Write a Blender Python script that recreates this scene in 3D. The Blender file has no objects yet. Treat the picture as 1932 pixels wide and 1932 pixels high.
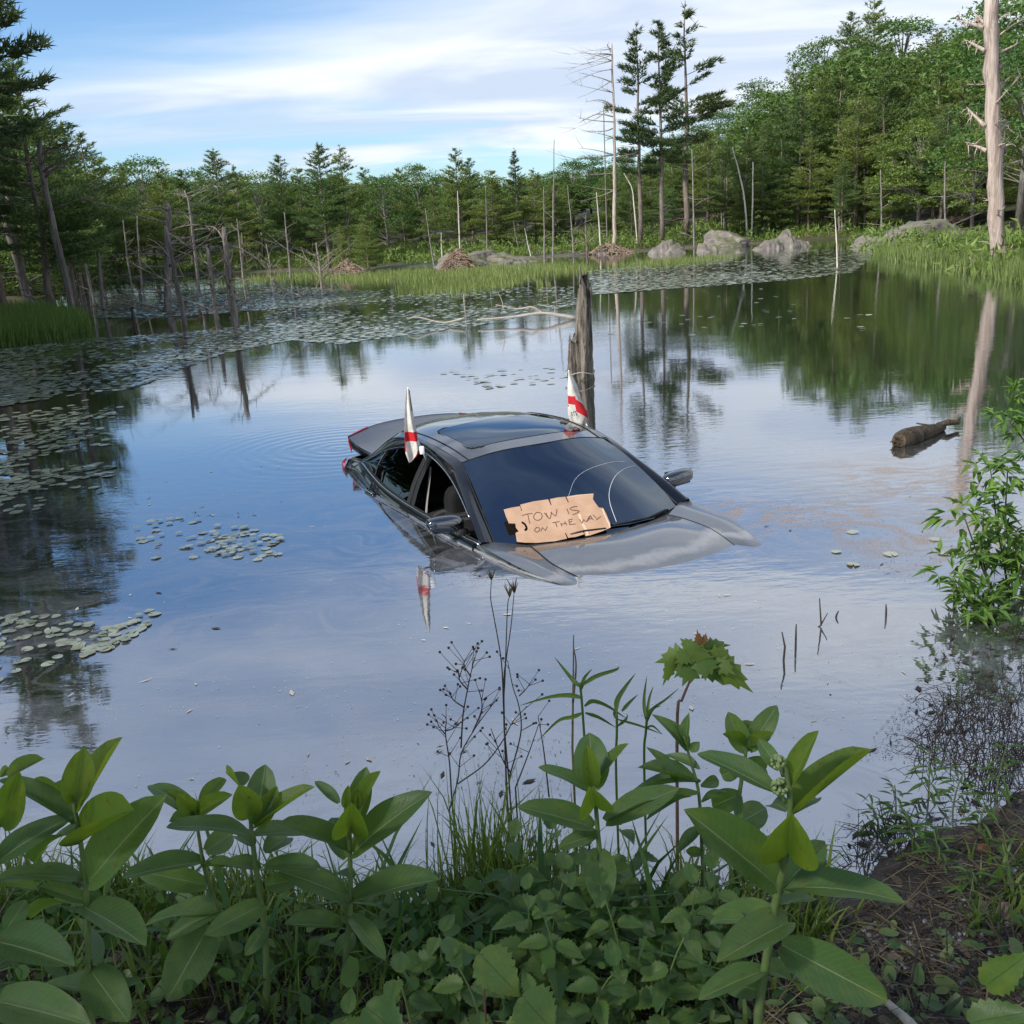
import bpy, math, random
import numpy as np
from mathutils import Vector, Matrix
R_ = math.radians
sc = bpy.context.scene
COL = sc.collection
rnd = random.Random(7)

# ------------------------------------------------------------------ camera
CAM_H, PITCH, ROLL, FPX = 1.973, 15.745, 3.3375, 1890.0      # photo measured on a 1932 px square
cam_m = (Matrix.Rotation(R_(90 - PITCH), 3, 'X') @ Matrix.Rotation(R_(-ROLL), 3, 'Z'))
cd = bpy.data.cameras.new('camera'); cam = bpy.data.objects.new('camera', cd); COL.objects.link(cam)
cam.matrix_world = Matrix.Translation((0, 0, CAM_H)) @ cam_m.to_4x4()
cd.sensor_width = 36; cd.lens = 36 * FPX / 1932; cd.clip_start = .05; cd.clip_end = 3000
sc.camera = cam
CR = np.array(cam_m)
CC = np.array([0, 0, CAM_H])
def ray(px, py): return CR @ np.array([(px - 966) / FPX, -(py - 966) / FPX, -1.0])
def at_z(px, py, z=0.0):
    d = ray(px, py); return CC + d * ((z - CAM_H) / d[2])
def at_y(px, py, Y):
    d = ray(px, py); return CC + d * (Y / d[1])
def px_m(Y): return Y / FPX * 1.04                           # metres per photo pixel at depth Y

# ------------------------------------------------------------------ world, sun, exposure
SUN_EL, SUN_AZ = 40.0, -124.0        # azimuth from +Y (view direction), negative = left
sun_dir = Vector((math.sin(R_(SUN_AZ)) * math.cos(R_(SUN_EL)), math.cos(R_(SUN_AZ)) * math.cos(R_(SUN_EL)), math.sin(R_(SUN_EL))))
w = bpy.data.worlds.new('World'); sc.world = w; w.use_nodes = True
nt = w.node_tree; nt.nodes.clear()
def N(t, kind, **k):
    n = t.nodes.new(kind)
    for a, v in k.items(): setattr(n, a, v)
    return n
def math_n(t, op, a, b=None, c=None, clamp=False):
    n = N(t, 'ShaderNodeMath', operation=op); n.use_clamp = clamp
    for i, v in enumerate((a, b, c)):
        if v is None: continue
        if isinstance(v, (int, float)): n.inputs[i].default_value = v
        else: t.links.new(v, n.inputs[i])
    return n.outputs[0]
def mapr(t, v, a, b, c=0, d=1, smooth=False):
    n = N(t, 'ShaderNodeMapRange'); n.interpolation_type = 'SMOOTHSTEP' if smooth else 'LINEAR'
    t.links.new(v, n.inputs[0])
    for i, x in enumerate((a, b, c, d)): n.inputs[i + 1].default_value = x
    return n.outputs[0]
def mixc(t, f, a, b, blend='MIX'):
    n = N(t, 'ShaderNodeMix', data_type='RGBA', blend_type=blend)
    for s, v in ((0, f), (6, a), (7, b)):
        if isinstance(v, (int, float)): n.inputs[s].default_value = v
        elif isinstance(v, (tuple, list)): n.inputs[s].default_value = (*v[:3], 1)
        else: t.links.new(v, n.inputs[s])
    return n.outputs[2]
def noise(t, vec, scale, detail=4, rough=.55, dist=0.0):
    n = N(t, 'ShaderNodeTexNoise'); n.inputs['Scale'].default_value = scale; n.inputs['Detail'].default_value = detail
    n.inputs['Roughness'].default_value = rough; n.inputs['Distortion'].default_value = dist
    if vec is not None: t.links.new(vec, n.inputs['Vector'])
    return n.outputs[0]
def mapping(t, vec, loc=(0, 0, 0), rot=(0, 0, 0), sca=(1, 1, 1)):
    n = N(t, 'ShaderNodeMapping'); n.inputs[1].default_value = loc; n.inputs[2].default_value = rot; n.inputs[3].default_value = sca
    t.links.new(vec, n.inputs[0]); return n.outputs[0]

sky = N(nt, 'ShaderNodeTexSky', sky_type='NISHITA'); sky.sun_disc = False
sky.sun_elevation = R_(SUN_EL); sky.sun_rotation = R_(SUN_AZ); sky.air_density = 1.0; sky.dust_density = .6; sky.ozone_density = 1.6
tc = N(nt, 'ShaderNodeTexCoord')
sep = N(nt, 'ShaderNodeSeparateXYZ'); nt.links.new(tc.outputs['Generated'], sep.inputs[0])
el = sep.outputs[2]
# clouds lie on a flat layer high above: project the direction onto it
den = math_n(nt, 'ADD', math_n(nt, 'MAXIMUM', el, 0.0), .13)
cx = math_n(nt, 'DIVIDE', sep.outputs[0], den); cy = math_n(nt, 'DIVIDE', sep.outputs[1], den)
cmb = N(nt, 'ShaderNodeCombineXYZ'); nt.links.new(cx, cmb.inputs[0]); nt.links.new(cy, cmb.inputs[1])
v1 = mapping(nt, cmb.outputs[0], (3.1, 1.7, 0), (0, 0, R_(18)), (.42, 1.0, 1))
n1 = noise(nt, v1, 1.1, 6, .56, .5)
v2 = mapping(nt, cmb.outputs[0], (7.4, .3, 0), (0, 0, R_(14)), (.45, 1.0, 1))
n2 = noise(nt, v2, 1.5, 5, .5, 1.0)
cl = math_n(nt, 'ADD', math_n(nt, 'MULTIPLY', n1, .76), math_n(nt, 'MULTIPLY', n2, .24))
# broad veil: thick sheet low in the sky, a blue break above it, overcast sheet overhead
ramp = N(nt, 'ShaderNodeValToRGB'); ramp.color_ramp.interpolation = 'B_SPLINE'
cr = ramp.color_ramp.elements
pts = [(0.0, .02), (.07, .06), (.092, .42), (.165, .44), (.20, .18), (.245, -.02), (.305, .02), (.345, .36), (.54, .38), (.66, .12), (.80, -.06), (1.0, -.10)]
while len(cr) < len(pts): cr.new(.5)
for e, (p, v) in zip(cr, pts): e.position = p; e.color = (v, v, v, 1)
warp = math_n(nt, 'ADD', el, math_n(nt, 'MULTIPLY', math_n(nt, 'SUBTRACT', n2, .5), .09))
side = math_n(nt, 'MULTIPLY', sep.outputs[0], -.09)          # the blue break opens towards the left
nt.links.new(math_n(nt, 'ADD', warp, side), ramp.inputs[0])
cov = math_n(nt, 'ADD', math_n(nt, 'ADD', cl, ramp.outputs[0]), math_n(nt, 'MULTIPLY', math_n(nt, 'MULTIPLY', sep.outputs[0], .55), mapr(nt, el, .30, .38, 1, 0)))
cm = mapr(nt, cov, .48, .86, 0, .95, True)
# thick parts of the sheet are greyer
thick = mapr(nt, n2, .35, .7, 0, 1, True)
ccol = mixc(nt, thick, (4.5, 5.2, 6.4), (7.0, 7.3, 7.6))
skyc = mixc(nt, 1.0, sky.outputs[0], (.80, 1.0, 1.20), 'MULTIPLY')
fin = mixc(nt, cm, skyc, ccol)
bg = N(nt, 'ShaderNodeBackground'); bg.inputs[1].default_value = .105
nt.links.new(fin, bg.inputs[0])
wo = N(nt, 'ShaderNodeOutputWorld'); nt.links.new(bg.outputs[0], wo.inputs[0])

sl = bpy.data.lights.new('sun', 'SUN'); so = bpy.data.objects.new('sun', sl); COL.objects.link(so)
sl.energy = 4.6; sl.angle = R_(6); sl.color = (1, .96, .89)
so.rotation_euler = (-sun_dir).to_track_quat('-Z', 'Y').to_euler(); so.location = sun_dir * 300
sc.view_settings.view_transform = 'Standard'; sc.view_settings.look = 'None'
sc.view_settings.exposure = 0.52; sc.view_settings.gamma = 1.0
sc.cycles.max_bounces = 8; sc.cycles.transparent_max_bounces = 12; sc.cycles.diffuse_bounces = 3; sc.cycles.glossy_bounces = 4
sc.cycles.use_denoising = True; sc.cycles.sample_clamp_indirect = 6

# ------------------------------------------------------------------ materials
M = {}
def newmat(name):
    m = bpy.data.materials.new(name); m.use_nodes = True; t = m.node_tree; t.nodes.clear()
    o = N(t, 'ShaderNodeOutputMaterial'); M[name] = m
    return m, t, o
def bsdf(t, col=None, rough=.6, metal=0, spec=.5, normal=None, **k):
    b = N(t, 'ShaderNodeBsdfPrincipled')
    if col is not None:
        if isinstance(col, (tuple, list)): b.inputs['Base Color'].default_value = (*col[:3], 1)
        else: t.links.new(col, b.inputs['Base Color'])
    if isinstance(rough, (int, float)): b.inputs['Roughness'].default_value = rough
    else: t.links.new(rough, b.inputs['Roughness'])
    b.inputs['Metallic'].default_value = metal; b.inputs['Specular IOR Level'].default_value = spec
    if normal is not None: t.links.new(normal, b.inputs['Normal'])
    for a, v in k.items(): b.inputs[a.replace('_', ' ')].default_value = v
    return b
def bump(t, h, s=.3, d=.01, normal=None):
    n = N(t, 'ShaderNodeBump'); n.inputs['Strength'].default_value = s; n.inputs['Distance'].default_value = d
    t.links.new(h, n.inputs['Height'])
    if normal is not None: t.links.new(normal, n.inputs['Normal'])
    return n.outputs[0]
def simple(name, c1, c2=None, rough=.6, scale=20, spec=.4, bs=.0, bd=.01, sca=(1, 1, 1), metal=0, coord='Object', **k):
    m, t, o = newmat(name)
    tcn = N(t, 'ShaderNodeTexCoord'); v = mapping(t, tcn.outputs[coord], sca=sca)
    nz = noise(t, v, scale, 6, .6)
    col = mixc(t, mapr(t, nz, .35, .65), c1, c2) if c2 else c1
    nrm = bump(t, nz, bs, bd) if bs else None
    b = bsdf(t, col, rough, metal, spec, nrm, **k)
    t.links.new(b.outputs[0], o.inputs[0]); return m
def foliage(name, c1, c2, trans=.3, rough=.55, tcol=None, spec=.3, isl=True, objvar=.12, spread=1.0):
    m, t, o = newmat(name)
    oi = N(t, 'ShaderNodeObjectInfo'); ge = N(t, 'ShaderNodeNewGeometry')
    f = ge.outputs['Random Per Island'] if isl else oi.outputs['Random']
    f = math_n(t, 'MULTIPLY', f, spread)
    col = mixc(t, f, c1, c2)
    hs = N(t, 'ShaderNodeHueSaturation')
    t.links.new(mapr(t, oi.outputs['Random'], 0, 1, .5 - objvar * .12, .5 + objvar * .12), hs.inputs['Hue'])
    t.links.new(mapr(t, oi.outputs['Random'], 0, 1, 1 + objvar, 1 - objvar), hs.inputs['Value'])
    t.links.new(col, hs.inputs['Color'])
    b = bsdf(t, hs.outputs[0], rough, 0, spec)
    tr = N(t, 'ShaderNodeBsdfTranslucent')
    t.links.new(mixc(t, 1.0, hs.outputs[0], tcol or (1.25, 1.3, .6), 'MULTIPLY'), tr.inputs[0])
    mx = N(t, 'ShaderNodeMixShader'); mx.inputs[0].default_value = trans
    t.links.new(b.outputs[0], mx.inputs[1]); t.links.new(tr.outputs[0], mx.inputs[2]); t.links.new(mx.outputs[0], o.inputs[0])
    return m
foliage('pine_needles', (.052, .094, .032), (.150, .215, .066), .34, .6)
foliage('pine_needles_warm', (.072, .115, .030), (.20, .255, .068), .34, .6)
foliage('broad_leaves', (.042, .095, .024), (.115, .195, .046), .32, .5)
foliage('broad_leaves_light', (.085, .14, .030), (.20, .26, .06), .34, .5)
foliage('dark_needles', (.036, .062, .026), (.10, .14, .05), .28, .6)
foliage('grass_marsh', (.10, .145, .038), (.21, .25, .085), .35, .5)
foliage('grass_bank', (.062, .12, .026), (.16, .23, .055), .40, .45)
foliage('dry_stalk', (.10, .075, .045), (.26, .20, .12), .1, .7)
foliage('herb_leaf', (.052, .115, .028), (.115, .195, .044), .36, .42, isl=True)
foliage('ivy_leaf', (.042, .095, .032), (.15, .21, .060), .28, .4)
foliage('shrub_leaf', (.055, .13, .028), (.13, .23, .045), .32, .45)
foliage('lily_pad', (.16, .185, .11), (.33, .34, .245), .0, .18, spec=1.0)
foliage('litter', (.028, .022, .017), (.15, .115, .08), .0, .8)
foliage('maple_leaf', (.10, .17, .030), (.17, .24, .05), .35, .45)
foliage('brown_leaf', (.20, .085, .035), (.26, .12, .05), .25, .6)
foliage('yellow_leaf', (.42, .33, .03), (.35, .33, .04), .3, .5)
simple('bark_pine', (.10, .08, .066), (.22, .18, .15), .9, 3, .2, .6, .03, (3, 3, .6))
simple('bark_grey', (.105, .095, .085), (.25, .225, .20), .9, 6, .2, .7, .02, (4, 4, .5))
simple('bark_white', (.42, .38, .31), (.62, .57, .48), .85, 6, .2, .5, .015, (4, 4, .5))
simple('bark_snag', (.24, .18, .14), (.50, .42, .36), .9, 5, .2, .9, .04, (5, 5, .45))
simple('dead_twig', (.12, .10, .085), (.27, .23, .19), .9, 12, .2)
simple('twig_dark', (.025, .020, .018), (.07, .055, .04), .8, 30, .3)
simple('twig_pale', (.28, .25, .21), (.42, .38, .32), .8, 30, .3, .4, .003)
simple('bud', (.16, .24, .08), (.28, .34, .14), .6, 60, .3, .5, .003)
simple('lodge_stick', (.20, .13, .085), (.34, .26, .19), .9, 5, .2)
simple('pebble', (.10, .10, .105), (.30, .29, .28), .6, 25, .4)
# rotten wood: vertical fibres and cracks
def wood(name, c1, c2, c3, sc_=9.0):
    m, t, o = newmat(name); tcn = N(t, 'ShaderNodeTexCoord')
    v = mapping(t, tcn.outputs['Object'], sca=(1, 1, .10)); a = noise(t, v, sc_, 8, .65, .6)
    b_ = noise(t, mapping(t, tcn.outputs['Object'], sca=(1, 1, .05)), sc_ * 3.2, 5, .6)
    col = mixc(t, mapr(t, a, .36, .64), c1, c2); col = mixc(t, mapr(t, b_, .55, .75), col, c3)
    h = math_n(t, 'ADD', a, math_n(t, 'MULTIPLY', b_, .5))
    b = bsdf(t, col, .9, 0, .2, bump(t, h, .9, .03)); t.links.new(b.outputs[0], o.inputs[0])
wood('wood_stump', (.024, .020, .016), (.215, .185, .15), (.38, .335, .28), 22)
wood('wood_snag', (.17, .125, .10), (.42, .345, .295), (.56, .48, .42), 7)
wood('wood_log', (.02, .016, .012), (.085, .065, .042), (.14, .11, .075), 14)
wood('wood_dead', (.075, .066, .058), (.22, .195, .17), (.33, .295, .26), 6)
def rockmat():
    m, t, o = newmat('rock'); tcn = N(t, 'ShaderNodeTexCoord'); v = tcn.outputs['Object']
    a = noise(t, v, 1.6, 8, .62); b_ = noise(t, v, .5, 5, .6); c = noise(t, v, 7, 6, .6)
    col = mixc(t, mapr(t, a, .35, .65), (.105, .092, .082), (.27, .235, .21))
    ge = N(t, 'ShaderNodeNewGeometry'); s = N(t, 'ShaderNodeSeparateXYZ'); t.links.new(ge.outputs['Normal'], s.inputs[0])
    moss = math_n(t, 'MULTIPLY', mapr(t, b_, .40, .55), mapr(t, s.outputs[2], .2, .8))
    col = mixc(t, moss, col, (.075, .085, .03))
    b = bsdf(t, col, .9, 0, .25, bump(t, math_n(t, 'ADD', a, math_n(t, 'MULTIPLY', c, .4)), .8, .12)); t.links.new(b.outputs[0], o.inputs[0])
rockmat()
def groundmat():
    m, t, o = newmat('ground'); tcn = N(t, 'ShaderNodeTexCoord'); v = tcn.outputs['Object']
    a = noise(t, v, 2.2, 8, .6); b_ = noise(t, v, 23, 6, .65); c = noise(t, v, .12, 4, .5); e = noise(t, v, 90, 3, .6)
    mud = mixc(t, mapr(t, a, .35, .65), (.020, .016, .013), (.058, .045, .034))
    mud = mixc(t, mapr(t, e, .58, .72), mud, (.16, .14, .125))
    far = mixc(t, mapr(t, c, .4, .6), (.045, .052, .018), (.10, .078, .045))
    ln = N(t, 'ShaderNodeVectorMath', operation='LENGTH'); t.links.new(v, ln.inputs[0])
    col = mixc(t, mapr(t, ln.outputs['Value'], 9, 20), mud, far)
    rough = mapr(t, a, .4, .6, .35, .8)
    h = math_n(t, 'ADD', a, math_n(t, 'MULTIPLY', b_, .35))
    b = bsdf(t, col, rough, 0, .4, bump(t, h, .7, .03)); t.links.new(b.outputs[0], o.inputs[0])
groundmat()
def watermat():
    m, t, o = newmat('pond_water'); tcn = N(t, 'ShaderNodeTexCoord'); v = tcn.outputs['Object']
    a = noise(t, mapping(t, v, rot=(0, 0, R_(8)), sca=(.55, 1.5, 1)), 1.3, 3, .5)
    b_ = noise(t, mapping(t, v, rot=(0, 0, R_(-6)), sca=(1.6, 4.2, 1)), 2.2, 3, .55)
    rip = noise(t, v, .16, 3, .5)                                     # calm and ruffled patches
    amp = mapr(t, rip, .42, .62, .18, 1.0, True)
    # rings spreading from the tail of the sunken car
    ctr = at_z(640, 846); q = N(t, 'ShaderNodeVectorMath', operation='DISTANCE'); t.links.new(v, q.inputs[0]); q.inputs[1].default_value = tuple(ctr)
    d = q.outputs['Value']
    ring = math_n(t, 'MULTIPLY', math_n(t, 'SINE', math_n(t, 'MULTIPLY', math_n(t, 'ADD', d, math_n(t, 'MULTIPLY', a, .25)), 40.0)), mapr(t, d, .5, 2.0, .055, 0, True))
    h = math_n(t, 'ADD', math_n(t, 'ADD', math_n(t, 'MULTIPLY', a, .55), math_n(t, 'MULTIPLY', b_, .45)), 0.0)
    h = math_n(t, 'ADD', math_n(t, 'MULTIPLY', h, amp), ring)
    nrm = bump(t, h, .10, .05)
    gl = N(t, 'ShaderNodeBsdfGlossy'); gl.inputs['Color'].default_value = (.93, .95, 1, 1); gl.inputs['Roughness'].default_value = .022
    t.links.new(nrm, gl.inputs['Normal'])
    body = bsdf(t, (.012, .015, .010), .04, 0, .5, nrm, IOR=1.33)
    mx = N(t, 'ShaderNodeMixShader'); mx.inputs[0].default_value = .46
    t.links.new(body.outputs[0], mx.inputs[1]); t.links.new(gl.outputs[0], mx.inputs[2])
    # pollen and fuel film: swirled pale streaks near the bank, brown scum right of the car
    sw = noise(t, v, .55, 3, .5); wv = N(t, 'ShaderNodeVectorMath', operation='SCALE')
    off = N(t, 'ShaderNodeCombineXYZ'); t.links.new(math_n(t, 'MULTIPLY', sw, 2.6), off.inputs[0]); t.links.new(math_n(t, 'MULTIPLY', noise(t, v, .8, 2), 2.2), off.inputs[1])
    ad = N(t, 'ShaderNodeVectorMath', operation='ADD'); t.links.new(v, ad.inputs[0]); t.links.new(off.outputs[0], ad.inputs[1])
    s1 = noise(t, mapping(t, ad.outputs[0], sca=(.8, 2.0, 1)), 1.5, 7, .6)
    s2 = noise(t, mapping(t, ad.outputs[0], sca=(1.0, 3.0, 1)), 4.5, 6, .6)
    near = mapr(t, N_len(t, v), 4.0, 12.5, 1, 0, True)
    film = math_n(t, 'MULTIPLY', math_n(t, 'ADD', mapr(t, s1, .42, .62, .03, .20, True), mapr(t, s2, .50, .60, 0, .16, True)), near)
    speck = mapr(t, noise(t, v, 55, 2, .5), .70, .76, 0, .5)
    film = math_n(t, 'ADD', film, math_n(t, 'MULTIPLY', speck, math_n(t, 'MULTIPLY', near, mapr(t, s1, .45, .6))))
    fd = bsdf(t, (.27, .27, .30), .45, 0, .5, nrm)
    mx2 = N(t, 'ShaderNodeMixShader'); t.links.new(film, mx2.inputs[0]); t.links.new(mx.outputs[0], mx2.inputs[1]); t.links.new(fd.outputs[0], mx2.inputs[2])
    # brown scum
    reg = None
    for (px, py, r) in ((1500, 975, .75), (1610, 975, .8), (1700, 905, 1.1), (1400, 965, .5), (1760, 1010, 1.1)):
        q = N(t, 'ShaderNodeVectorMath', operation='DISTANCE'); t.links.new(v, q.inputs[0]); q.inputs[1].default_value = tuple(at_z(px, py))
        g = mapr(t, q.outputs['Value'], 0, r, 1, 0, True); reg = g if reg is None else math_n(t, 'MAXIMUM', reg, g)
    sc1 = noise(t, mapping(t, ad.outputs[0], sca=(.9, 2.6, 1)), 2.6, 7, .62)
    sm = math_n(t, 'MULTIPLY', mapr(t, sc1, .42, .60, 0, .70, True), reg)
    grain = noise(t, v, 75, 2, .5)
    scol = mixc(t, mapr(t, grain, .45, .6), (.17, .135, .11), (.32, .215, .14))
    sd_ = bsdf(t, scol, .7, 0, .3, bump(t, grain, .4, .01))
    mx3 = N(t, 'ShaderNodeMixShader'); t.links.new(sm, mx3.inputs[0]); t.links.new(mx2.outputs[0], mx3.inputs[1]); t.links.new(sd_.outputs[0], mx3.inputs[2])
    t.links.new(mx3.outputs[0], o.inputs[0])
def N_len(t, v):
    n = N(t, 'ShaderNodeVectorMath', operation='LENGTH'); t.links.new(v, n.inputs[0]); return n.outputs['Value']
watermat()

# ------------------------------------------------------------------ mesh helpers
class MB:
    def __init__(s): s.v = []; s.f = []; s.uv = {}; s.m = []
    def add(s, vs, fs, uvs=None, mi=0):
        k = len(s.v); s.v.extend([tuple(map(float, p)) for p in vs])
        for f in fs: s.f.append(tuple(k + i for i in f)); s.m.append(mi)
        if uvs is not None:
            for i, u in enumerate(uvs): s.uv[k + i] = u
    def mesh(s, name, mats, smooth=True):
        me = bpy.data.meshes.new(name); me.from_pydata(s.v, [], s.f)
        for m in (mats if isinstance(mats, (list, tuple)) else [mats]): me.materials.append(M[m])
        if s.m and max(s.m): me.polygons.foreach_set('material_index', s.m)
        if s.uv:
            l = me.uv_layers.new(name='UVMap'); vi = np.empty(len(me.loops), int); me.loops.foreach_get('vertex_index', vi)
            arr = np.zeros((len(s.v), 2))
            for i, u in s.uv.items(): arr[i] = u
            l.data.foreach_set('uv', arr[vi].ravel())
        if smooth: me.polygons.foreach_set('use_smooth', [True] * len(me.polygons))
        me.update(); return me
    def build(s, name, mats, parent=None, smooth=True):
        return put(name, s.mesh(name, mats, smooth), parent)
def put(name, me, parent=None, mat=None):
    o = bpy.data.objects.new(name, me); COL.objects.link(o)
    if parent is not None: o.parent = parent
    if mat is not None: o.matrix_local = mat
    return o
def tag(o, label=None, cat=None, group=None, kind=None):
    if label: o['label'] = label
    if cat: o['category'] = cat
    if group: o['group'] = group
    if kind: o['kind'] = kind
    return o
def thing(name, label, cat, loc=(0, 0, 0), group=None, rz=0):
    o = bpy.data.objects.new(name, None); COL.objects.link(o); o.location = loc; o.rotation_euler = (0, 0, rz); o.empty_display_size = .1
    return tag(o, label, cat, group)
def arr(me_v, fs, name, mat, parent=None, smooth=False, kind=None):
    me = bpy.data.meshes.new(name); me.from_pydata(me_v, [], fs); me.materials.append(M[mat])
    if smooth: me.polygons.foreach_set('use_smooth', [True] * len(me.polygons))
    o = put(name, me, parent)
    if kind: o['kind'] = kind
    return o
def tube(mb, pts, rad, n=6, mi=0, cap=True, jit=0, rn=rnd):
    pts = [np.array(p, float) for p in pts]; m = len(pts)
    if isinstance(rad, (int, float)): rad = [rad] * m
    prev = None; rings = []
    for i in range(m):
        d = pts[min(i + 1, m - 1)] - pts[max(i - 1, 0)]; d = d / (np.linalg.norm(d) + 1e-9)
        if prev is None:
            a = np.array([1, 0, 0]) if abs(d[0]) < .8 else np.array([0, 1, 0])
            u = np.cross(d, a)
        else: u = prev - d * np.dot(prev, d)
        u = u / (np.linalg.norm(u) + 1e-9); prev = u; w_ = np.cross(d, u)
        rings.append([pts[i] + (u * math.cos(2 * math.pi * k / n) + w_ * math.sin(2 * math.pi * k / n)) * rad[i] * (1 + jit * (rn.random() - .5)) for k in range(n)])
    vs = [p for r in rings for p in r]; fs = []
    for i in range(m - 1):
        for k in range(n):
            fs.append((i * n + k, i * n + (k + 1) % n, (i + 1) * n + (k + 1) % n, (i + 1) * n + k))
    if cap: fs.append(tuple(range(n))[::-1]); fs.append(tuple((m - 1) * n + k for k in range(n)))
    mb.add(vs, fs, None, mi)
def bez(p0, p1, p2, n=8):
    p0, p1, p2 = map(lambda a: np.array(a, float), (p0, p1, p2))
    return [p0 * (1 - t) ** 2 + p1 * 2 * t * (1 - t) + p2 * t * t for t in np.linspace(0, 1, n)]
def crom(P, n):
    P = np.array(P, float); k = len(P); out = []
    for t in np.linspace(0, k - 1, n):
        i = min(int(t), k - 2); u = t - i
        a = P[i - 1] if i > 0 else 2 * P[0] - P[1]; d = P[i + 2] if i + 2 < k else 2 * P[-1] - P[-2]
        b, c = P[i], P[i + 1]
        out.append(.5 * (2 * b + (c - a) * u + (2 * a - 5 * b + 4 * c - d) * u * u + (3 * b - 3 * c + d - a) * u ** 3))
    return np.array(out)
def cgrid(G, nu, nv):
    G = np.array(G, float); A = np.array([crom(r, nv) for r in G])
    return np.array([crom(A[:, j], nu) for j in range(nv)]).transpose(1, 0, 2)
def grid_faces(nu, nv): return [(i * nv + j, i * nv + j + 1, (i + 1) * nv + j + 1, (i + 1) * nv + j) for i in range(nu - 1) for j in range(nv - 1)]

# smooth value noise for terrain
_rs = np.random.RandomState(11); _tab = _rs.rand(64, 64)
def vnoise(x, y):
    x = np.asarray(x, float); y = np.asarray(y, float); i = np.floor(x).astype(int); j = np.floor(y).astype(int); u = x - i; v = y - j
    u = u * u * (3 - 2 * u); v = v * v * (3 - 2 * v); g = lambda a, b: _tab[a % 64, b % 64]
    return (g(i, j) * (1 - u) + g(i + 1, j) * u) * (1 - v) + (g(i, j + 1) * (1 - u) + g(i + 1, j + 1) * u) * v
def fbm(x, y, o=4):
    s = 0; a = .5
    for k in range(o): s = s + a * (vnoise(x * 2 ** k + 13 * k, y * 2 ** k + 7 * k) - .5); a *= .5
    return s

# ------------------------------------------------------------------ the pond outline (photo pixel -> water level)
shore_px = [(-160, 690), (0, 652), (95, 640), (168, 622), (150, 600), (70, 586), (62, 566), (130, 548), (240, 528), (360, 519), (560, 512), (740, 506), (900, 500),
            (1040, 486), (1230, 474), (1420, 462), (1520, 455), (1600, 452), (1640, 458), (1655, 472), (1720, 488), (1800, 505), (1880, 522), (1990, 538)]
shore = [tuple(at_z(*p)[:2]) for p in shore_px]
shore += [(24, 26), (15, 15), (9.0, 10.5), (6.4, 8.2), (4.6, 6.6), (3.5, 5.5)]
shore += [tuple(at_z(*p)[:2]) for p in ((2010, 1290), (1950, 1400), (1880, 1480), (1780, 1550), (1690, 1610), (1620, 1680), (1520, 1715), (1300, 1712), (1050, 1700), (800, 1712), (520, 1700), (250, 1690), (0, 1680), (-250, 1650))]
shore += [(-4.5, 3.4), (-9, 6.0), (-16, 14), (-20, 22)]
SH = np.array(shore)
def shore_sd(x, y):
    x = np.asarray(x, float); y = np.asarray(y, float); d = np.full(x.shape, 1e9); ins = np.zeros(x.shape, bool); n = len(SH)
    for i in range(n):
        a, b = SH[i], SH[(i + 1) % n]; e = b - a; t = np.clip(((x - a[0]) * e[0] + (y - a[1]) * e[1]) / (e @ e + 1e-12), 0, 1)
        d = np.minimum(d, (x - a[0] - t * e[0]) ** 2 + (y - a[1] - t * e[1]) ** 2)
        if a[1] != b[1]:
            c = (a[1] > y) != (b[1] > y); ins ^= c & (x < (b[0] - a[0]) * (y - a[1]) / (b[1] - a[1]) + a[0])
    d = np.sqrt(d); return np.where(ins, -d, d)
def ss(a, b, x): t = np.clip((x - a) / (b - a), 0, 1); return t * t * (3 - 2 * t)
def terrain(x, y):
    x = np.asarray(x, float); y = np.asarray(y, float); sd = shore_sd(x, y); r = np.hypot(x, y)
    near = 1 - ss(9, 20, r)
    mudflat = ss(.6, 1.6, x) * near                                    # right side of the bank is a wet flat
    slope = .31 * (1 - mudflat) + .13 * mudflat
    hn = .42 * (1 - np.exp(-np.maximum(sd, 0) * slope / .42)) + (.06 * fbm(x * 1.7, y * 1.7) + .045 * fbm(x * 6, y * 6)) * ss(-1.2, .5, sd)
    hf = .10 * np.maximum(sd, 0) ** .8 * .6 + .5 * fbm(x * .12, y * .12) * ss(0, 6, sd)
    hill = 10.5 * np.exp(-(((x - 66) / 34.0) ** 2 + ((y - 132) / 52.0) ** 2)) * ss(2, 42, sd)
    hill = hill + 3.0 * np.exp(-(((x - 25) / 30.0) ** 2 + ((y - 160) / 40.0) ** 2)) * ss(4, 30, sd) + 1.2 * ss(10, 60, sd)
    land = hn * near + (hf + hill) * (1 - near)
    bed = -np.minimum(.16 * -np.minimum(sd, 0), 1.3) + (.06 * fbm(x * 1.7, y * 1.7) + .045 * fbm(x * 6, y * 6)) * ss(-1.2, .5, sd) * near
    return np.where(sd > 0, land, bed)
rr = np.concatenate([[0], np.geomspace(.35, 6.5, 92), np.geomspace(6.8, 420, 96)]); na = 420
aa = np.linspace(0, 2 * math.pi, na, endpoint=False)
TX = rr[:, None] * np.sin(aa)[None]; TY = rr[:, None] * np.cos(aa)[None]; TZ = terrain(TX, TY)
gv = np.stack([TX, TY, TZ], -1).reshape(-1, 3)
gf = [(i * na + j, (i + 1) * na + j, (i + 1) * na + (j + 1) % na, i * na + (j + 1) % na) for i in range(len(rr) - 1) for j in range(na)]
gf = [f[::-1] for f in gf]
o = arr([tuple(p) for p in gv], gf, 'ground', 'ground', smooth=True, kind='structure')
tag(o, 'dark muddy bank and forest floor around the pond')
def gz(x, y): return float(terrain(np.array([x]), np.array([y]))[0])
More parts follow.
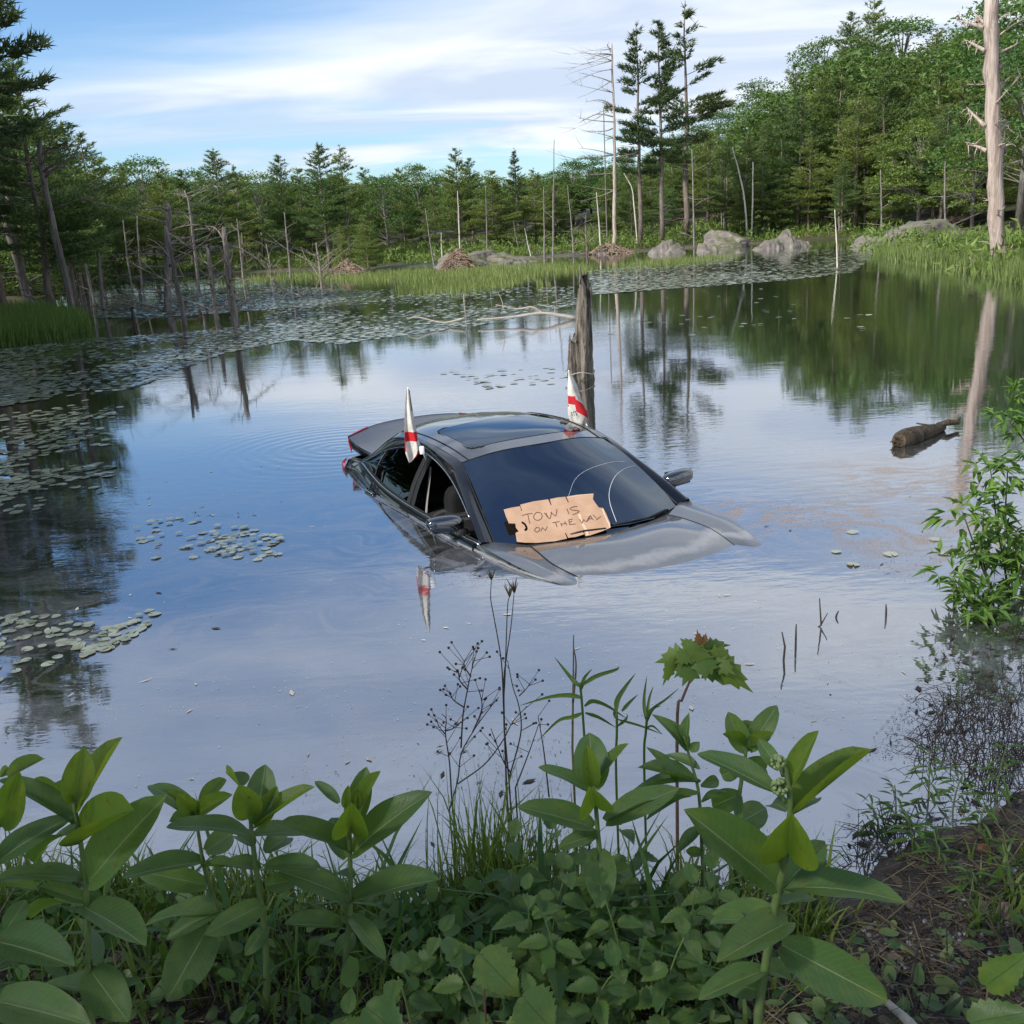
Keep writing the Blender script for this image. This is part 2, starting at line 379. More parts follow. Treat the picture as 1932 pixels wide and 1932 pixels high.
# water: one flat sheet
wr = 260; wv_ = [(0, 60, 0)] + [(wr * math.cos(a), 60 + wr * math.sin(a), 0) for a in np.linspace(0, 2 * math.pi, 64, endpoint=False)]
o = arr(wv_, [(0, 1 + i, 1 + (i + 1) % 64) for i in range(64)], 'water', 'pond_water', kind='structure')
tag(o, 'still pond water mirroring clouds and trees')
# ------------------------------------------------------------------ car materials
def paintmat(name, dust, ior):
    m, t, o = newmat(name); tcn = N(t, 'ShaderNodeTexCoord'); v = tcn.outputs['Object']
    a = noise(t, v, 5, 7, .65); s = noise(t, v, 130, 2, .5); bl = noise(t, v, 34, 2, .5)
    ge = N(t, 'ShaderNodeNewGeometry'); sp = N(t, 'ShaderNodeSeparateXYZ'); t.links.new(ge.outputs['Normal'], sp.inputs[0])
    up = mapr(t, sp.outputs[2], .80, .99)                         # dust settles on what faces the sky
    df = math_n(t, 'MULTIPLY', math_n(t, 'MULTIPLY', mapr(t, a, .3, .7, .55, 1), dust), up)
    df = math_n(t, 'ADD', df, math_n(t, 'MULTIPLY', mapr(t, bl, .72, .76, 0, .25), up))
    sz = N(t, 'ShaderNodeSeparateXYZ'); t.links.new(v, sz.inputs[0])
    wl = math_n(t, 'ABSOLUTE', math_n(t, 'SUBTRACT', math_n(t, 'ADD', sz.outputs[2], math_n(t, 'MULTIPLY', a, .03)), .925))
    df = math_n(t, 'MAXIMUM', df, mapr(t, wl, .002, .012, .45, 0))     # dried scum line left by the water
    b = bsdf(t, (.004, .005, .007), .3, .0, .1, None, Coat_Weight=1.0, Coat_Roughness=.018, Coat_IOR=ior)
    d = bsdf(t, mixc(t, mapr(t, s, .4, .65), (.40, .40, .41), (.30, .29, .28)), .5, 0, .5)
    mx = N(t, 'ShaderNodeMixShader'); t.links.new(df, mx.inputs[0]); t.links.new(b.outputs[0], mx.inputs[1]); t.links.new(d.outputs[0], mx.inputs[2])
    t.links.new(mx.outputs[0], o.inputs[0])
paintmat('paint_black', .06, 1.5); paintmat('paint_black_sheen', .15, 2.4)  # one black paint; second copy boosts the sky sheen on upper panels
def glassmat(name, tint, ior, rough=.008, smudge=.0):
    m, t, o = newmat(name)
    fr = N(t, 'ShaderNodeFresnel'); fr.inputs[0].default_value = ior
    tr = N(t, 'ShaderNodeBsdfTransparent'); tr.inputs[0].default_value = (*tint, 1)
    gl = N(t, 'ShaderNodeBsdfGlossy'); gl.inputs['Roughness'].default_value = rough; gl.inputs['Color'].default_value = (.80, .90, 1.0, 1)
    mx = N(t, 'ShaderNodeMixShader'); t.links.new(fr.outputs[0], mx.inputs[0]); t.links.new(tr.outputs[0], mx.inputs[1]); t.links.new(gl.outputs[0], mx.inputs[2])
    t.links.new(mx.outputs[0], o.inputs[0])
glassmat('glass_windscreen', (.045, .06, .085), 2.7); glassmat('glass_tinted', (.015, .018, .02), 1.42); glassmat('glass_roof', (.01, .012, .015), 2.3)
simple('plastic_black', (.010, .010, .011), (.018, .018, .018), .45, 40, .4)
simple('rubber', (.008, .008, .008), None, .6)
simple('gap_dark', (.002, .002, .002), None, .9)
simple('chrome', (.75, .76, .78), None, .14, metal=1.0)
simple('seat_fabric', (.006, .006, .006), (.010, .010, .010), .85, 60, .2)
simple('belt_web', (.22, .21, .20), (.27, .26, .25), .8, 80, .2)
simple('lamp_red', (.42, .008, .014), (.55, .012, .02), .12, 25, .6, Coat_Weight=1.0, Coat_Roughness=.02)
simple('cardboard', (.40, .245, .155), (.48, .31, .21), .85, 9, .15, .25, .004, (1, 1, 1))
simple('marker', (.115, .06, .042), (.16, .09, .065), .8, 60, .1)
simple('torn_edge', (.55, .40, .27), (.62, .46, .33), .9, 40, .1)
simple('mirror_glass', (.5, .5, .5), None, .03, metal=1.0)
simple('ink_black', (.012, .012, .016), None, .7)
simple('white_plastic', (.75, .75, .74), None, .4)
simple('scratch', (.62, .64, .67), None, .5)

CARM = Matrix.Translation((.184, 7.178, -.907)) @ (Matrix.Rotation(R_(-64.2), 4, 'Z') @ Matrix.Rotation(R_(-.54), 4, 'Y') @ Matrix.Rotation(R_(.45), 4, 'X'))
CMI = CARM.inverted()
car = thing('sunken_car', 'black sedan sunk to its windows in the pond with a dusty hood', 'car'); car.matrix_world = CARM
def mir(G): G = np.array(G, float).copy(); G[..., 1] *= -1; return G
def patch(name, G, nu, nv, mat, side=1, parent=car, off=0.0):
    G = np.array(G, float)
    if side < 0: G = mir(G)
    A = cgrid(G, nu, nv)
    if off:
        du = np.gradient(A, axis=0); dv = np.gradient(A, axis=1); n = np.cross(du, dv); n /= np.linalg.norm(n, axis=-1, keepdims=True) + 1e-9
        n *= np.where(n[..., 2:3] < 0, -1, 1); A = A + n * off
    b = MB(); b.add(A.reshape(-1, 3), grid_faces(nu, nv), [(i / (nu - 1), j / (nv - 1)) for i in range(nu) for j in range(nv)])
    o_ = b.build(name, mat, parent); return o_
def sym(edge_to_c):                      # rows given from edge (y>0) to centre -> full width row
    r = [list(p) for p in edge_to_c]; return [[p[0], -p[1], p[2]] for p in r] + [p for p in r[-2::-1]]
def line(name, P, r, mat, side=1, n=40, seg=5, parent=car):
    P = crom(P, n);
    if side < 0: P = mir(P)
    b = MB(); tube(b, P, r, seg); return b.build(name, mat, parent)

# hood
HOOD = [sym([(.93, .54, .928), (.985, .34, .924), (1.02, 0, .922)]), sym([(1.08, .562, .931), (1.12, .36, .942), (1.15, 0, .940)]),
        sym([(1.35, .585, .915), (1.38, .35, .928), (1.40, 0, .931)]), sym([(1.68, .535, .880), (1.72, .30, .887), (1.74, 0, .889)]),
        sym([(1.93, .51, .822), (1.98, .29, .829), (2.0, 0, .832)]), sym([(2.10, .50, .75), (2.17, .28, .785), (2.20, 0, .80)])]
patch('hood', HOOD, 44, 41, 'paint_black_sheen')
SEAM = [r[-1] for r in HOOD]
FX = [.74, 1.05, 1.35, 1.70, 1.95, 2.12]
Hy = [.822, .812, .785, .690, .655, .615]; Hz = [.948, .938, .922, .888, .826, .742]; By = [.87, .895, .90, .86, .79, .70]
FEN = []
for i, x in enumerate(FX):
    s = SEAM[i]; H = np.array([x, Hy[i], Hz[i]])
    FEN.append([(s[0], s[1] + .004, s[2]), tuple((np.array(s) * .45 + H * .55) + [0, 0, .010]), tuple(H + [0, -.010, .0035]), tuple(H), tuple(H + [0, .004, -.010]), tuple(H + [0, .016, -.035]), (x, By[i], Hz[i] - .10), (x, By[i] + .01, .55), (x, By[i] - .03, .25)])
for s in (1, -1):
    patch('fender', FEN, 34, 40, 'paint_black_sheen', s)
    line('hood_gap', [(p[0], p[1], p[2] + .001) for p in SEAM], .0045 if s < 0 else .0025, 'gap_dark', s)
# front bumper under water closes the nose
BUM = [sym([(2.12, .615, .742), (2.2, .35, .76), (2.23, 0, .77)]), sym([(2.18, .68, .6), (2.30, .4, .6), (2.33, 0, .6)]), sym([(2.12, .70, .25), (2.25, .4, .22), (2.28, 0, .22)])]
patch('front_bumper', BUM, 12, 24, 'paint_black')
# windscreen
WSB = [(.80, .712, .935), (.93, .38, .915), (.99, 0, .905)]; WST = [(.065, .588, 1.328), (.14, .32, 1.378), (.17, 0, 1.39)]
def lerp_rows(a, b, t, bul): return [tuple(np.array(p) * (1 - t) + np.array(q) * t + np.array([.45, 0, .9]) * bul) for p, q in zip(a, b)]
WS = [sym(WSB), sym(lerp_rows(WSB, WST, .33, .020)), sym(lerp_rows(WSB, WST, .67, .022)), sym(WST)]
ws = patch('windscreen', WS, 28, 36, 'glass_windscreen')
# black cowl strip at the foot of the glass
COW = [sym([(.86, .705, .926), (.97, .38, .918), (1.02, 0, .914)]), sym([(.80, .715, .928), (.92, .38, .906), (.98, 0, .897)])]
patch('cowl_strip', COW, 4, 30, 'plastic_black')
# roof
RE = [(.065, .588, 1.328), (-.2, .603, 1.372), (-.6, .61, 1.395), (-1.0, .60, 1.38), (-1.25, .585, 1.345)]
RC = [(.17, 0, 1.39), (-.16, 0, 1.437), (-.6, 0, 1.458), (-1.0, 0, 1.445), (-1.27, 0, 1.418)]
ROOF = [sym([e, ((e[0] * .45 + c[0] * .55), .33, e[2] * .22 + c[2] * .78), c]) for e, c in zip(RE, RC)]
patch('roof', ROOF, 40, 40, 'paint_black_sheen')
RA = cgrid(ROOF, 81, 81)
def rpt(u, v, lift=0.0): p = RA[int(round(u * 80)), int(round(v * 80))].copy(); p[2] += lift; return p
# glass sunroof panel and its gap
pts = []
def rrect(u0, u1, v0, v1, ru, rv, n=7):
    q = []
    for cu, cv, a0 in ((u1 - ru, v1 - rv, 0), (u0 + ru, v1 - rv, 90), (u0 + ru, v0 + rv, 180), (u1 - ru, v0 + rv, 270)):
        for k in range(n):
            a = R_(a0 + 90 * k / (n - 1)); q.append((cu + ru * math.cos(a), cv + rv * math.sin(a)))
    return q
rq = rrect(.13, .56, .13, .87, .05, .07)
SR = cgrid([[rpt(u, v, .003) for v in np.linspace(.14, .86, 8)] for u in np.linspace(.14, .55, 6)], 16, 20)
b = MB(); b.add(SR.reshape(-1, 3), grid_faces(16, 20)); b.build('sunroof', 'glass_roof', car)
b = MB(); tube(b, [rpt(u, v, .002) for u, v in rq] + [rpt(*rq[0], .002)], .0045, 5); b.build('sunroof_seal', 'gap_dark', car)
for v in (.045, .955): 
    b = MB(); tube(b, [rpt(u, v, .0015) for u in np.linspace(0, 1, 40)], .005, 5); b.build('roof_channel', 'gap_dark', car)
b = MB(); tube(b, [rpt(0, v, .001) for v in np.linspace(0, 1, 40)], .005, 5); b.build('windscreen_seal', 'rubber', car)
# rear window
RWB = [(-1.78, .60, 1.075), (-1.86, .32, 1.10), (-1.88, 0, 1.105)]; RWT = [ROOF[-1][4], ROOF[-1][3], ROOF[-1][2]]
RW = [sym(RWT), sym(lerp_rows(RWT, RWB, .5, .02)), sym(RWB)]
patch('rear_window', RW, 14, 24, 'glass_tinted')
# pillars and cant rails
RI = [(.80, .712, .935), (.56, .672, 1.066), (.30, .628, 1.205), (.065, .588, 1.328), (-.3, .606, 1.378), (-.6, .61, 1.395), (-1.0, .60, 1.38), (-1.25, .585, 1.345), (-1.55, .595, 1.195), (-1.78, .60, 1.075)]
RO = [(.80, .815, .955), (.55, .768, 1.075), (.25, .715, 1.192), (0, .682, 1.265), (-.3, .657, 1.314), (-.55, .647, 1.325), (-.95, .657, 1.297), (-1.3, .692, 1.215), (-1.52, .73, 1.13), (-1.72, .768, 1.058)]
RAIL = []
for a_, c_ in zip(RI, RO):
    a_, c_ = np.array(a_), np.array(c_); m_ = a_ * .45 + c_ * .55 + np.array([.004, .016, .020]); RAIL.append([tuple(a_), tuple(m_), tuple(c_ + np.array([0, .004, .0])), tuple(c_ + np.array([0, -.012, -.012]))])
for s in (1, -1): patch('roof_rail', RAIL, 60, 14, 'paint_black', s)
BELT = [(.80, .822, .950), (.30, .845, .958), (-.36, .848, .962), (-.9, .842, .985), (-1.3, .815, 1.022), (-1.66, .772, 1.058)]
BX = np.array([p[0] for p in BELT])
def belt(x):
    P = crom(BELT, 200); i = np.argmin(abs(P[:, 0] - x)); return np.array([x, P[i, 1], P[i, 2]])
def topl(x):
    P = crom(RO, 300); i = np.argmin(abs(P[:, 0] - x)); return np.array([x, P[i, 1], P[i, 2]])
def side_cols(x, wide=1.0):
    b_ = belt(x); return [tuple(b_), tuple(b_ + [0, .016, -.012]), tuple(b_ + [0, .034, -.055]), (x, b_[1] + .052, b_[2] - .095), (x, b_[1] + .045, b_[2] - .12), (x, .895, .70), (x, .905, .5), (x, .87, .26)]
for s in (1, -1):
    d = patch('front_door', [side_cols(x) for x in (.74, .5, .2, -.1, -.36)], 16, 24, 'paint_black', s)
    line('door_gap', side_cols(-.366)[:6], .003, 'gap_dark', s, 20, 4)
    line('door_gap', [(.74, .822, .948), (.742, .87, .86), (.742, .895, .70)], .003, 'gap_dark', s, 12, 4)
    d2 = patch('rear_door', [side_cols(x) for x in (-.37, -.6, -.85, -1.05, -1.22)], 16, 24, 'paint_black', s)
    line('door_gap', side_cols(-1.226)[:6], .003, 'gap_dark', s, 20, 4)
    # rear quarter down to the tail
    QX = [-1.23, -1.45, -1.72, -1.95, -2.15, -2.30]; QT = [(.82, 1.018), (.795, 1.04), (.768, 1.056), (.755, 1.035), (.735, 1.01), (.69, .985)]
    QU = []
    for x, (y_, z_) in zip(QX, QT):
        k = (-1.23 - x) / 1.07; QU.append([(x, y_ - .05, z_ + .002), (x, y_, z_), (x, y_ + .022, z_ - .02), (x, y_ + .05, z_ - .075), (x, y_ + .05 - .02 * k, z_ - .12), (x, .895 - .10 * k, .70), (x, .905 - .12 * k, .5), (x, .87 - .12 * k, .26)])
    patch('quarter_panel', QU, 26, 26, 'paint_black', s)
    # side glass
    bb = lambda x, t, o_=.0: tuple((belt(x) + [0, -.012, .004]) * (1 - t) + (topl(x) + [0, -.004, -.004]) * t + np.array([0, .018 * math.sin(math.pi * t), 0]))
    if s > 0: patch('front_window', [[bb(x, t) for t in (0, .5, 1)] for x in (.66, .4, .1, -.3)], 16, 10, 'glass_tinted', s)
    patch('rear_window_side', [[bb(x, t) for t in (0, .5, 1)] for x in (-.46, -.7, -1.0, -1.22)], 16, 10, 'glass_tinted', s)
    patch('quarter_window', [[bb(x, t) for t in (0, .5, 1)] for x in (-1.25, -1.4, -1.55, -1.64)], 12, 8, 'glass_tinted', s)
    patch('centre_pillar', [[tuple(np.array(bb(x, t)) + [0, .006, 0]) for t in (0, .5, 1)] for x in (-.31, -.385, -.46)], 6, 12, 'plastic_black', s)
    line('pillar_edge', [tuple(np.array(bb(-.385, t)) + [0, .010, 0]) for t in (0, .25, .5, .75, 1)], .004, 'rubber', s, 12)
    line('pillar_edge', [tuple(np.array(bb(-1.235, t)) + [0, .006, 0]) for t in (0, .5, 1)], .006, 'plastic_black', s, 10)
    line('chrome_trim', [tuple(np.array(p) + [0, .004, .006]) for p in BELT], .0065, 'chrome', s, 60)
    line('belt_seal', [tuple(np.array(p) + [0, -.012, .012]) for p in BELT], .007, 'rubber', s, 50)
    line('chrome_trim', [tuple(np.array(p) + [0, .003, -.006]) for p in RO[1:]], .0055, 'chrome', s, 60)
    line('windscreen_trim', [tuple(np.array(p) + [0.004, .004, .006]) for p in RI[:4]], .005, 'rubber', s, 30)
    # door handles
    for hx in (.02 - .34 + .05, -1.13):
        h0 = np.array([hx, belt(hx)[1] + .068, belt(hx)[2] - .070])
        b = MB(); tube(b, [h0 + [-.10, -.012, 0.006], h0 + [-.08, .012, .004], h0 + [0, .018, 0], h0 + [.08, .012, -.002], h0 + [.10, -.012, -.004]], [.008, .011, .012, .011, .008], 8)
        if s < 0: b.v = [(p[0], -p[1], p[2]) for p in b.v]
        b.build('door_handle', 'paint_black', car)
        line('handle_strip', [tuple(h0 + [-.085, .018, .010]), tuple(h0 + [0, .024, .006]), tuple(h0 + [.085, .018, .004])], .0035, 'chrome', s, 8)
    # tail lamp on the body
    TL = [[(-2.06, .775, 1.025), (-2.06, .80, .985), (-2.06, .808, .94)], [(-2.20, .745, 1.008), (-2.20, .785, .97), (-2.20, .79, .915)], [(-2.32, .68, .985), (-2.33, .73, .945), (-2.33, .745, .90)]]
    TL = [[(p[0], p[1] + .012, p[2] + .006) for p in r] for r in TL]
    patch('tail_lamp', TL, 10, 8, 'lamp_red', s)
    # door mirror: shell, glass, arm
    b = MB(); K = 14; J = 10; c0 = np.array([.50, .93, 1.045])
    for i in range(K + 1):
        th = math.pi * i / K - math.pi / 2
        for j in range(J):
            ph = 2 * math.pi * j / J; cx_, sx_ = math.cos(ph), math.sin(ph)
            sq = (abs(cx_) ** 4 + abs(sx_) ** 4) ** -.25
            yy = math.sin(th) * .125; rad = (max(math.cos(th), 0)) ** .42
            tpr = 1 - .22 * (yy + .125) / .25
            fx = (.060 if cx_ > 0 else .035); b.v.append(tuple(c0 + [cx_ * sq * fx * rad * 1.1 + .02 * (yy < 0) * 0 - .10 * (yy + .02) * .35, yy, sx_ * sq * .063 * rad * tpr + .10 * yy]))
    for i in range(K):
        for j in range(J): b.f.append((i * J + j, i * J + (j + 1) % J, (i + 1) * J + (j + 1) % J, (i + 1) * J + j)); b.m.append(0)
    if s < 0: b.v = [(p[0], -p[1], p[2]) for p in b.v]
    mo = b.build('door_mirror', 'paint_black_sheen', car)
    b = MB(); tube(b, [(.56, .80, .965), (.54, .85, .985), (.51, .89, 1.01)], [.035, .028, .024], 8)
    tube(b, [(.515, .80, .985), (.50, 1.04, 1.0)], [.012, .010], 6)
    if s < 0: b.v = [(p[0], -p[1], p[2]) for p in b.v]
    b.build('mirror_arm', 'plastic_black', mo)
    b = MB(); q = [(.462, .84, .985), (.452, 1.03, 1.0), (.452, 1.04, 1.085), (.462, .85, 1.09)]
    b.add([(p[0] - .006, p[1] * s, p[2]) for p in q], [(0, 1, 2, 3)]); b.build('mirror_glass', 'mirror_glass', mo)
# tail face, boot tub, boot lid standing ajar
TAIL = [sym([(-2.30, .69, .985), (-2.38, .4, .99), (-2.40, 0, .99)]), sym([(-2.34, .74, .85), (-2.44, .4, .85), (-2.46, 0, .85)]), sym([(-2.28, .72, .4), (-2.42, .4, .38), (-2.44, 0, .38)])]
patch('rear_bumper', TAIL, 12, 24, 'paint_black')
b = MB(); b.add([(-1.75, -.66, 1.0), (-2.28, -.62, .97), (-2.28, .62, .97), (-1.75, .66, 1.0), (-1.75, -.66, .80), (-2.2, -.6, .80), (-2.2, .6, .80), (-1.75, .66, .80)], [(4, 5, 6, 7), (0, 1, 5, 4), (1, 2, 6, 5), (2, 3, 7, 6), (3, 0, 4, 7)])
b.build('boot_well', 'plastic_black', car, False)
LID = [sym([(-1.80, .615, 1.082), (-1.87, .33, 1.112), (-1.89, 0, 1.118)]), sym([(-2.04, .672, 1.128), (-2.10, .36, 1.158), (-2.12, 0, 1.168)]),
       sym([(-2.24, .69, 1.178), (-2.36, .38, 1.222), (-2.39, 0, 1.236)]), sym([(-2.275, .69, 1.186), (-2.41, .38, 1.236), (-2.44, 0, 1.25)]), sym([(-2.29, .685, 1.160), (-2.43, .38, 1.206), (-2.46, 0, 1.218)]), sym([(-2.27, .66, 1.06), (-2.42, .36, 1.08), (-2.45, 0, 1.085)])]
lid = patch('boot_lid', LID, 36, 40, 'paint_black_sheen')
patch('lid_liner', [[(p[0] + .03, p[1] * .965, p[2] - .028) for p in r] for r in LID], 16, 24, 'gap_dark', 1, lid)
for s in (1, -1):
    ED = [r[-1] for r in LID[:5]]; SK = [[tuple(np.array(p) + [.0, .001, .001]), tuple(np.array(p) + [.004, .006, -.028]), tuple(np.array(p) + [.012, -.012, -.062 - .018 * k])] for k, p in enumerate(ED)]
    patch('lid_side', SK[:3], 10, 8, 'paint_black', s, lid); patch('lid_lamp', [SK[2], [tuple((np.array(a_) + np.array(b_)) / 2) for a_, b_ in zip(SK[2], SK[4])], SK[4]], 8, 8, 'lamp_red', s, lid)
LA = cgrid(LID, 61, 81)
for v0, v1 in ((0, 15), (65, 80)):
    G = LA[27:46, v0:v1 + 1].copy(); G[..., 2] += .007; G[-8:, :, 0] -= .006
    b = MB(); b.add(G.reshape(-1, 3), grid_faces(*G.shape[:2])); b.build('lid_lamp', 'lamp_red', lid)
# cabin: dark tub edge, dash, seats, belt
b = MB(); b.add([(.80, -.74, .93), (.80, .74, .93), (.2, .76, .95), (.2, -.76, .95), (.2, -.76, .6), (.2, .76, .6)], [(0, 1, 2, 3), (3, 2, 5, 4)]); b.build('dashboard', 'plastic_black', car, False)
b = MB(); b.add([(-1.15, -.70, .99), (-1.15, .70, .99), (-1.80, .62, 1.06), (-1.80, -.62, 1.06), (-1.10, -.7, .5), (-1.10, .7, .5)], [(0, 1, 2, 3), (0, 4, 5, 1)]); b.build('parcel_shelf', 'seat_fabric', car, False)
ROOFI = [[(p[0], p[1] * .97, p[2] - .03) for p in r] for r in ROOF]; patch('headliner', ROOFI, 12, 16, 'seat_fabric')
def rbox(c, h, n=10, pw=.35):
    b = MB(); K = n; J = 2 * n
    for i in range(K + 1):
        a = math.pi * i / K - math.pi / 2
        for j in range(J):
            p = 2 * math.pi * j / J; f = lambda q: math.copysign(abs(q) ** pw, q)
            b.v.append((c[0] + h[0] * f(math.cos(a)) * f(math.cos(p)), c[1] + h[1] * f(math.cos(a)) * f(math.sin(p)), c[2] + h[2] * f(math.sin(a))))
    for i in range(K):
        for j in range(J): b.f.append((i * J + j, i * J + (j + 1) % J, (i + 1) * J + (j + 1) % J, (i + 1) * J + j)); b.m.append(0)
    return b
for y_ in (-.37, .37):
    st = rbox((-.22, y_, .80), (.09, .25, .30)).build('seat', 'seat_fabric', car)
    rbox((-.30, y_, 1.17), (.05, .13, .085)).build('headrest', 'seat_fabric', st)
bs = rbox((-1.02, 0, .76), (.10, .62, .24)).build('rear_bench', 'seat_fabric', car)
for y_ in (-.38, .38): rbox((-1.08, y_, 1.04), (.05, .12, .07)).build('headrest', 'seat_fabric', bs)
for s in (-1, 1):
    b = MB(); P = [(-.345, .668, 1.24), (-.33, .70, 1.12), (-.31, .735, 1.0), (-.29, .76, .9)]
    for i, p in enumerate(P): b.v += [(p[0] + .025, p[1] * s, p[2]), (p[0] - .022, p[1] * s * .995, p[2])]
    b.f = [(2 * i, 2 * i + 1, 2 * i + 3, 2 * i + 2) for i in range(3)]; b.m = [0] * 3
    b.build('seat_belt', 'belt_web', car)
b = MB(); tube(b, [(.30 - .0, .37 + .18 * math.cos(a), .92 + .17 * math.sin(a)) for a in np.linspace(0, 2 * math.pi, 28)], .015, 8); b.build('steering_wheel', 'plastic_black', car)
b = rbox((.13, 0, 1.29), (.025, .11, .035)); b.build('rear_view_mirror', 'plastic_black', car)
# wipers on the glass
from mathutils.bvhtree import BVHTree
WSA = cgrid(WS, 40, 60); bvh = BVHTree.FromPolygons([Vector(p) for p in WSA.reshape(-1, 3)], grid_faces(40, 60))
def on_ws(px, py, lift=.01):
    o0 = CMI @ Vector(CC); d = (CMI.to_3x3() @ Vector(ray(px, py))).normalized(); h, n, i, q = bvh.ray_cast(o0, d)
    if h is None:
        h, n, i, q = bvh.find_nearest(o0 + d * 7.0)
        i2 = 0
        for k in range(30):                                     # march to the closest approach
            q2 = o0 + d * (5.5 + k * .08); hh, nn, ii, dd = bvh.find_nearest(q2)
            if dd < q: h, n, q = hh, nn, dd
    if n.z < 0: n = -n
    return h + n * lift
def wiper(pp, arm):
    wp = MB(); P = [on_ws(*p, .018) for p in pp]; tube(wp, P, .0085, 6); w_ = wp.build('wiper_blade', 'rubber', car)
    ab = MB(); tube(ab, [on_ws(*p, .034) for p in arm], [.009, .007, .006][:len(arm)], 6); ab.build('wiper_arm', 'plastic_black', w_)
wiper([(1148, 994), (1190, 988), (1235, 977), (1262, 968)], [(1255, 978), (1215, 985), (1190, 988)])
wiper([(1013, 1018), (1060, 1016), (1098, 1012), (1128, 1004)], [(1140, 1004), (1100, 1008), (1075, 1014)])
# old wiper sweeps scratched in the glass
def arcmark(pts, r=.0014):
    P = crom([on_ws(*p, .0015) for p in pts], 40); b = MB(); tube(b, P, r, 4); b.build('sweep_mark', 'scratch', car)
arcmark([(1072, 1000 - 62), (1085, 905), (1110, 886), (1150, 873), (1180, 871)], .0011)
arcmark([(1163, 985), (1151, 950), (1150, 925), (1160, 900), (1178, 885), (1200, 878)], .0017)
# ------------------------------------------------------------------ cardboard sign lying on the windscreen
ZS = lambda x, y: ((980 + x * 280 / 1932) * .94336, (960 + y * 280 / 1932) * .94336)
_c = on_ws(*ZS(1000, 450), .0); _n = None
_a, _b = on_ws(*ZS(500, 400), 0), on_ws(*ZS(1500, 350), 0); _d = on_ws(*ZS(1000, 700), 0)
_n = (_b - _a).cross(_c - _d).normalized()
if _n.z < 0: _n = -_n
PC = CARM @ (_c + _n * .030); PN = (CARM.to_3x3() @ _n).normalized()
def on_sign(x, y, lift=0):
    d = Vector(ray(*ZS(x, y))); o0 = Vector(CC); t_ = (PC + PN * lift - o0).dot(PN) / d.dot(PN); return o0 + d * t_
outline = [(190, 412), (300, 385), (412, 368), (432, 432), (446, 428), (416, 345), (600, 300), (800, 272), (838, 355), (850, 350), (828, 268), (940, 245), (1036, 236), (1075, 318), (1090, 314), (1056, 234),
           (1180, 212), (1428, 192), (1418, 270), (1450, 320), (1500, 385), (1560, 392), (1600, 470), (1625, 530), (1655, 600), (1662, 662), (1560, 705), (1440, 748), (1375, 770), (1318, 778), (1290, 700), (1275, 712), (1300, 752),
           (1180, 790), (1080, 802), (1048, 735), (1034, 742), (1062, 812), (900, 848), (640, 872), (480, 868), (372, 856), (352, 735), (400, 712), (358, 660), (350, 605), (262, 602), (215, 490)]
import bmesh
sign = thing('cardboard_sign', 'torn brown cardboard sign with handwritten tow message on the windscreen', 'sign', tuple(on_sign(900, 820)))
SI = sign.matrix_basis.inverted() if False else Matrix.Translation(-Vector(sign.location))
def extrude_poly(name, P, nrm, th, mat, parent, hole=None):
    bm = bmesh.new(); vs = [bm.verts.new(SI @ p) for p in P]; es = [bm.edges.new((vs[i], vs[(i + 1) % len(vs)])) for i in range(len(vs))]
    if hole:
        hv = [bm.verts.new(SI @ p) for p in hole]; es += [bm.edges.new((hv[i], hv[(i + 1) % len(hv)])) for i in range(len(hv))]
    bmesh.ops.triangle_fill(bm, use_beauty=True, use_dissolve=False, edges=es)
    g = bmesh.ops.extrude_face_region(bm, geom=bm.faces[:]); bmesh.ops.translate(bm, vec=nrm * th, verts=[e for e in g['geom'] if isinstance(e, bmesh.types.BMVert)])
    bmesh.ops.recalc_face_normals(bm, faces=bm.faces[:])
    me = bpy.data.meshes.new(name); bm.to_mesh(me); bm.free(); me.materials.append(M[mat]); return put(name, me, parent)
hole = [(428, 584), (450, 574), (490, 600), (515, 640), (522, 680), (505, 706), (478, 710), (470, 690), (490, 665), (470, 625), (440, 605)]
extrude_poly('board', [on_sign(*p) for p in outline], PN, .004, 'cardboard', sign, [on_sign(*p) for p in hole])
def stroke(name, pts, wd, mat, parent, lift=.0052, n=None):
    pts = np.array(pts, float); P = crom(pts, n or max(4, len(pts) * 4)) if len(pts) > 2 else np.array(pts); b = MB(); Q = []
    for i, p in enumerate(P):
        t_ = P[min(i + 1, len(P) - 1)] - P[max(i - 1, 0)]; t_ = t_ / (np.linalg.norm(t_) + 1e-9); nn = np.array([-t_[1], t_[0]]) * wd / 2
        Q += [SI @ on_sign(*(p + nn), lift), SI @ on_sign(*(p - nn), lift)]
    b.add(Q, [(2 * i, 2 * i + 1, 2 * i + 3, 2 * i + 2) for i in range(len(P) - 1)]); return b
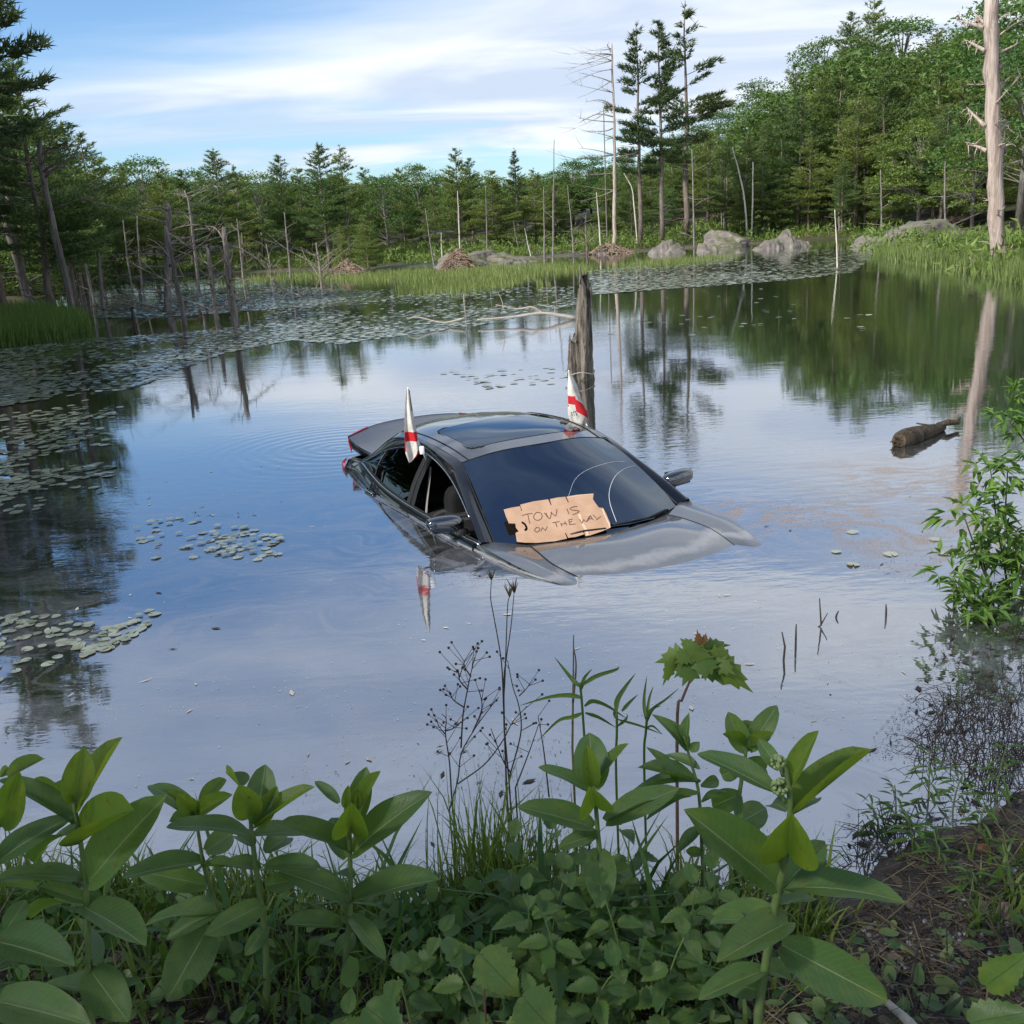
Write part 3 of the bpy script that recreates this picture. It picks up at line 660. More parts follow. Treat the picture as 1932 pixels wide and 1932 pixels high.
letters = {'T': [[(440, 490), (520, 468), (585, 462)], [(520, 468), (535, 540), (548, 605)]],
 'O': [[(640, 448), (605, 490), (610, 535), (655, 556), (705, 535), (718, 485), (690, 450), (640, 448)]],
 'W': [[(745, 450), (772, 480), (795, 515)], [(770, 452), (800, 515), (828, 528), (850, 440)], [(838, 440), (870, 470), (908, 492), (925, 400)]],
 'I': [[(1060, 395), (1078, 440), (1090, 470)]],
 'S': [[(1205, 362), (1150, 370), (1102, 395), (1130, 415), (1200, 420), (1228, 432), (1190, 460), (1140, 478)]],
 'O.001': [[(640, 655), (615, 690), (640, 718), (675, 700), (685, 665), (640, 655)]],
 'N': [[(700, 712), (722, 655)], [(722, 655), (765, 698)], [(765, 698), (790, 640)]],
 'T.001': [[(860, 590), (960, 572)], [(905, 585), (925, 650)]],
 'H': [[(975, 590), (992, 640)], [(985, 610), (1050, 595)], [(1030, 570), (1058, 620)]],
 'E': [[(1085, 550), (1100, 615)], [(1085, 550), (1140, 538)], [(1092, 580), (1135, 570)], [(1100, 615), (1180, 605)]],
 'W.001': [[(1235, 540), (1270, 600)], [(1270, 600), (1290, 545)], [(1290, 545), (1330, 572), (1370, 500)]],
 'A': [[(1345, 570), (1385, 490)], [(1385, 490), (1425, 555)], [(1360, 540), (1410, 530)]],
 'Y': [[(1420, 480), (1470, 530)], [(1530, 500), (1480, 540), (1465, 552)]]}
for L_, ss_ in letters.items():
    b = MB()
    for s_ in ss_:
        q = stroke('letter', s_, 11, 'marker', sign); k = len(b.v); b.v += [tuple(p) for p in q.v]; b.f += [tuple(k + i for i in f) for f in q.f]; b.m += [0] * len(q.f)
    b.build('letter', 'marker', sign, False)
# lighter creases, peeled paper and torn rim
for pp, wd in (([(1230, 470), (1270, 590), (1330, 700), (1345, 765)], 34), ([(1555, 400), (1590, 500), (1640, 600), (1655, 655)], 20), ([(1070, 245), (1250, 208), (1425, 196)], 9)):
    b = stroke('torn_rim', pp, wd, 'torn_edge', sign, .0048); b.build('torn_rim', 'torn_edge', sign, False)
b = stroke('crease', [(200, 440), (420, 400), (830, 330), (1400, 285)], 5, 'marker', sign, .0046, 30)

# ------------------------------------------------------------------ window flags
def flagmat(name, rules):
    m, t, o = newmat(name); tcn = N(t, 'ShaderNodeTexCoord'); sp = N(t, 'ShaderNodeSeparateXYZ'); t.links.new(tcn.outputs['UV'], sp.inputs[0])
    u, v = sp.outputs[0], sp.outputs[1]; tot = None
    for (u0, u1, v0, v1, sk) in rules:                      # printed red bars, v may slant with u
        vv = math_n(t, 'ADD', v, math_n(t, 'MULTIPLY', u, sk))
        k = math_n(t, 'MULTIPLY', math_n(t, 'MULTIPLY', math_n(t, 'GREATER_THAN', u, u0), math_n(t, 'LESS_THAN', u, u1)), math_n(t, 'MULTIPLY', math_n(t, 'GREATER_THAN', vv, v0), math_n(t, 'LESS_THAN', vv, v1)))
        tot = k if tot is None else math_n(t, 'MAXIMUM', tot, k)
    nz = noise(t, tcn.outputs['Object'], 14, 5, .6)
    wh = mixc(t, mapr(t, nz, .4, .65), (.66, .64, .60), (.50, .47, .42))
    col = mixc(t, tot, wh, (.50, .020, .028))
    b_ = bsdf(t, col, .75, 0, .2, bump(t, noise(t, tcn.outputs['UV'], 60, 2), .15, .002)); tr = N(t, 'ShaderNodeBsdfTranslucent'); t.links.new(col, tr.inputs[0])
    mx = N(t, 'ShaderNodeMixShader'); mx.inputs[0].default_value = .2; t.links.new(b_.outputs[0], mx.inputs[1]); t.links.new(tr.outputs[0], mx.inputs[2]); t.links.new(mx.outputs[0], o.inputs[0])
# u runs round the folded cloth: .0-.5 faces the camera (left to right), .5-1 is behind
flagmat('flag_cloth_a', [(0.0, 1.0, .43, .545, 0), (0.0, .10, .43, .72, 0), (.40, .50, .70, .93, 0), (.9, 1.0, .43, .72, 0)])
flagmat('flag_cloth_b', [(0.0, .28, .40, .55, .0), (.24, .52, .28, .52, -.62), (.60, 1.0, .40, .6, 0)])
def flag(name, label, rows, Y, mat, pole0, pole1, folds=3, ph=0.0, via=()):
    root = thing(name, label, 'flag', tuple(pole0)); T0 = Vector(root.location)
    b = MB(); tube(b, crom([tuple(Vector(p) - T0) for p in (pole0, *via, pole1)], 14), .005, 8); po = b.build('pole', 'white_plastic', root)
    b = MB(); K = 28; R0 = np.array(rows, float); R2 = crom(R0, 26); cloth = []
    tt = np.linspace(0, 1, len(R2))
    for t_, (xl, xr, y_) in zip(tt, R2):
        c_ = at_y((xl + xr) / 2, y_, Y); hw = (xr - xl) / 2 * px_m(Y)
        right = np.array([CR[0][0], CR[1][0], 0]); fwd = np.array([0, 1, 0])
        for k in range(K):
            th = math.pi - 2 * math.pi * k / K; rf = 1 + .0 * t_
            dx = math.cos(th) * hw * (1 + .10 * math.sin(9 * t_ + 2 * th)); dy = -math.sin(th) * hw * .55 + .42 * hw * math.sin(folds * th + ph + 3.5 * t_)
            cloth.append(c_ + right * dx + fwd * dy)
    b.add([tuple(Vector(p) - T0) for p in cloth], [(i * K + k, i * K + k + 1, (i + 1) * K + k + 1, (i + 1) * K + k) for i in range(len(R2) - 1) for k in range(K - 1)], [(k / (K - 1), t_) for t_ in tt for k in range(K)])
    cl_ = b.build('cloth', mat, root)
    return root, T0, cl_
ZF = lambda x, y: ((660 + x * 300 / 1932) * .94336, (760 + y * 300 / 1932) * .94336)
def zrow(Z, rows): return [(Z(l, y)[0], Z(r, y)[0], Z(0, y)[1]) for l, r, y in rows]
pR0 = CARM @ Vector((-.40, -.675, 1.285)); pR1 = Vector(at_y(*ZF(1003, 95), 7.22))
fr_, T0, _ = flag('window_flag', 'wet white flag with red cross drooping above the dark side window', zrow(ZF, [(990, 1012, 110), (975, 1040, 280), (968, 1068, 450), (962, 1098, 600), (960, 1130, 740), (962, 1145, 850), (975, 1140, 930), (995, 1110, 985), (1018, 1035, 1062)]), 7.08, 'flag_cloth_a', pR0, pR1, 3, .6, (at_y(*ZF(1112, 720), 7.12), at_y(*ZF(1050, 400), 7.14)))
b = rbox((0, 0, 0), (.018, .012, .03), 6); b.v = [tuple(Vector(at_y(*ZF(1185, 905), 6.98)) - T0 + Vector(p)) for p in b.v]; b.build('window_clip', 'white_plastic', fr_)
b = MB(); tube(b, [Vector(at_y(*ZF(1020, 130), 7.1)) - T0, Vector(at_y(*ZF(1058, 400), 7.06)) - T0], .004, 6); b.build('hem', 'twig_dark', fr_)
ZG = lambda x, y: ((1100 + x * 120 / 1288) * .94336, (690 + y * 180 / 1932) * .94336)
pL0 = CARM @ Vector((-.30, .665, 1.34)); YL = pL0.y + .05; pL1 = Vector(at_y(*ZG(400, 545), YL))
fl_, T1, _ = flag('window_flag', 'wet white flag with red cross and black letters behind the roof', zrow(ZG, [(395, 420, 560), (392, 520, 760), (388, 580, 900), (385, 635, 1050), (380, 690, 1200), (382, 745, 1350), (410, 800, 1510), (470, 740, 1670), (520, 690, 1760)]), YL, 'flag_cloth_b', pL0, pL1, 2, .2, (at_y(*ZG(620, 1350), YL + .03), at_y(*ZG(480, 900), YL + .03)))
def fstroke(b, pts, wd, Y, T):
    for p, q in zip(pts[:-1], pts[1:]):
        p, q = np.array(p, float), np.array(q, float); t_ = (q - p) / np.linalg.norm(q - p); nn = np.array([-t_[1], t_[0]]) * wd / 2
        b.add([tuple(Vector(at_y(*ZG(*(a)), Y)) - T) for a in (p + nn, q + nn, q - nn, p - nn)], [(0, 1, 2, 3)])
for let in ([[(450, 1450), (480, 1445)], [(465, 1450), (478, 1520)], [(468, 1522), (490, 1516)]], [[(490, 1440), (530, 1432)], [(508, 1440), (520, 1520)]], [[(530, 1430), (565, 1425)], [(548, 1430), (570, 1505)], [(555, 1510), (598, 1498)]]):
    b = MB()
    for s_ in let: fstroke(b, s_, 13, YL - .058, T1)
    b.build('letter', 'ink_black', fl_, False)
# ------------------------------------------------------------------ trees
def tri_tufts(P, D, n, length, width, rs, spread=.55):
    P = np.asarray(P); D = np.asarray(D); k = len(P)
    P = np.repeat(P, n, 0); D = np.repeat(D, n, 0) + rs.normal(0, spread, (k * n, 3)); D /= np.linalg.norm(D, axis=1, keepdims=True) + 1e-9
    L = length * rs.uniform(.6, 1.25, (k * n, 1)); s = rs.normal(0, 1, (k * n, 3)); s -= D * (s * D).sum(1, keepdims=True); s /= np.linalg.norm(s, axis=1, keepdims=True) + 1e-9
    P = P + rs.normal(0, length * .16, P.shape)
    a = P - s * width / 2 - D * L * .15; b_ = P + s * width / 2 - D * L * .15; c = P + D * L
    return np.stack([a, b_, c], 1).reshape(-1, 3)
def tri_mesh(name, V, mat):
    n = len(V) // 3; me = bpy.data.meshes.new(name); me.vertices.add(len(V)); me.vertices.foreach_set('co', np.ascontiguousarray(V, dtype=np.float32).ravel())
    me.loops.add(n * 3); me.loops.foreach_set('vertex_index', np.arange(n * 3, dtype=np.int32)); me.polygons.add(n); me.polygons.foreach_set('loop_start', np.arange(0, n * 3, 3, dtype=np.int32)); me.polygons.foreach_set('loop_total', np.full(n, 3, dtype=np.int32))
    me.materials.append(M[mat]); me.update(calc_edges=True); return me
def pine(seed, H=12.0, c0=.22, spread=.25, mat='pine_needles', sparse=1.0, dead=True, tn=6, oneside=0):
    rs = np.random.RandomState(seed); rn = random.Random(seed); tb = MB(); P = []; D = []
    tw = [np.array([0, 0, H * t]) + np.array([rs.normal(0, .05), rs.normal(0, .05), 0]) * (0 < t < 1) for t in np.linspace(0, 1, 9)]
    tube(tb, tw, [H * .0125 * (1 - .93 * t) + .01 for t in np.linspace(0, 1, 9)], 7, jit=.2, rn=rn)
    h = c0 * H
    while h < H * .985:
        s = (h - c0 * H) / (H - c0 * H); prof = (1 - s) ** .8 * (.50 + .50 * min(1, s / .22)) + .03
        for q in range(rn.randint(4, 6)):
            if rn.random() > sparse: continue
            az = rn.random() * 2 * math.pi
            if oneside and math.cos(az - oneside) < -.2 and rn.random() < .6: continue
            L = spread * H * prof * rn.uniform(.6, 1.18); sl = math.tan(R_(2 + 38 * s + rn.uniform(-8, 8))); out = np.array([math.cos(az), math.sin(az), 0]); lat = np.array([-out[1], out[0], 0])
            z = lambda r: sl * r * (1 - .25 * r / max(L, .3)) + .10 * (r / max(L, .3)) ** 3 * L; b0 = np.array([0, 0, h + rn.uniform(-.2, .2)])
            tube(tb, [b0 + out * r + np.array([0, 0, z(r)]) for r in (0, L * .5, L * .95)], [H * .0022 * (1 - s * .6), H * .0014, .008], 4, cap=False, rn=rn)
            r = max(.28 * L, .12)
            while r < L * 1.02:
                hw = .30 * L * math.sin(min(1, (r / L - .2) / .8 + .12) * math.pi * .62) * .9
                m = max(1, int(hw / .17))
                for j in range(-m, m + 1):
                    if rn.random() < .18: continue
                    u = j / max(m, 1) * hw; pp = b0 + out * (r - abs(u) * .35 + rn.uniform(-.08, .08)) + lat * u + np.array([0, 0, z(r) + rn.uniform(-.05, .09)])
                    P.append(pp); D.append(out * .75 + lat * .7 * (j / max(m, 1)) + np.array([0, 0, .55]))
                r += .24
        h += rn.uniform(.34, .58) * H / 12
    P.append(np.array([0, 0, H])); D.append(np.array([0, 0, 1]))
    if dead:                                              # dry lower limbs
        for q in range(26):
            h = rn.uniform(.06, c0 + .12) * H; az = rn.random() * 6.28; L = rn.uniform(.4, 1.7) * H / 12; o_ = np.array([math.cos(az), math.sin(az), rn.uniform(-.25, .25)])
            tube(tb, [np.array([0, 0, h]), np.array([0, 0, h]) + o_ * L * .6, np.array([0, 0, h - .05]) + o_ * L], [.022, .014, .006], 3, cap=False, rn=rn)
    V = tri_tufts(P, D, tn, .27 * H / 12, .062 * H / 12, rs)
    return tb.mesh('trunk', 'bark_pine'), tri_mesh('crown', V, mat)
def leafy(seed, H=11.0, mat='broad_leaves', wide=.30, c0=.22, nl=52, per=130, ls=.20):
    rs = np.random.RandomState(seed); rn = random.Random(seed); tb = MB()
    tube(tb, [(0, 0, 0), (.1, 0, H * .3), (-.05, .1, H * .6), (0, 0, H * .88)], [H * .017, H * .013, H * .008, .02], 7, jit=.15, rn=rn)
    V = []
    for k in range(nl):
        t = rn.uniform(0, 1) ** .85; zc = H * (c0 + (.95 - c0) * t); rad = wide * H * math.sqrt(max(.05, 1 - ((t - .38) / .64) ** 2)) * math.sqrt(rn.random()) ** .7; az = rn.random() * 6.283
        c = np.array([rad * math.cos(az), rad * math.sin(az), zc]); R = H * rn.uniform(.055, .11)
        tube(tb, [(0, 0, zc * .72), tuple(c * .6 + np.array([0, 0, zc * .32])), tuple(c)], [H * .004, H * .0025, .01], 4, cap=False, rn=rn)
        d = rs.normal(0, 1, (per, 3)); d /= np.linalg.norm(d, axis=1, keepdims=True); d[:, 2] = np.where(d[:, 2] < -.2, -d[:, 2] * .4, d[:, 2])
        p = c + d * R * rs.uniform(.55, 1.08, (per, 1)) * np.array([1.25, 1.25, .8])
        V.append(tri_tufts(p, d * .6 + np.array([0, 0, -.15]), 1, ls, ls * .62, rs, .6))
    return tb.mesh('trunk', 'bark_grey'), tri_mesh('crown', np.concatenate(V), mat)
PINES = [pine(s, 12, c, sp, m, 1.0) for s, c, sp, m in ((1, .16, .30, 'pine_needles_warm'), (2, .22, .28, 'pine_needles'), (3, .12, .32, 'pine_needles_warm'), (4, .28, .27, 'pine_needles'), (5, .18, .26, 'pine_needles_warm'))]
SPRUCE = pine(9, 12, .10, .17, 'dark_needles', 1.0)
TALL = [pine(s, 16, .36, .20, 'dark_needles', sp, True, 7, one) for s, sp, one in ((21, .62, 3.14), (22, .66, 0), (23, .40, .3))]
LEAFY = [leafy(s, 11, m) for s, m in ((31, 'broad_leaves'), (32, 'broad_leaves'), (33, 'broad_leaves_light'))]
ORD = ['first', 'second', 'third', 'fourth', 'fifth', 'sixth', 'seventh', 'eighth', 'ninth', 'tenth', 'eleventh', 'twelfth', 'thirteenth', 'fourteenth', 'fifteenth', 'sixteenth', 'seventeenth', 'eighteenth', 'nineteenth', 'twentieth', 'twenty-first', 'twenty-second', 'twenty-third', 'twenty-fourth', 'twenty-fifth', 'twenty-sixth', 'twenty-seventh', 'twenty-eighth', 'twenty-ninth', 'thirtieth', 'thirty-first', 'thirty-second', 'thirty-third', 'thirty-fourth']
def plant_tree(name, label, group, meshes, H0, px, py, Y, fat=1.0, hmin=3.0):
    p = at_y(px, py, Y); zb = gz(p[0], p[1]) - .15; H = max(hmin, p[2] - zb); s = H / H0
    root = thing(name, label, 'tree', (p[0], p[1], zb), group, rnd.random() * 6.28); root.scale = (s * fat, s * fat, s)
    put('trunk', meshes[0], root); put('crown', meshes[1], root); return root
KN = {'p': ('pine_tree', 'layered green pine'), 's': ('spruce_tree', 'narrow dark spruce'), 'd': ('leafy_tree', 'rounded leafy tree'), 'l': ('leafy_tree', 'light green leafy tree')}
def band(rows, phrase, group):
    rows = sorted(rows, key=lambda r: r[0])
    for i, (px, py, Y, k, *fat) in enumerate(rows):
        nm, ds = KN[k]; me, H0 = {'p': (PINES[i % 5], 12), 's': (SPRUCE, 12), 'd': (LEAFY[i % 2], 11), 'l': (LEAFY[2], 11)}[k]
        plant_tree(nm, f'{ds}, {ORD[i]} from the left {phrase}', group, me, H0, px, py, Y, fat[0] if fat else 1.0)
# far shore, left to right
band([(128, 330, 62, 'p', 1.2), (150, 254, 70, 'p', 1.3), (186, 300, 74, 'p', 1.3), (226, 312, 80, 'p', 1.2), (262, 293, 92, 'd', 1.3), (300, 316, 78, 'p', 1.25), (340, 322, 86, 'p', 1.3), (372, 318, 90, 'd', 1.2), (402, 282, 76, 'p', 1.3), (440, 312, 84, 'p', 1.3), (478, 322, 88, 'd', 1.2), (523, 294, 80, 'p', 1.15), (560, 318, 86, 'p', 1.3),
      (598, 271, 72, 'p', 1.3), (640, 275, 76, 'p', 1.2), (684, 318, 84, 'p', 1.2), (720, 326, 82, 'd', 1.2), (752, 318, 88, 'p', 1.1), (784, 306, 90, 'd', 1.1), (815, 345, 74, 'p', 1.2), (858, 282, 84, 'p', 1.1), (884, 300, 88, 'p', 1.2), (925, 322, 78, 'p', 1.35), (970, 280, 94, 's', 1.3), (1006, 318, 80, 'p', 1.35), (1044, 334, 82, 'p', 1.2), (1078, 300, 104, 'd', 1.3), (1112, 292, 108, 'd', 1.3)],
     'along the far shore', 'trees along the far shore')
plant_tree('pine_tree', 'small bushy light green pine standing forward at the marsh edge', 'trees along the far shore', PINES[2], 12, 686, 406, 66, 1.35)
plant_tree('pine_tree', 'small light pine left of the beaver lodge behind the marsh', 'trees along the far shore', PINES[0], 12, 640, 425, 68, 1.2)
# three tall open pines above the rocks
plant_tree('tall_pine', 'tall open pine, left of the pair rising above the rocky shore', 'tall open pines above the rocks', TALL[0], 16, 1200, 48, 74)
plant_tree('tall_pine', 'tall open pine, right of the pair rising above the rocky shore', 'tall open pines above the rocks', TALL[1], 16, 1243, 43, 74)
plant_tree('tall_pine', 'tallest scraggly pine with sparse crooked limbs above the rocky shore', 'tall open pines above the rocks', TALL[2], 16, 1292, 11, 80, 1.25)
# right slope
band([(1150, 318, 84, 'p', 1.3), (1190, 330, 80, 'p', 1.2), (1226, 292, 92, 'p', 1.3), (1268, 250, 98, 'p', 1.3), (1252, 352, 82, 'd', 1.2), (1335, 246, 92, 'p', 1.3), (1372, 268, 84, 'p', 1.15), (1410, 250, 86, 'p', 1.3), (1448, 226, 92, 'p', 1.2), (1476, 196, 90, 'p', 1.3), (1512, 178, 84, 'p', 1.25), (1548, 140, 88, 'p', 1.2), (1588, 128, 86, 'p', 1.25), (1636, 205, 80, 'p', 1.1), (1672, 130, 82, 'p', 1.3), (1622, 170, 78, 'p', 1.35), (1592, 300, 76, 'p', 1.2), (1530, 250, 80, 'p', 1.3), (1440, 290, 80, 'p', 1.3), (1690, 250, 74, 'p', 1.3), (1790, 200, 70, 'p', 1.3), (1480, 330, 80, 'p', 1.3), (1560, 300, 80, 'p', 1.2), (1400, 345, 80, 'p', 1.2), (1712, 176, 82, 'p', 1.15), (1744, 226, 72, 'l', 1.35), (1776, 128, 80, 'p', 1.2), (1818, 150, 72, 'p', 1.15), (1846, 250, 60, 'l', 1.2), (1905, 110, 64, 'p', 1.3), (1950, 60, 58, 'd', 1.3)],
     'on the right shore slope', 'trees on the right shore slope')
band([(1180, 292, 118, 'd', 1.3), (1300, 238, 120, 'd', 1.3), (1356, 205, 118, 'd', 1.3), (1432, 150, 116, 'd', 1.35), (1500, 118, 106, 'p', 1.2), (1556, 70, 120, 'd', 1.2), (1606, 24, 118, 'p', 1.1), (1650, 2, 116, 'p', 1.1), (1706, 30, 112, 'd', 1.5), (1768, 56, 98, 'p', 1.4), (1812, 60, 104, 'd', 1.3), (1868, 40, 92, 'd', 1.3), (1922, -20, 84, 'd', 1.3), (1985, -60, 76, 'd', 1.3)],
     'along the right ridge line', 'trees along the right ridge')
# left bank, close
for i, (px, py, Y, me, fat, lb) in enumerate([(-185, -420, 33, TALL[1], 1.0, 'very tall dark pine whose limbs reach in at the left frame edge'), (22, 120, 37, PINES[1], 1.35, 'dark pine leaning over the left bank, nearest the frame edge'), (88, 232, 42, PINES[3], 1.3, 'dark pine on the left bank behind the leaning dead trunks'), (-210, -330, 30, TALL[0], 1.3, 'tall pine mostly outside the left frame edge'), (52, 330, 50, PINES[4], 1.3, 'short dark pine filling in low behind the left bank'),
                                   (-40, 60, 44, PINES[3], 1.4, 'dark pine half cut off by the left frame edge'), (116, 330, 54, PINES[1], 1.2, 'short pine right of the leaning trunks on the left bank'), (-260, -250, 24, TALL[1], 1.5, 'tall pine beyond the left frame edge, nearest the camera')]):
    plant_tree('pine_tree', lb, 'pines on the left bank', me, 16 if me in TALL else 12, px, py, Y, fat)
# the wood behind the front trees reads as one mass: merged objects
def wood_spots(rn):
    spots = []
    for px in range(-120, 2100, 21):
        for lay in range(3):
            Y = rn.uniform(98, 112) + 12 * lay
            if px < 130: Y = rn.uniform(56, 66) + 10 * lay
            if px > 1700: Y -= 24 * min(1, (px - 1700) / 250)
            sil = np.interp(px, [0, 150, 260, 600, 1080, 1200, 1300, 1430, 1550, 1620, 1750, 1932, 2100], [230, 330, 330, 330, 322, 310, 262, 185, 110, 80, 85, 60, 40])
            spots.append((px + rn.uniform(-12, 12), sil + rn.uniform(2, 30) + 6 * lay, Y))
    for px in range(-120, 2100, 17):                       # young growth between the trunks
        for lay in range(2):
            Y = rn.uniform(96, 116)
            if px < 130: Y = rn.uniform(50, 66)
            if px > 1640: Y -= 26 * min(1, (px - 1640) / 250)
            spots.append((px + rn.uniform(-9, 9), np.interp(px, [0, 1100, 1300, 1932], [412, 400, 360, 290]) + rn.uniform(-25, 25), Y))
    return spots
def merged_wood(meshes, H0, pick, seed):
    rs = np.random.RandomState(seed); rn = random.Random(seed); parts = []; src = []
    for me in meshes:
        co = np.empty(len(me.vertices) * 3, np.float32); me.vertices.foreach_get('co', co); T = co.reshape(-1, 3, 3); src.append(T[rs.permutation(len(T))[:2500]])
    for i, (px, py, Y) in enumerate(wood_spots(random.Random(5))):
        if (i * 7919 % 100) / 100 >= (.5 if px < 1250 else .85) and pick == 0 or (i * 7919 % 100) / 100 < .5 and pick == 1: continue
        if pick == 1 and px > 1250 and i % 3: continue
        p = at_y(px, py, Y); zb = gz(p[0], p[1]); H = max(4, p[2] - zb); T = rn.choice(src); s = H / H0; a = rn.random() * 6.28; c_, s_ = math.cos(a), math.sin(a)
        ctr = T.mean(1, keepdims=True); Q = (ctr + (T - ctr) * (1.5 if pick else 1.95)).reshape(-1, 3)
        parts.append(np.stack([(Q[:, 0] * c_ - Q[:, 1] * s_) * s * 1.25 + p[0], (Q[:, 0] * s_ + Q[:, 1] * c_) * s * 1.25 + p[1], Q[:, 2] * s + zb], 1))
    return np.concatenate(parts)
o = put('background_pinewood', tri_mesh('background_pinewood', merged_wood([PINES[1][1], PINES[3][1], PINES[0][1]], 12, 0, 77), 'pine_needles')); tag(o, 'dense pine wood closing off the pond behind the front trees', 'wood', kind='stuff')
o = put('background_wood', tri_mesh('background_wood', merged_wood([LEAFY[0][1], LEAFY[1][1]], 11, 1, 78), 'broad_leaves')); tag(o, 'dense leafy wood closing off the pond behind the front trees', 'wood', kind='stuff')
# brush at the forest edge
def brush():
    rs = np.random.RandomState(3); P = []; D = []
    for px in np.arange(-60, 2000, 3.2):
        for k in range(5):
            y_s = np.interp(px, [p[0] for p in shore_px[6:]], [p[1] for p in shore_px[6:]]); Y = at_z(px, y_s)[1] + rs.uniform(3.0, 24) * (1 if px < 1640 else .7); p = at_y(px, 480, Y); z = gz(p[0], Y); hh = rs.uniform(.1, .8) * rs.uniform(.4, 1.6)
            n = 9; P.append(np.array([p[0], Y, z]) + rs.normal(0, .45, (n, 3)) * [1.2, 1.2, 0] + np.stack([np.zeros(n), np.zeros(n), rs.uniform(0, hh, n)], 1)); D.append(np.tile([0, 0, .7], (n, 1)))
    return tri_tufts(np.concatenate(P), np.concatenate(D), 2, .28, .11, rs, .8)
o = put('undergrowth', tri_mesh('undergrowth', brush(), 'broad_leaves_light')); tag(o, 'low green and brown undergrowth at the foot of the wood', 'undergrowth', kind='stuff')

for i, (x, y, H) in enumerate([(-17.8, 14, 13), (-20.2, 19, 15), (-21.5, 24, 14), (-22, 29, 15), (-23, 34, 15), (-22.5, 16, 15), (-24.5, 26, 16), (-25, 31, 15), (-16, 10.5, 12), (-19.5, 11, 14)]):
    me = PINES[i % 5]; root = thing('bank_pine', f'dark pine outside the left frame edge, {ORD[i]} of the row along the left bank', 'tree', (x, y, max(0, gz(x, y)) - .1), 'pines beyond the left frame edge', i * 1.3); root.scale = (H / 12 * 1.2, H / 12 * 1.2, H / 12); put('trunk', me[0], root); put('crown', me[1], root)
# unseen trees added to shade the bank and mirror in the car and water
for x, y, H, me, H0, lb in ((-17, 9, 14, PINES[1], 12, 'tall pine on the left bank outside the frame, level with the car'), (-20, 15, 15, PINES[3], 12, 'tall pine on the left bank outside the frame, past the car'), (-13.5, 5.0, 12, LEAFY[0], 11, 'leafy tree on the left bank outside the frame, near the camera'), (-23, 22, 16, PINES[0], 12, 'tall pine on the left bank just outside the frame'), (-24, 12, 15, LEAFY[1], 11, 'leafy tree behind the left bank pines outside the frame'),
      (-13, -8, 15, LEAFY[0], 11, 'unseen leafy tree added for shade far behind the camera on the left'), (-9.5, -13, 15, LEAFY[1], 11, 'unseen leafy tree added for shade behind the camera, left of its line of sight'), (3, -14, 12, LEAFY[0], 11, 'unseen leafy tree added for shade straight behind the camera'), (-17, -3, 15, PINES[1], 12, 'unseen pine added for shade left of the camera outside the frame')):
    root = thing('shade_tree', lb, 'tree', (x, y, gz(x, y) - .1), 'trees around the viewpoint', rnd.random() * 6); root.scale = (H / H0 * 1.1, H / H0 * 1.1, H / H0); put('trunk', me[0], root); put('crown', me[1], root)
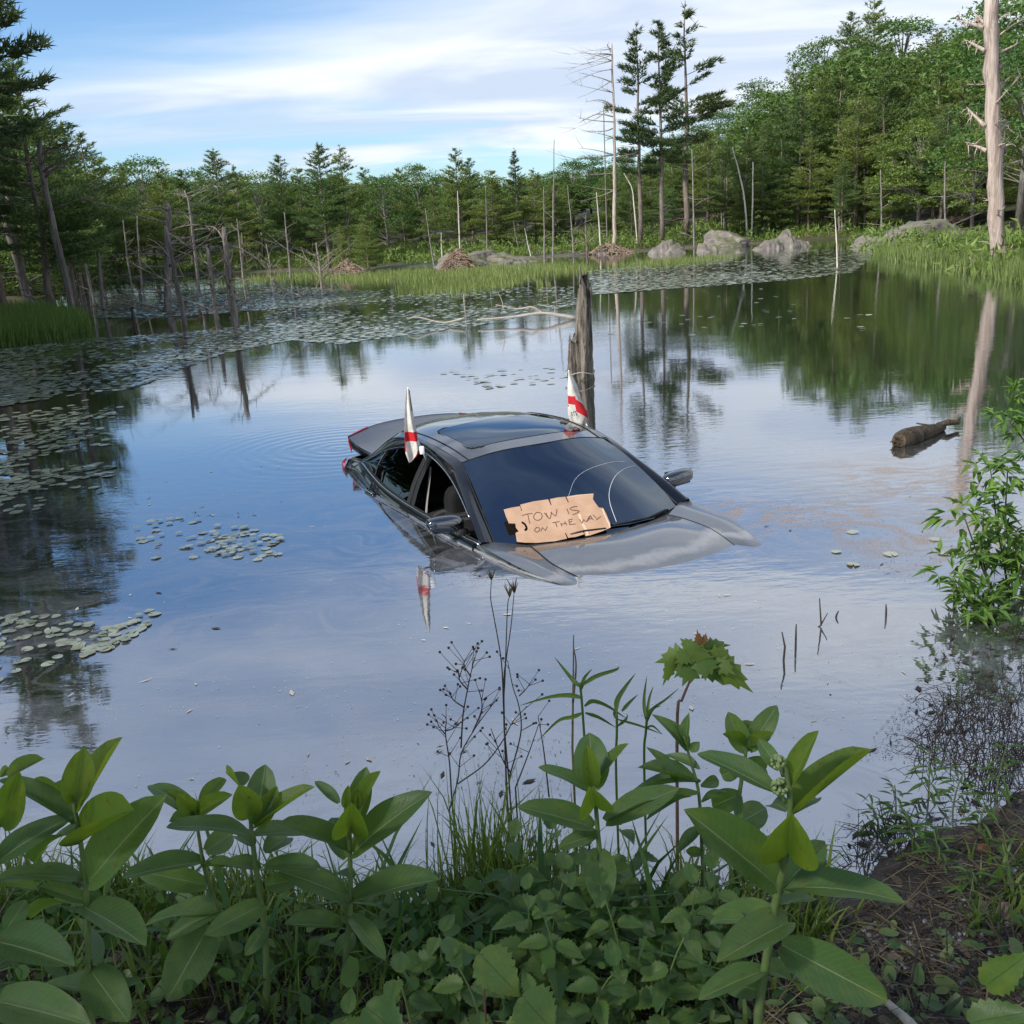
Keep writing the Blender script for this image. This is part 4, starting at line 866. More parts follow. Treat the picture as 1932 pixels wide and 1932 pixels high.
# ------------------------------------------------------------------ dead standing trees
def wpath(pp, Y): return [at_y(px, py, Y) for px, py in pp]
def snag(name, label, pp, wpx, mat='wood_dead', nb=10, bl=(.3, 1.0), Y=None, group='dead standing trees', broken=True, top=.35, bside=None, b0=.2, up=.25, cat='dead tree', bmat='dead_twig', seed=None, custom=None):
    base = at_z(*pp[0]) if Y is None else at_y(*pp[0], Y); Yb = base[1]
    if Y is not None: base[2] = min(base[2], gz(base[0], Yb))
    P = [base - np.array([0, 0, .35])] + [base] + wpath(pp[1:], Yb); rn = random.Random(seed or sum(map(ord, label))); r0 = wpx / 2 * px_m(Yb)
    root = thing(name, label, cat, tuple(base), group); T = np.array(base)
    C = crom([p - T for p in P], 22); b = MB(); tt = np.linspace(0, 1, 22); ht = C[-1][2]
    C[2:-1] += np.array([[rn.uniform(-1, 1) * r0 * .16, rn.uniform(-1, 1) * r0 * .16, 0] for _ in range(19)])
    rad = [r0 * ((1 - t) + top * t) * (1 + .35 * max(0, .12 - t) / .12) * rn.uniform(.92, 1.08) for t in tt]
    n = 12; tube(b, C, rad, n, jit=.14, rn=rn, cap=True)
    if broken:                                             # splintered top
        k = len(b.v) - n
        for j in range(n): x, y, z = b.v[k + j]; b.v[k + j] = (x, y, z + rn.uniform(-1.2, 3.0) * rad[-1])
    b.build('trunk', mat, root)
    for q in range(nb):
        t = rn.uniform(b0, .97); i = int(t * 21); p = C[i]; az = rn.uniform(0, 6.283)
        if bside is not None: az = bside + rn.uniform(-.9, .9)
        L = rn.uniform(*bl); d = np.array([math.cos(az), math.sin(az), rn.uniform(up - .3, up + .35)]); e = p + d * L; mid = p + d * L * .55 + np.array([rn.uniform(-.12, .12), rn.uniform(-.12, .12), rn.uniform(-.05, .16)]) * L
        b = MB(); rb = min(rad[i] * .45, .045) * rn.uniform(.6, 1.1); S = bez(p, mid, e, 6); tube(b, S, [rb * (1 - .8 * k / 5) for k in range(6)], 5, rn=rn)
        for w in range(rn.randint(1, 4)):
            j = rn.randint(2, 5); d2 = d + np.array([rn.uniform(-.9, .9), rn.uniform(-.9, .9), rn.uniform(-.3, .7)]); tube(b, [S[j], S[j] + d2 * L * .18, S[j] + d2 * L * .34 + np.array([0, 0, .03 * L])], [rb * .4, rb * .28, rb * .12], 4, rn=rn)
        b.build('branch', bmat, root)
    for cp in (custom or []):                              # individually seen long limbs
        b = MB(); S = crom([at_y(px, py, Yb) - T + np.array([0, (k * .15), 0]) for k, (px, py) in enumerate(cp)], 14); r1 = r0 * .28; tube(b, S, [r1 * (1 - .85 * k / 13) for k in range(14)], 6, rn=rn)
        for w in range(9):
            j = rn.randint(3, 12); d2 = np.array([rn.uniform(-.5, .5), rn.uniform(-.3, .3), rn.uniform(-.6, .6)]) * .5; tube(b, [S[j], S[j] + d2 * .6, S[j] + d2 + np.array([0, 0, -.05])], [r1 * .3, r1 * .2, .004], 4, rn=rn)
        b.build('branch', bmat, root)
    return root
Z3 = lambda x, y: (x * .3418, y * .3418)
Z4 = lambda x, y: (613.2 + x * .29296, 188.7 + y * .29296)
Z5 = lambda x, y: (1084.9 + x * .2686, y * .2686)
Z6 = lambda x, y: (1462 + x * .27347, y * .27347)
gl_ = 'dead trunks in the left shallows'
snag('dead_tree', 'thick grey dead trunk leaning out over the left bank', [Z3(165, 1705), Z3(95, 1430), Z3(10, 1150), Z3(-70, 830)], 17, 'wood_dead', 7, (.5, 1.6), group=gl_, top=.6, up=.0)
snag('dead_tree', 'slim leaning dead trunk right of the thick one, rising into the pines', [Z3(408, 1742), Z3(330, 1400), Z3(270, 1130), Z3(235, 960), Z3(222, 820)], 12.5, 'wood_dead', 14, (.4, 1.9), group=gl_, top=.8, b0=.55)
snag('dead_tree', 'short dark dead trunk standing alone left of the bare cluster', [Z3(572, 1705), Z3(552, 1500), Z3(540, 1390)], 9.5, 'wood_dead', 5, (.2, .7), group=gl_, top=.5)
snag('dead_tree', 'stout dark dead trunk bristling with dry limbs in the cluster', [Z3(925, 1715), Z3(930, 1500), Z3(928, 1200), Z3(935, 1150)], 17, 'wood_dead', 30, (.7, 2.4), group=gl_, top=.5, b0=.15, up=.05)
snag('dead_tree', 'leaning grey dead trunk crossing in front of the stout dark one', [Z3(1022, 1792), Z3(965, 1500), Z3(920, 1270)], 9.5, 'wood_dead', 10, (.4, 1.6), group=gl_, top=.6, b0=.35)
snag('dead_tree', 'short grey dead trunk between the leaning trunk and the broken stump', [Z3(1197, 1757), Z3(1175, 1600), Z3(1150, 1390)], 10, 'wood_dead', 10, (.3, 1.2), group=gl_, top=.6)
snag('dead_tree', 'pale broken dead trunk with long curving bare limbs over the pads', [Z3(1302, 1797), Z3(1265, 1550), Z3(1238, 1290)], 15.5, 'wood_dead', 12, (.3, 1.3), group=gl_, top=.55, b0=.4,
     custom=[[Z3(1240, 1330), Z3(1180, 1260), Z3(1100, 1245)], [Z3(1250, 1350), Z3(1330, 1380), Z3(1420, 1440), Z3(1560, 1500)], [Z3(1250, 1400), Z3(1240, 1340), Z3(1260, 1500), Z3(1330, 1550), Z3(1470, 1650)], [Z3(1255, 1420), Z3(1130, 1480), Z3(1060, 1380)], [Z3(1500, 1540), Z3(1560, 1600), Z3(1680, 1645)]])
snag('dead_tree', 'tall pale dead tree behind the bare cluster, bent over at its top', [Z3(1082, 1505), Z3(1065, 1300), Z3(1040, 1110), Z3(1020, 1060)], 7, 'bark_grey', 16, (.5, 1.8), group=gl_, Y=50, custom=[[Z3(1030, 1090), Z3(990, 1075), Z3(930, 1065)]])
snag('dead_tree', 'thin dead tree with stub limbs right of the bare cluster', [Z3(1332, 1485), Z3(1325, 1350), Z3(1308, 1215)], 5, 'bark_grey', 12, (.4, 1.5), Y=56)
snag('dead_tree', 'straight thin grey dead tree at the marsh edge', [Z3(1602, 1520), Z3(1590, 1380), Z3(1570, 1180)], 5.2, 'bark_grey', 8, (.3, 1.3), Y=60)
snag('dead_shrub', 'small bare forked dead shrub between the thin dead trees', [Z3(1497, 1545), Z3(1490, 1450), Z3(1470, 1350)], 5, 'dead_twig', 14, (.6, 1.8), group=None, cat='dead shrub', broken=False, up=.7, b0=.3)
snag('dead_shrub', 'spreading bare dead shrub standing in the marsh grass', [Z3(1772, 1535), Z3(1760, 1440), Z3(1745, 1340)], 7, 'dead_twig', 18, (.7, 2.2), group=None, cat='dead shrub', broken=False, up=.5, b0=.15)
snag('dead_tree', 'pale leaning dead trunk deep in the left bank shade', [Z3(512, 1610), Z3(470, 1450), Z3(432, 1290)], 7.5, 'bark_grey', 12, (.3, 1.2), Y=46)
snag('dead_tree', 'thin straight pale trunk on the bank, left of a pair', [Z3(716, 1522), Z3(700, 1400), Z3(680, 1220)], 5, 'bark_grey', 10, (.3, 1.0), Y=58)
snag('dead_tree', 'thin straight pale trunk on the bank, right of a pair', [Z3(767, 1492), Z3(765, 1350), Z3(757, 1190)], 4.6, 'bark_grey', 10, (.3, 1.0), Y=60)
snag('dead_tree', 'dark thin trunk close behind the slim leaning one', [Z3(450, 1640), Z3(410, 1480), Z3(360, 1240)], 5, 'wood_dead', 14, (.4, 1.4), Y=42)
snag('dead_tree', 'weathered dark post-like trunk in the shade by the bank grass', [Z3(255, 1650), Z3(245, 1500), Z3(232, 1180)], 8, 'wood_dead', 12, (.5, 1.5), Y=38)
for (a, c, w_, lb) in ((Z3(742, 1797), Z3(727, 1705), 5.5, 'short slanted wooden post sticking out of the pads'), (Z3(1108, 1752), Z3(1103, 1722), 7, 'low rounded stump just above the pads'), (Z3(1145, 1735), Z3(1140, 1700), 4, 'tiny dark stub beside the low stump')):
    snag('stump_post', lb, [a, ((a[0] + c[0]) / 2, (a[1] + c[1]) / 2), c], w_, 'wood_log', 0, group='small stubs in the left shallows', cat='stump', top=.8)
gm = 'dead trunks along the far shore'
for pp, w_, mat, nb, Y, lb in (([Z4(1465, 1042), Z4(1470, 700), Z4(1476, 258)], 5.2, 'bark_grey', 5, 62, 'very tall bare pole of a dead tree above the marsh'), ([Z4(1412, 1036), Z4(1411, 800), Z4(1409, 560)], 5, 'bark_grey', 5, 62, 'shorter dead pole just left of the very tall one'),
     ([Z4(1602, 982), Z4(1585, 780), Z4(1561, 548)], 4.6, 'bark_grey', 5, 70, 'leaning pale dead pole right of the very tall one'), ([Z4(702, 1062), Z4(672, 880), Z4(645, 700)], 4.2, 'bark_grey', 4, 64, 'leaning thin pale trunk left of the beaver lodge'),
     ([Z4(872, 992), Z4(862, 800), Z4(854, 590)], 4.5, 'bark_white', 4, 70, 'pale thin trunk behind the beaver lodge'), ([Z4(1046, 992), Z4(1040, 780), Z4(1034, 555)], 4.4, 'bark_grey', 18, 70, 'dead tree with feathery dry limbs behind the low outcrop'),
     ([Z4(1776, 985), Z4(1765, 800), Z4(1748, 600)], 5, 'bark_white', 6, 74, 'pale dead trunk left of the great bare snag'), ([Z4(1690, 992), Z4(1682, 880), Z4(1678, 745)], 6.5, 'wood_stump', 7, 70, 'ragged reddish broken trunk on the far shore'), ([Z4(1332, 1012), Z4(1305, 920), Z4(1286, 828)], 3, 'bark_white', 1, 66, 'small white leaning stem above the marsh'),
     ([Z4(1255, 960), Z4(1230, 880), Z4(1212, 780)], 3.4, 'bark_grey', 4, 72, 'thin leaning stem behind the right end of the outcrop'), ([Z4(755, 1020), Z4(750, 940), Z4(748, 860)], 4, 'bark_white', 3, 68, 'short white stem between the lodge and the leaning trunk')):
    snag('dead_tree', lb, pp, w_, mat, nb + 7, (.2, 1.1), Y=Y, group=gm, up=.3, top=.22)
snag('great_snag', 'tall bare dead tree with long drooping limbs left of the open pines', [Z5(275, 1765), Z5(278, 1400), Z5(275, 900), Z5(262, 500), Z5(257, 300)], 8.6, 'bark_snag', 34, (.6, 3.4), Y=70, group=gm, top=.22, b0=.42, up=-.05, bside=3.0, broken=False,
     custom=[[Z5(265, 580), Z5(180, 545), Z5(30, 505)], [Z5(268, 740), Z5(180, 700), Z5(70, 715)], [Z5(270, 820), Z5(160, 800), Z5(40, 850)], [Z5(272, 900), Z5(200, 920), Z5(50, 915)], [Z5(280, 1110), Z5(360, 1090), Z5(440, 1070)], [Z5(262, 380), Z5(240, 330), Z5(225, 310)]])
snag('dead_tree', 'thin dead spire just left of the great bare snag', [Z5(208, 1060), Z5(204, 900), Z5(200, 760)], 3.2, 'bark_grey', 10, (.3, 1.2), Y=76, group=gm)
gw = 'white stems on the rocky shore'
snag('white_birch', 'tall curved white stem rising from the rocks, left of two', [Z5(1212, 1668), Z5(1190, 1400), Z5(1150, 1200), Z5(1105, 1038)], 4.4, 'bark_white', 1, (.2, .6), Y=78, group=gw, top=.4)
snag('white_birch', 'shorter straight white stem rising from the rocks, right of two', [Z5(1240, 1675), Z5(1248, 1400), Z5(1250, 1150)], 3.6, 'bark_white', 2, (.2, .6), Y=78, group=gw, top=.5)
snag('white_birch', 'white birch stem bowed over at its top below the open pines', [Z5(440, 1755), Z5(415, 1450), Z5(398, 1320), Z5(340, 1212)], 3, 'bark_white', 1, (.2, .6), Y=74, group=gw, top=.5)
snag('dead_tree', 'slender grey trunk in front of the tallest pine', [Z5(838, 1752), Z5(830, 1400), Z5(822, 1060)], 5, 'bark_grey', 16, (.4, 1.9), Y=72, group=gm)
for k, (x0, x1) in enumerate(((1020, 1032), (1048, 1044))): snag('dead_tree', ('left', 'right')[k] + ' one of two thin parallel stems right of the tallest pine', [Z5(x1, 1572), Z5(x0 + 4, 1300), Z5(x0, 1110)], 3, 'bark_grey', 3, (.2, .8), Y=86, group=gm)
snag('white_stake', 'thin forked white stake standing in the right shallows', [Z5(1842, 1872), Z5(1835, 1650), Z5(1824, 1478)], 3.6, 'bark_white', 1, (.2, .5), group=None, cat='dead stem')
for pp, w_, Y, lb in (([Z6(738, 1602), Z6(735, 1400), Z6(728, 1180)], 4.6, 66, 'pale dead trunk with short limbs above the right boulder'), ([Z6(445, 1610), Z6(440, 1420), Z6(438, 1200)], 5.5, 78, 'long straight pine trunk behind the white stake'), ([Z6(1178, 1690), Z6(1172, 1400), Z6(1176, 1120)], 5.5, 58, 'slim grey trunk right of the light green leafy tree'), ([Z6(835, 1530), Z6(828, 1250), Z6(826, 1050)], 4, 74, 'thin pale trunk left of the light leafy tree'), ([Z6(622, 1520), Z6(620, 1300), Z6(616, 1170)], 4, 78, 'thin grey trunk deep in the right slope shade')):
    snag('dead_tree', lb, pp, w_, 'bark_grey', 14, (.3, 1.5), Y=Y, group='trunks on the right slope')
# great weathered snag at the right edge
snag('weathered_snag', 'huge weathered barkless dead trunk standing at the right shore', [Z6(1552, 1862), Z6(1525, 1500), Z6(1512, 1100), Z6(1500, 600), Z6(1492, 250), Z6(1490, 40)], 28, 'wood_snag', 16, (.25, .9), group=None, top=.78, b0=.12, up=.35, bmat='bark_snag', broken=True,
     custom=[[Z6(1450, 870), Z6(1400, 800), Z6(1355, 730)], [Z6(1460, 1040), Z6(1420, 1010), Z6(1355, 990)], [Z6(1540, 480), Z6(1580, 440), Z6(1605, 430)], [Z6(1550, 900), Z6(1600, 860), Z6(1650, 828)], [Z6(1560, 1060), Z6(1590, 1010), Z6(1620, 990)], [Z6(1470, 190), Z6(1430, 120), Z6(1400, 65)], [Z6(1440, 190), Z6(1350, 150), Z6(1280, 122)], [Z6(1450, 350), Z6(1390, 300), Z6(1340, 260)], [Z6(1525, 70), Z6(1550, 30), Z6(1575, -10)], [Z6(1545, 620), Z6(1590, 580), Z6(1628, 548)]])

# ------------------------------------------------------------------ broken stump behind the car
bp = at_z(1097, 716); Ys = bp[1]
st = thing('broken_stump', 'splintered grey brown tree stump standing in the water behind the car', 'stump', tuple(bp))
def shard(pp, lo, hi, seed, name, mat='wood_stump', n=22, jag=.35):
    rn = random.Random(seed); C = crom([at_y(px, py, Ys) - bp for px, py, _ in pp], 20); W = crom([[p[2], 0] for p in pp], 20)[:, 0] * px_m(Ys) / 2 * .84; b = MB()
    for i, (c, w_) in enumerate(zip(C, W)):
        for k in range(n):
            a = 2 * math.pi * k / n; fl = 1 + .22 * math.sin(4 * a + seed) + .16 * math.sin(9 * a + seed * 2 + i * .22) + rn.uniform(-.09, .09)
            z = c[2]
            if i == 19: z += (.5 + .5 * math.sin(3 * a + seed)) * jag * (rn.random() ** .6) - .06
            b.v.append((c[0] + math.cos(a) * w_ * fl, c[1] + math.sin(a) * w_ * fl * .9, z))
    for i in range(19):
        for k in range(n): b.f.append((i * n + k, i * n + (k + 1) % n, (i + 1) * n + (k + 1) % n, (i + 1) * n + k)); b.m.append(0)
    b.f.append(tuple(19 * n + k for k in range(n))); b.m.append(0)
    return b.build(name, mat, st)
shard([(1101, 735, 40), (1100, 700, 38), (1102, 650, 33), (1102, 600, 27), (1101, 560, 22), (1100, 535, 17)], 0, 1, 1, 'main_shaft', jag=.24)
shard([(1084, 735, 26), (1084, 700, 25), (1083, 665, 22), (1082, 640, 20)], 0, 1, 4, 'split_slab', jag=.16)
shard([(1096, 560, 11), (1096, 530, 8), (1095, 508, 3), (1095, 497, 1)], 0, 1, 7, 'splinter', jag=.05, n=8)
shard([(1113, 580, 10), (1114, 555, 7), (1114, 540, 3)], 0, 1, 9, 'splinter', jag=.06, n=8)
b = MB(); tube(b, [np.array([math.cos(a) * .20 - .02, math.sin(a) * .19, .10 + .02 * math.sin(3 * a)]) for a in np.linspace(0, 6.283, 24)], .006, 5); b.build('twine', 'twig_pale', st)
b = MB(); tube(b, [at_y(1071, 705, Ys - .2) - bp, at_y(1072, 735, Ys - .2) - bp], .006, 5); tube(b, [at_y(1071, 735, Ys - .2) - bp, at_y(1074, 738, Ys - .2) - bp], .005, 5); b.build('twine_end', 'twig_dark', st)
# floating pale branch left of the stump
fb = at_z(1085, 603); root = thing('floating_branch', 'long pale forked branch floating left of the broken stump', 'branch', tuple(fb))
for pp, r in (([Z4(1620, 1412), Z4(1500, 1392), Z4(1390, 1378), Z4(1240, 1400), Z4(1100, 1412), Z4(980, 1420)], .045), ([Z4(1400, 1378), Z4(1330, 1340), Z4(1240, 1352), Z4(1100, 1325)], .03), ([Z4(1480, 1388), Z4(1482, 1350), Z4(1480, 1325)], .018), ([Z4(1150, 1352), Z4(1140, 1300), Z4(1115, 1245)], .014), ([Z4(900, 1412), Z4(760, 1440), Z4(600, 1405), Z4(530, 1418)], .028)):
    b = MB(); C = crom([at_y(px, py, fb[1] + (.0 if r > .04 else .3)) - fb + np.array([0, 0, .02]) for px, py in pp], 16); tube(b, C, [r * (1 - .7 * k / 15) for k in range(16)], 6, jit=.2); b.build('limb', 'twig_pale', root)
# floating log at the right
lg = at_z(1735, 845); root = thing('floating_log', 'dark wet log floating at the right with its thick end towards us', 'log', tuple(lg))
a0, a1 = at_z(1693, 842) - lg, at_z(1778, 812) - lg; ax = (a1 - a0)
C = [a0 + ax * t + np.array([0, 0, .042 - .012 * t]) for t in np.linspace(0, 1, 14)]; b = MB(); tube(b, C, [.055, .08, .088, .09, .088, .085, .08, .075, .07, .064, .057, .05, .043, .034], 16, jit=.05); b.build('trunk', 'wood_log', root)
b = MB(); rn = random.Random(2)
for k in range(40):
    a = rn.uniform(0, 6.28); r = .055 * math.sqrt(rn.random()); e = ax / np.linalg.norm(ax); s_ = np.cross(e, [0, 0, 1]); p = C[0] + s_ * r * math.cos(a) + np.array([0, 0, r * math.sin(a)]); tube(b, [p + e * .06, p - e * rn.uniform(.0, .05)], [.010, .004], 4, rn=rn)
b.build('rotten_end', 'wood_log', root)
b = MB(); tube(b, [a1 + [-.05, 0, .05], a1 + [.05, 0, .07], a1 + [.16, .05, .05], a1 + [.2, .1, .09]], [.025, .03, .02, .008], 6); tube(b, [a1 + [-.1, -.03, .05], a1 + [-.22, .05, .07]], [.014, .006], 5); b.build('root_knot', 'wood_log', root)

# ------------------------------------------------------------------ rocks, beaver lodges
def boulder(seed, flat=.6):
    bm = bmesh.new(); bmesh.ops.create_icosphere(bm, subdivisions=4, radius=1); rs = np.random.RandomState(seed); pl = [(Vector(rs.normal(0, 1, 3)).normalized(), rs.uniform(.62, .92)) for _ in range(26)]; ph = rs.uniform(0, 9, 6)
    for v in bm.verts:
        for n_, d in pl:
            q = v.co.dot(n_)
            if q > d: v.co -= n_ * (q - d) * .88
        v.co *= 1 + .05 * math.sin(5 * v.co.x + ph[0]) * math.sin(6 * v.co.y + ph[1]) + .05 * math.sin(11 * v.co.z + ph[2] + 7 * v.co.x) + .035 * math.sin(19 * v.co.y + ph[3] + 9 * v.co.z) + .025 * math.sin(27 * v.co.x + ph[4])
    me = bpy.data.meshes.new('boulder'); bm.to_mesh(me); bm.free(); me.materials.append(M['rock']); return me
BO = [boulder(s) for s in (1, 2, 3, 4)]
rn = random.Random(8)
rocks = [(*Z4(880, 1060), *Z4(880, 990), 70, 62, 'grey outcrop rock beside the beaver lodge'), (*Z4(975, 1060), *Z4(975, 978), 62, 63, 'tallest pale rock of the low outcrop in the marsh'), (*Z4(1120, 1062), *Z4(1120, 992), 72, 63, 'long grey rock at the middle of the low outcrop'), (*Z4(1290, 1050), *Z4(1290, 1005), 60, 64, 'low brown rock at the right end of the low outcrop'), (*Z4(210, 1100), *Z4(210, 1060), 36, 62, 'small rock in the brush pile on the left of the marsh'),
         (*Z5(600, 1770), *Z5(600, 1640), 30, 76, 'mossy boulder at the waterline, leftmost of the rocky shore'), (*Z5(700, 1770), *Z5(700, 1660), 34, 75, 'broad grey boulder, second from the left on the rocky shore'), (*Z5(930, 1760), *Z5(930, 1640), 36, 78, 'sloping pinkish rock below the tallest pine'), (*Z5(1060, 1720), *Z5(1060, 1590), 42, 82, 'large flat pale slab on the rocky shore behind the white stems'), (*Z5(1330, 1740), *Z5(1330, 1640), 34, 82, 'grey rock just right of the white stems'), (*Z5(1470, 1730), *Z5(1470, 1560), 30, 84, 'steep jagged ledge right of the white stems'),
         (*Z5(1600, 1720), *Z5(1600, 1650), 24, 84, 'small pale rock at the right end of the rocky shore'), (*Z6(700, 1690), *Z6(700, 1610), 40, 66, 'low pale shoreline rock left of the great sloping boulder'), (*Z6(980, 1690), *Z6(980, 1478), 78, 62, 'great sloping boulder with pink streaks at the right shore'), (*Z6(1060, 1740), *Z6(1060, 1630), 50, 58, 'grey rounded boulder in front of the great sloping one'), (*Z6(1215, 1690), *Z6(1215, 1590), 26, 58, 'split boulder beside the slim grey trunk'), (*Z6(1320, 1700), *Z6(1320, 1560), 50, 54, 'dark shaded boulder left of the huge snag'), (*Z6(1650, 1690), *Z6(1650, 1600), 34, 48, 'grey boulder right of the huge snag')]
for i, (bx, by, tx, ty, wp, Y, lb) in enumerate(rocks):
    c = at_z(bx, by + 3) if i >= 5 and by > 455 else at_y(bx, by, Y); Y = min(c[1], Y); t_ = at_y(tx, ty - 4, Y); hw = wp * px_m(Y) * (1.15 if i >= 5 else .8); z0 = min(c[2], gz(c[0], Y)) - .1; hz = max(.4, t_[2] - z0) * .98
    o = put('boulder', BO[i % 4]); o.location = (c[0], Y, z0 + hz * .12); o.scale = (hw, hw * .75, hz * (.8 if i >= 5 else 1)); o.rotation_euler = (0, 0, rn.uniform(-.5, .5)); tag(o, lb, 'rock', 'boulders round the pond')
def lodge(label, c_px, wpx, h, Y, n, seed):
    rn = random.Random(seed); c = at_y(*c_px, Y); c[2] = max(0, gz(c[0], Y)) - .05; root = thing('beaver_lodge', label, 'beaver lodge', tuple(c)); R = wpx / 2 * px_m(Y); b = MB(); m_ = MB()
    K = 14
    for i in range(6):
        for k in range(K): a = 6.283 * k / K; q = math.cos(i / 5 * 1.57); m_.v.append((math.cos(a) * R * .8 * q, math.sin(a) * R * .6 * q, h * .82 * math.sin(i / 5 * 1.57) * rn.uniform(.9, 1.05)))
    for i in range(5):
        for k in range(K): m_.f.append((i * K + k, i * K + (k + 1) % K, (i + 1) * K + (k + 1) % K, (i + 1) * K + k)); m_.m.append(0)
    m_.build('mud_mound', 'ground', root)
    for k in range(n):
        a = rn.uniform(0, 6.28); q = math.sqrt(rn.random()); z = h * (1 - q ** 1.6); p = np.array([math.cos(a) * R * q, math.sin(a) * R * .7 * q, z]); d = np.array([-math.sin(a) * rn.uniform(-1, 1) + math.cos(a) * .8, math.cos(a) * rn.uniform(-1, 1) + math.sin(a) * .5, -rn.uniform(.1, .8)]) * rn.uniform(.3, .8); tube(b, [p - d * .5, p + d * .5 + [0, 0, .05]], [.022, .014], 4, rn=rn)
    o = b.build('sticks', 'lodge_stick', root, False); o['kind'] = 'stuff'
lodge('brown stick beaver lodge in the marsh in front of the low outcrop', (866, 517), 58, 1.05, 57, 420, 4)
lodge('brush pile of grey sticks at the left end of the marsh', (655, 512), 66, .7, 60, 300, 6)
lodge('low pile of driftwood at the foot of the great bare snag', (1150, 478), 80, .6, 70, 220, 9)

# ------------------------------------------------------------------ marsh grass and lily pads
def inpoly(P, poly):
    x, y = P[:, 0], P[:, 1]; ins = np.zeros(len(P), bool); n = len(poly)
    for i in range(n):
        (x0, y0), (x1, y1) = poly[i], poly[(i + 1) % n]
        if y0 != y1: c = (y0 > y) != (y1 > y); ins ^= c & (x < (x1 - x0) * (y - y0) / (y1 - y0) + x0)
    return ins
def sample_px(poly, n, rs):
    poly = np.array(poly, float); lo, hi = poly.min(0), poly.max(0); out = []
    while sum(map(len, out)) < n: P = rs.uniform(lo, hi, (n * 2, 2)); out.append(P[inpoly(P, poly)])
    return np.concatenate(out)[:n]
def to_water(P, z=0.0):
    D = np.stack([(P[:, 0] - 966) / FPX, -(P[:, 1] - 966) / FPX, -np.ones(len(P))], 1) @ CR.T; return CC + D * ((z - CAM_H) / D[:, 2:3])
def marsh(name, label, polys, h, wd, seed, mat='grass_marsh'):
    rs = np.random.RandomState(seed); V = []
    for poly, n in polys:
        W = to_water(sample_px(poly, n, rs)); keep = rs.rand(n) < -.40 + 2.2 * np.clip(.5 + 1.3 * fbm(W[:, 0] * .30 + 9, W[:, 1] * .10, 4) - .18, 0, 1) * (1 if name == 'marsh_grass' else 2); W = W[keep]; m = len(W); W[:, 2] = np.maximum(0, terrain(W[:, 0], W[:, 1])) - .03
        a = rs.uniform(0, 6.283, m); s = np.stack([np.cos(a), np.sin(a), 0 * a], 1) * wd * rs.uniform(.6, 1.4, (m, 1)); t_ = rs.normal(0, .16, (m, 3)); t_[:, 2] = 1; H = h * rs.uniform(.4, 1.25, (m, 1)); V.append(np.stack([W - s, W + s, W + t_ * H], 1).reshape(-1, 3))
    o = put(name, tri_mesh(name, np.concatenate(V), mat)); tag(o, label, 'grass', kind='stuff')
marsh('marsh_grass', 'bright green marsh grass growing out of the far shallows', [([(738, 556), (760, 528), (900, 510), (960, 505), (1030, 517), (985, 535), (860, 552)], 9000), ([(600, 530), (740, 512), (1060, 500), (1130, 507), (1050, 522), (980, 512), (820, 525), (700, 532)], 9000), ([(1000, 530), (1090, 512), (1180, 500), (1500, 470), (1480, 478), (1200, 508), (1090, 535), (1020, 545)], 8000), ([(300, 528), (600, 515), (700, 522), (560, 532), (420, 540)], 4500)], .30, .018, 3)
marsh('shore_grass', 'lush grass along the right shore under the huge snag', [([(1640, 472), (1760, 480), (1850, 490), (1960, 505), (1960, 545), (1880, 528), (1780, 508), (1680, 492)], 9000)], .52, .020, 4, 'grass_marsh')
marsh('bank_grass', 'long grass on the small spit at the left bank', [([(-40, 600), (60, 592), (150, 604), (172, 622), (100, 642), (0, 656), (-60, 665)], 14000)], .55, .012, 5, 'grass_bank')
# pads
def padmesh(seed):
    rs = np.random.RandomState(seed); b = MB(); n = 16; v = [(0, 0, .004)]; 
    for k in range(n + 1): a = .18 + (6.283 - .36) * k / n; r = 1 + .05 * math.sin(3 * a + seed) + rs.uniform(-.03, .03); v.append((r * math.cos(a), r * math.sin(a), .03 * math.sin(2 * a + seed) + .02 * rs.rand()))
    b.add(v, [(0, k, k + 1) for k in range(1, n + 1)]); return b.mesh('lily_pad', 'lily_pad', False)
PADS = [padmesh(s) for s in range(4)]
rs = np.random.RandomState(5)
Q = []
PLAB = {}
def padfield(poly, n, thr, sx, sy, r0, r1, off=0, lab=None):
    P = sample_px(poly, n, rs); W = to_water(P); nz = .5 + fbm(W[:, 0] * sx * 1.3 + off, W[:, 1] * sy * 1.3 + off, 4) * 1.2; k = nz > thr + rs.uniform(-.22, .26, n); P, W = P[k], W[k]
    PLAB[len(Q)] = lab or 'pale lily pad in the wide carpet on the left half of the pond'; Q.append(np.column_stack([P, W[:, :2], rs.uniform(r0, r1, len(P)) * .72, np.full(len(P), len(Q))]))
padfield([(-20, 662), (170, 640), (420, 622), (620, 560), (700, 570), (560, 640), (420, 668), (300, 715), (240, 735), (-20, 770)], 6500, .40, .5, .25, .06, .10)
padfield([(-20, 740), (260, 725), (215, 790), (-20, 800)], 500, .50, .6, .5, .055, .095, 0, 'lily pad in the gap between the left carpet and raft')
padfield([(-20, 806), (120, 790), (215, 805), (215, 900), (110, 905), (-20, 960)], 520, .45, .9, .7, .05, .09, 0, 'pale lily pad in the dense raft by the left frame edge')
padfield([(-20, 970), (120, 905), (220, 930), (-20, 1010)], 60, .5, 1, 1, .05, .08, 0, 'stray lily pad just below the dense left raft')
padfield([(-20, 1150), (130, 1160), (190, 1190), (300, 1140), (280, 1200), (160, 1240), (-20, 1290)], 170, .47, 1.2, 1.2, .032, .054, 0, 'lily pad in the lowest raft at the left edge')
padfield([(250, 990), (330, 975), (420, 985), (540, 1015), (520, 1060), (400, 1050), (270, 1065)], 260, .45, 1.3, 1.6, .028, .052, 4, 'small yellowish lily pad in the loose raft left of the car')
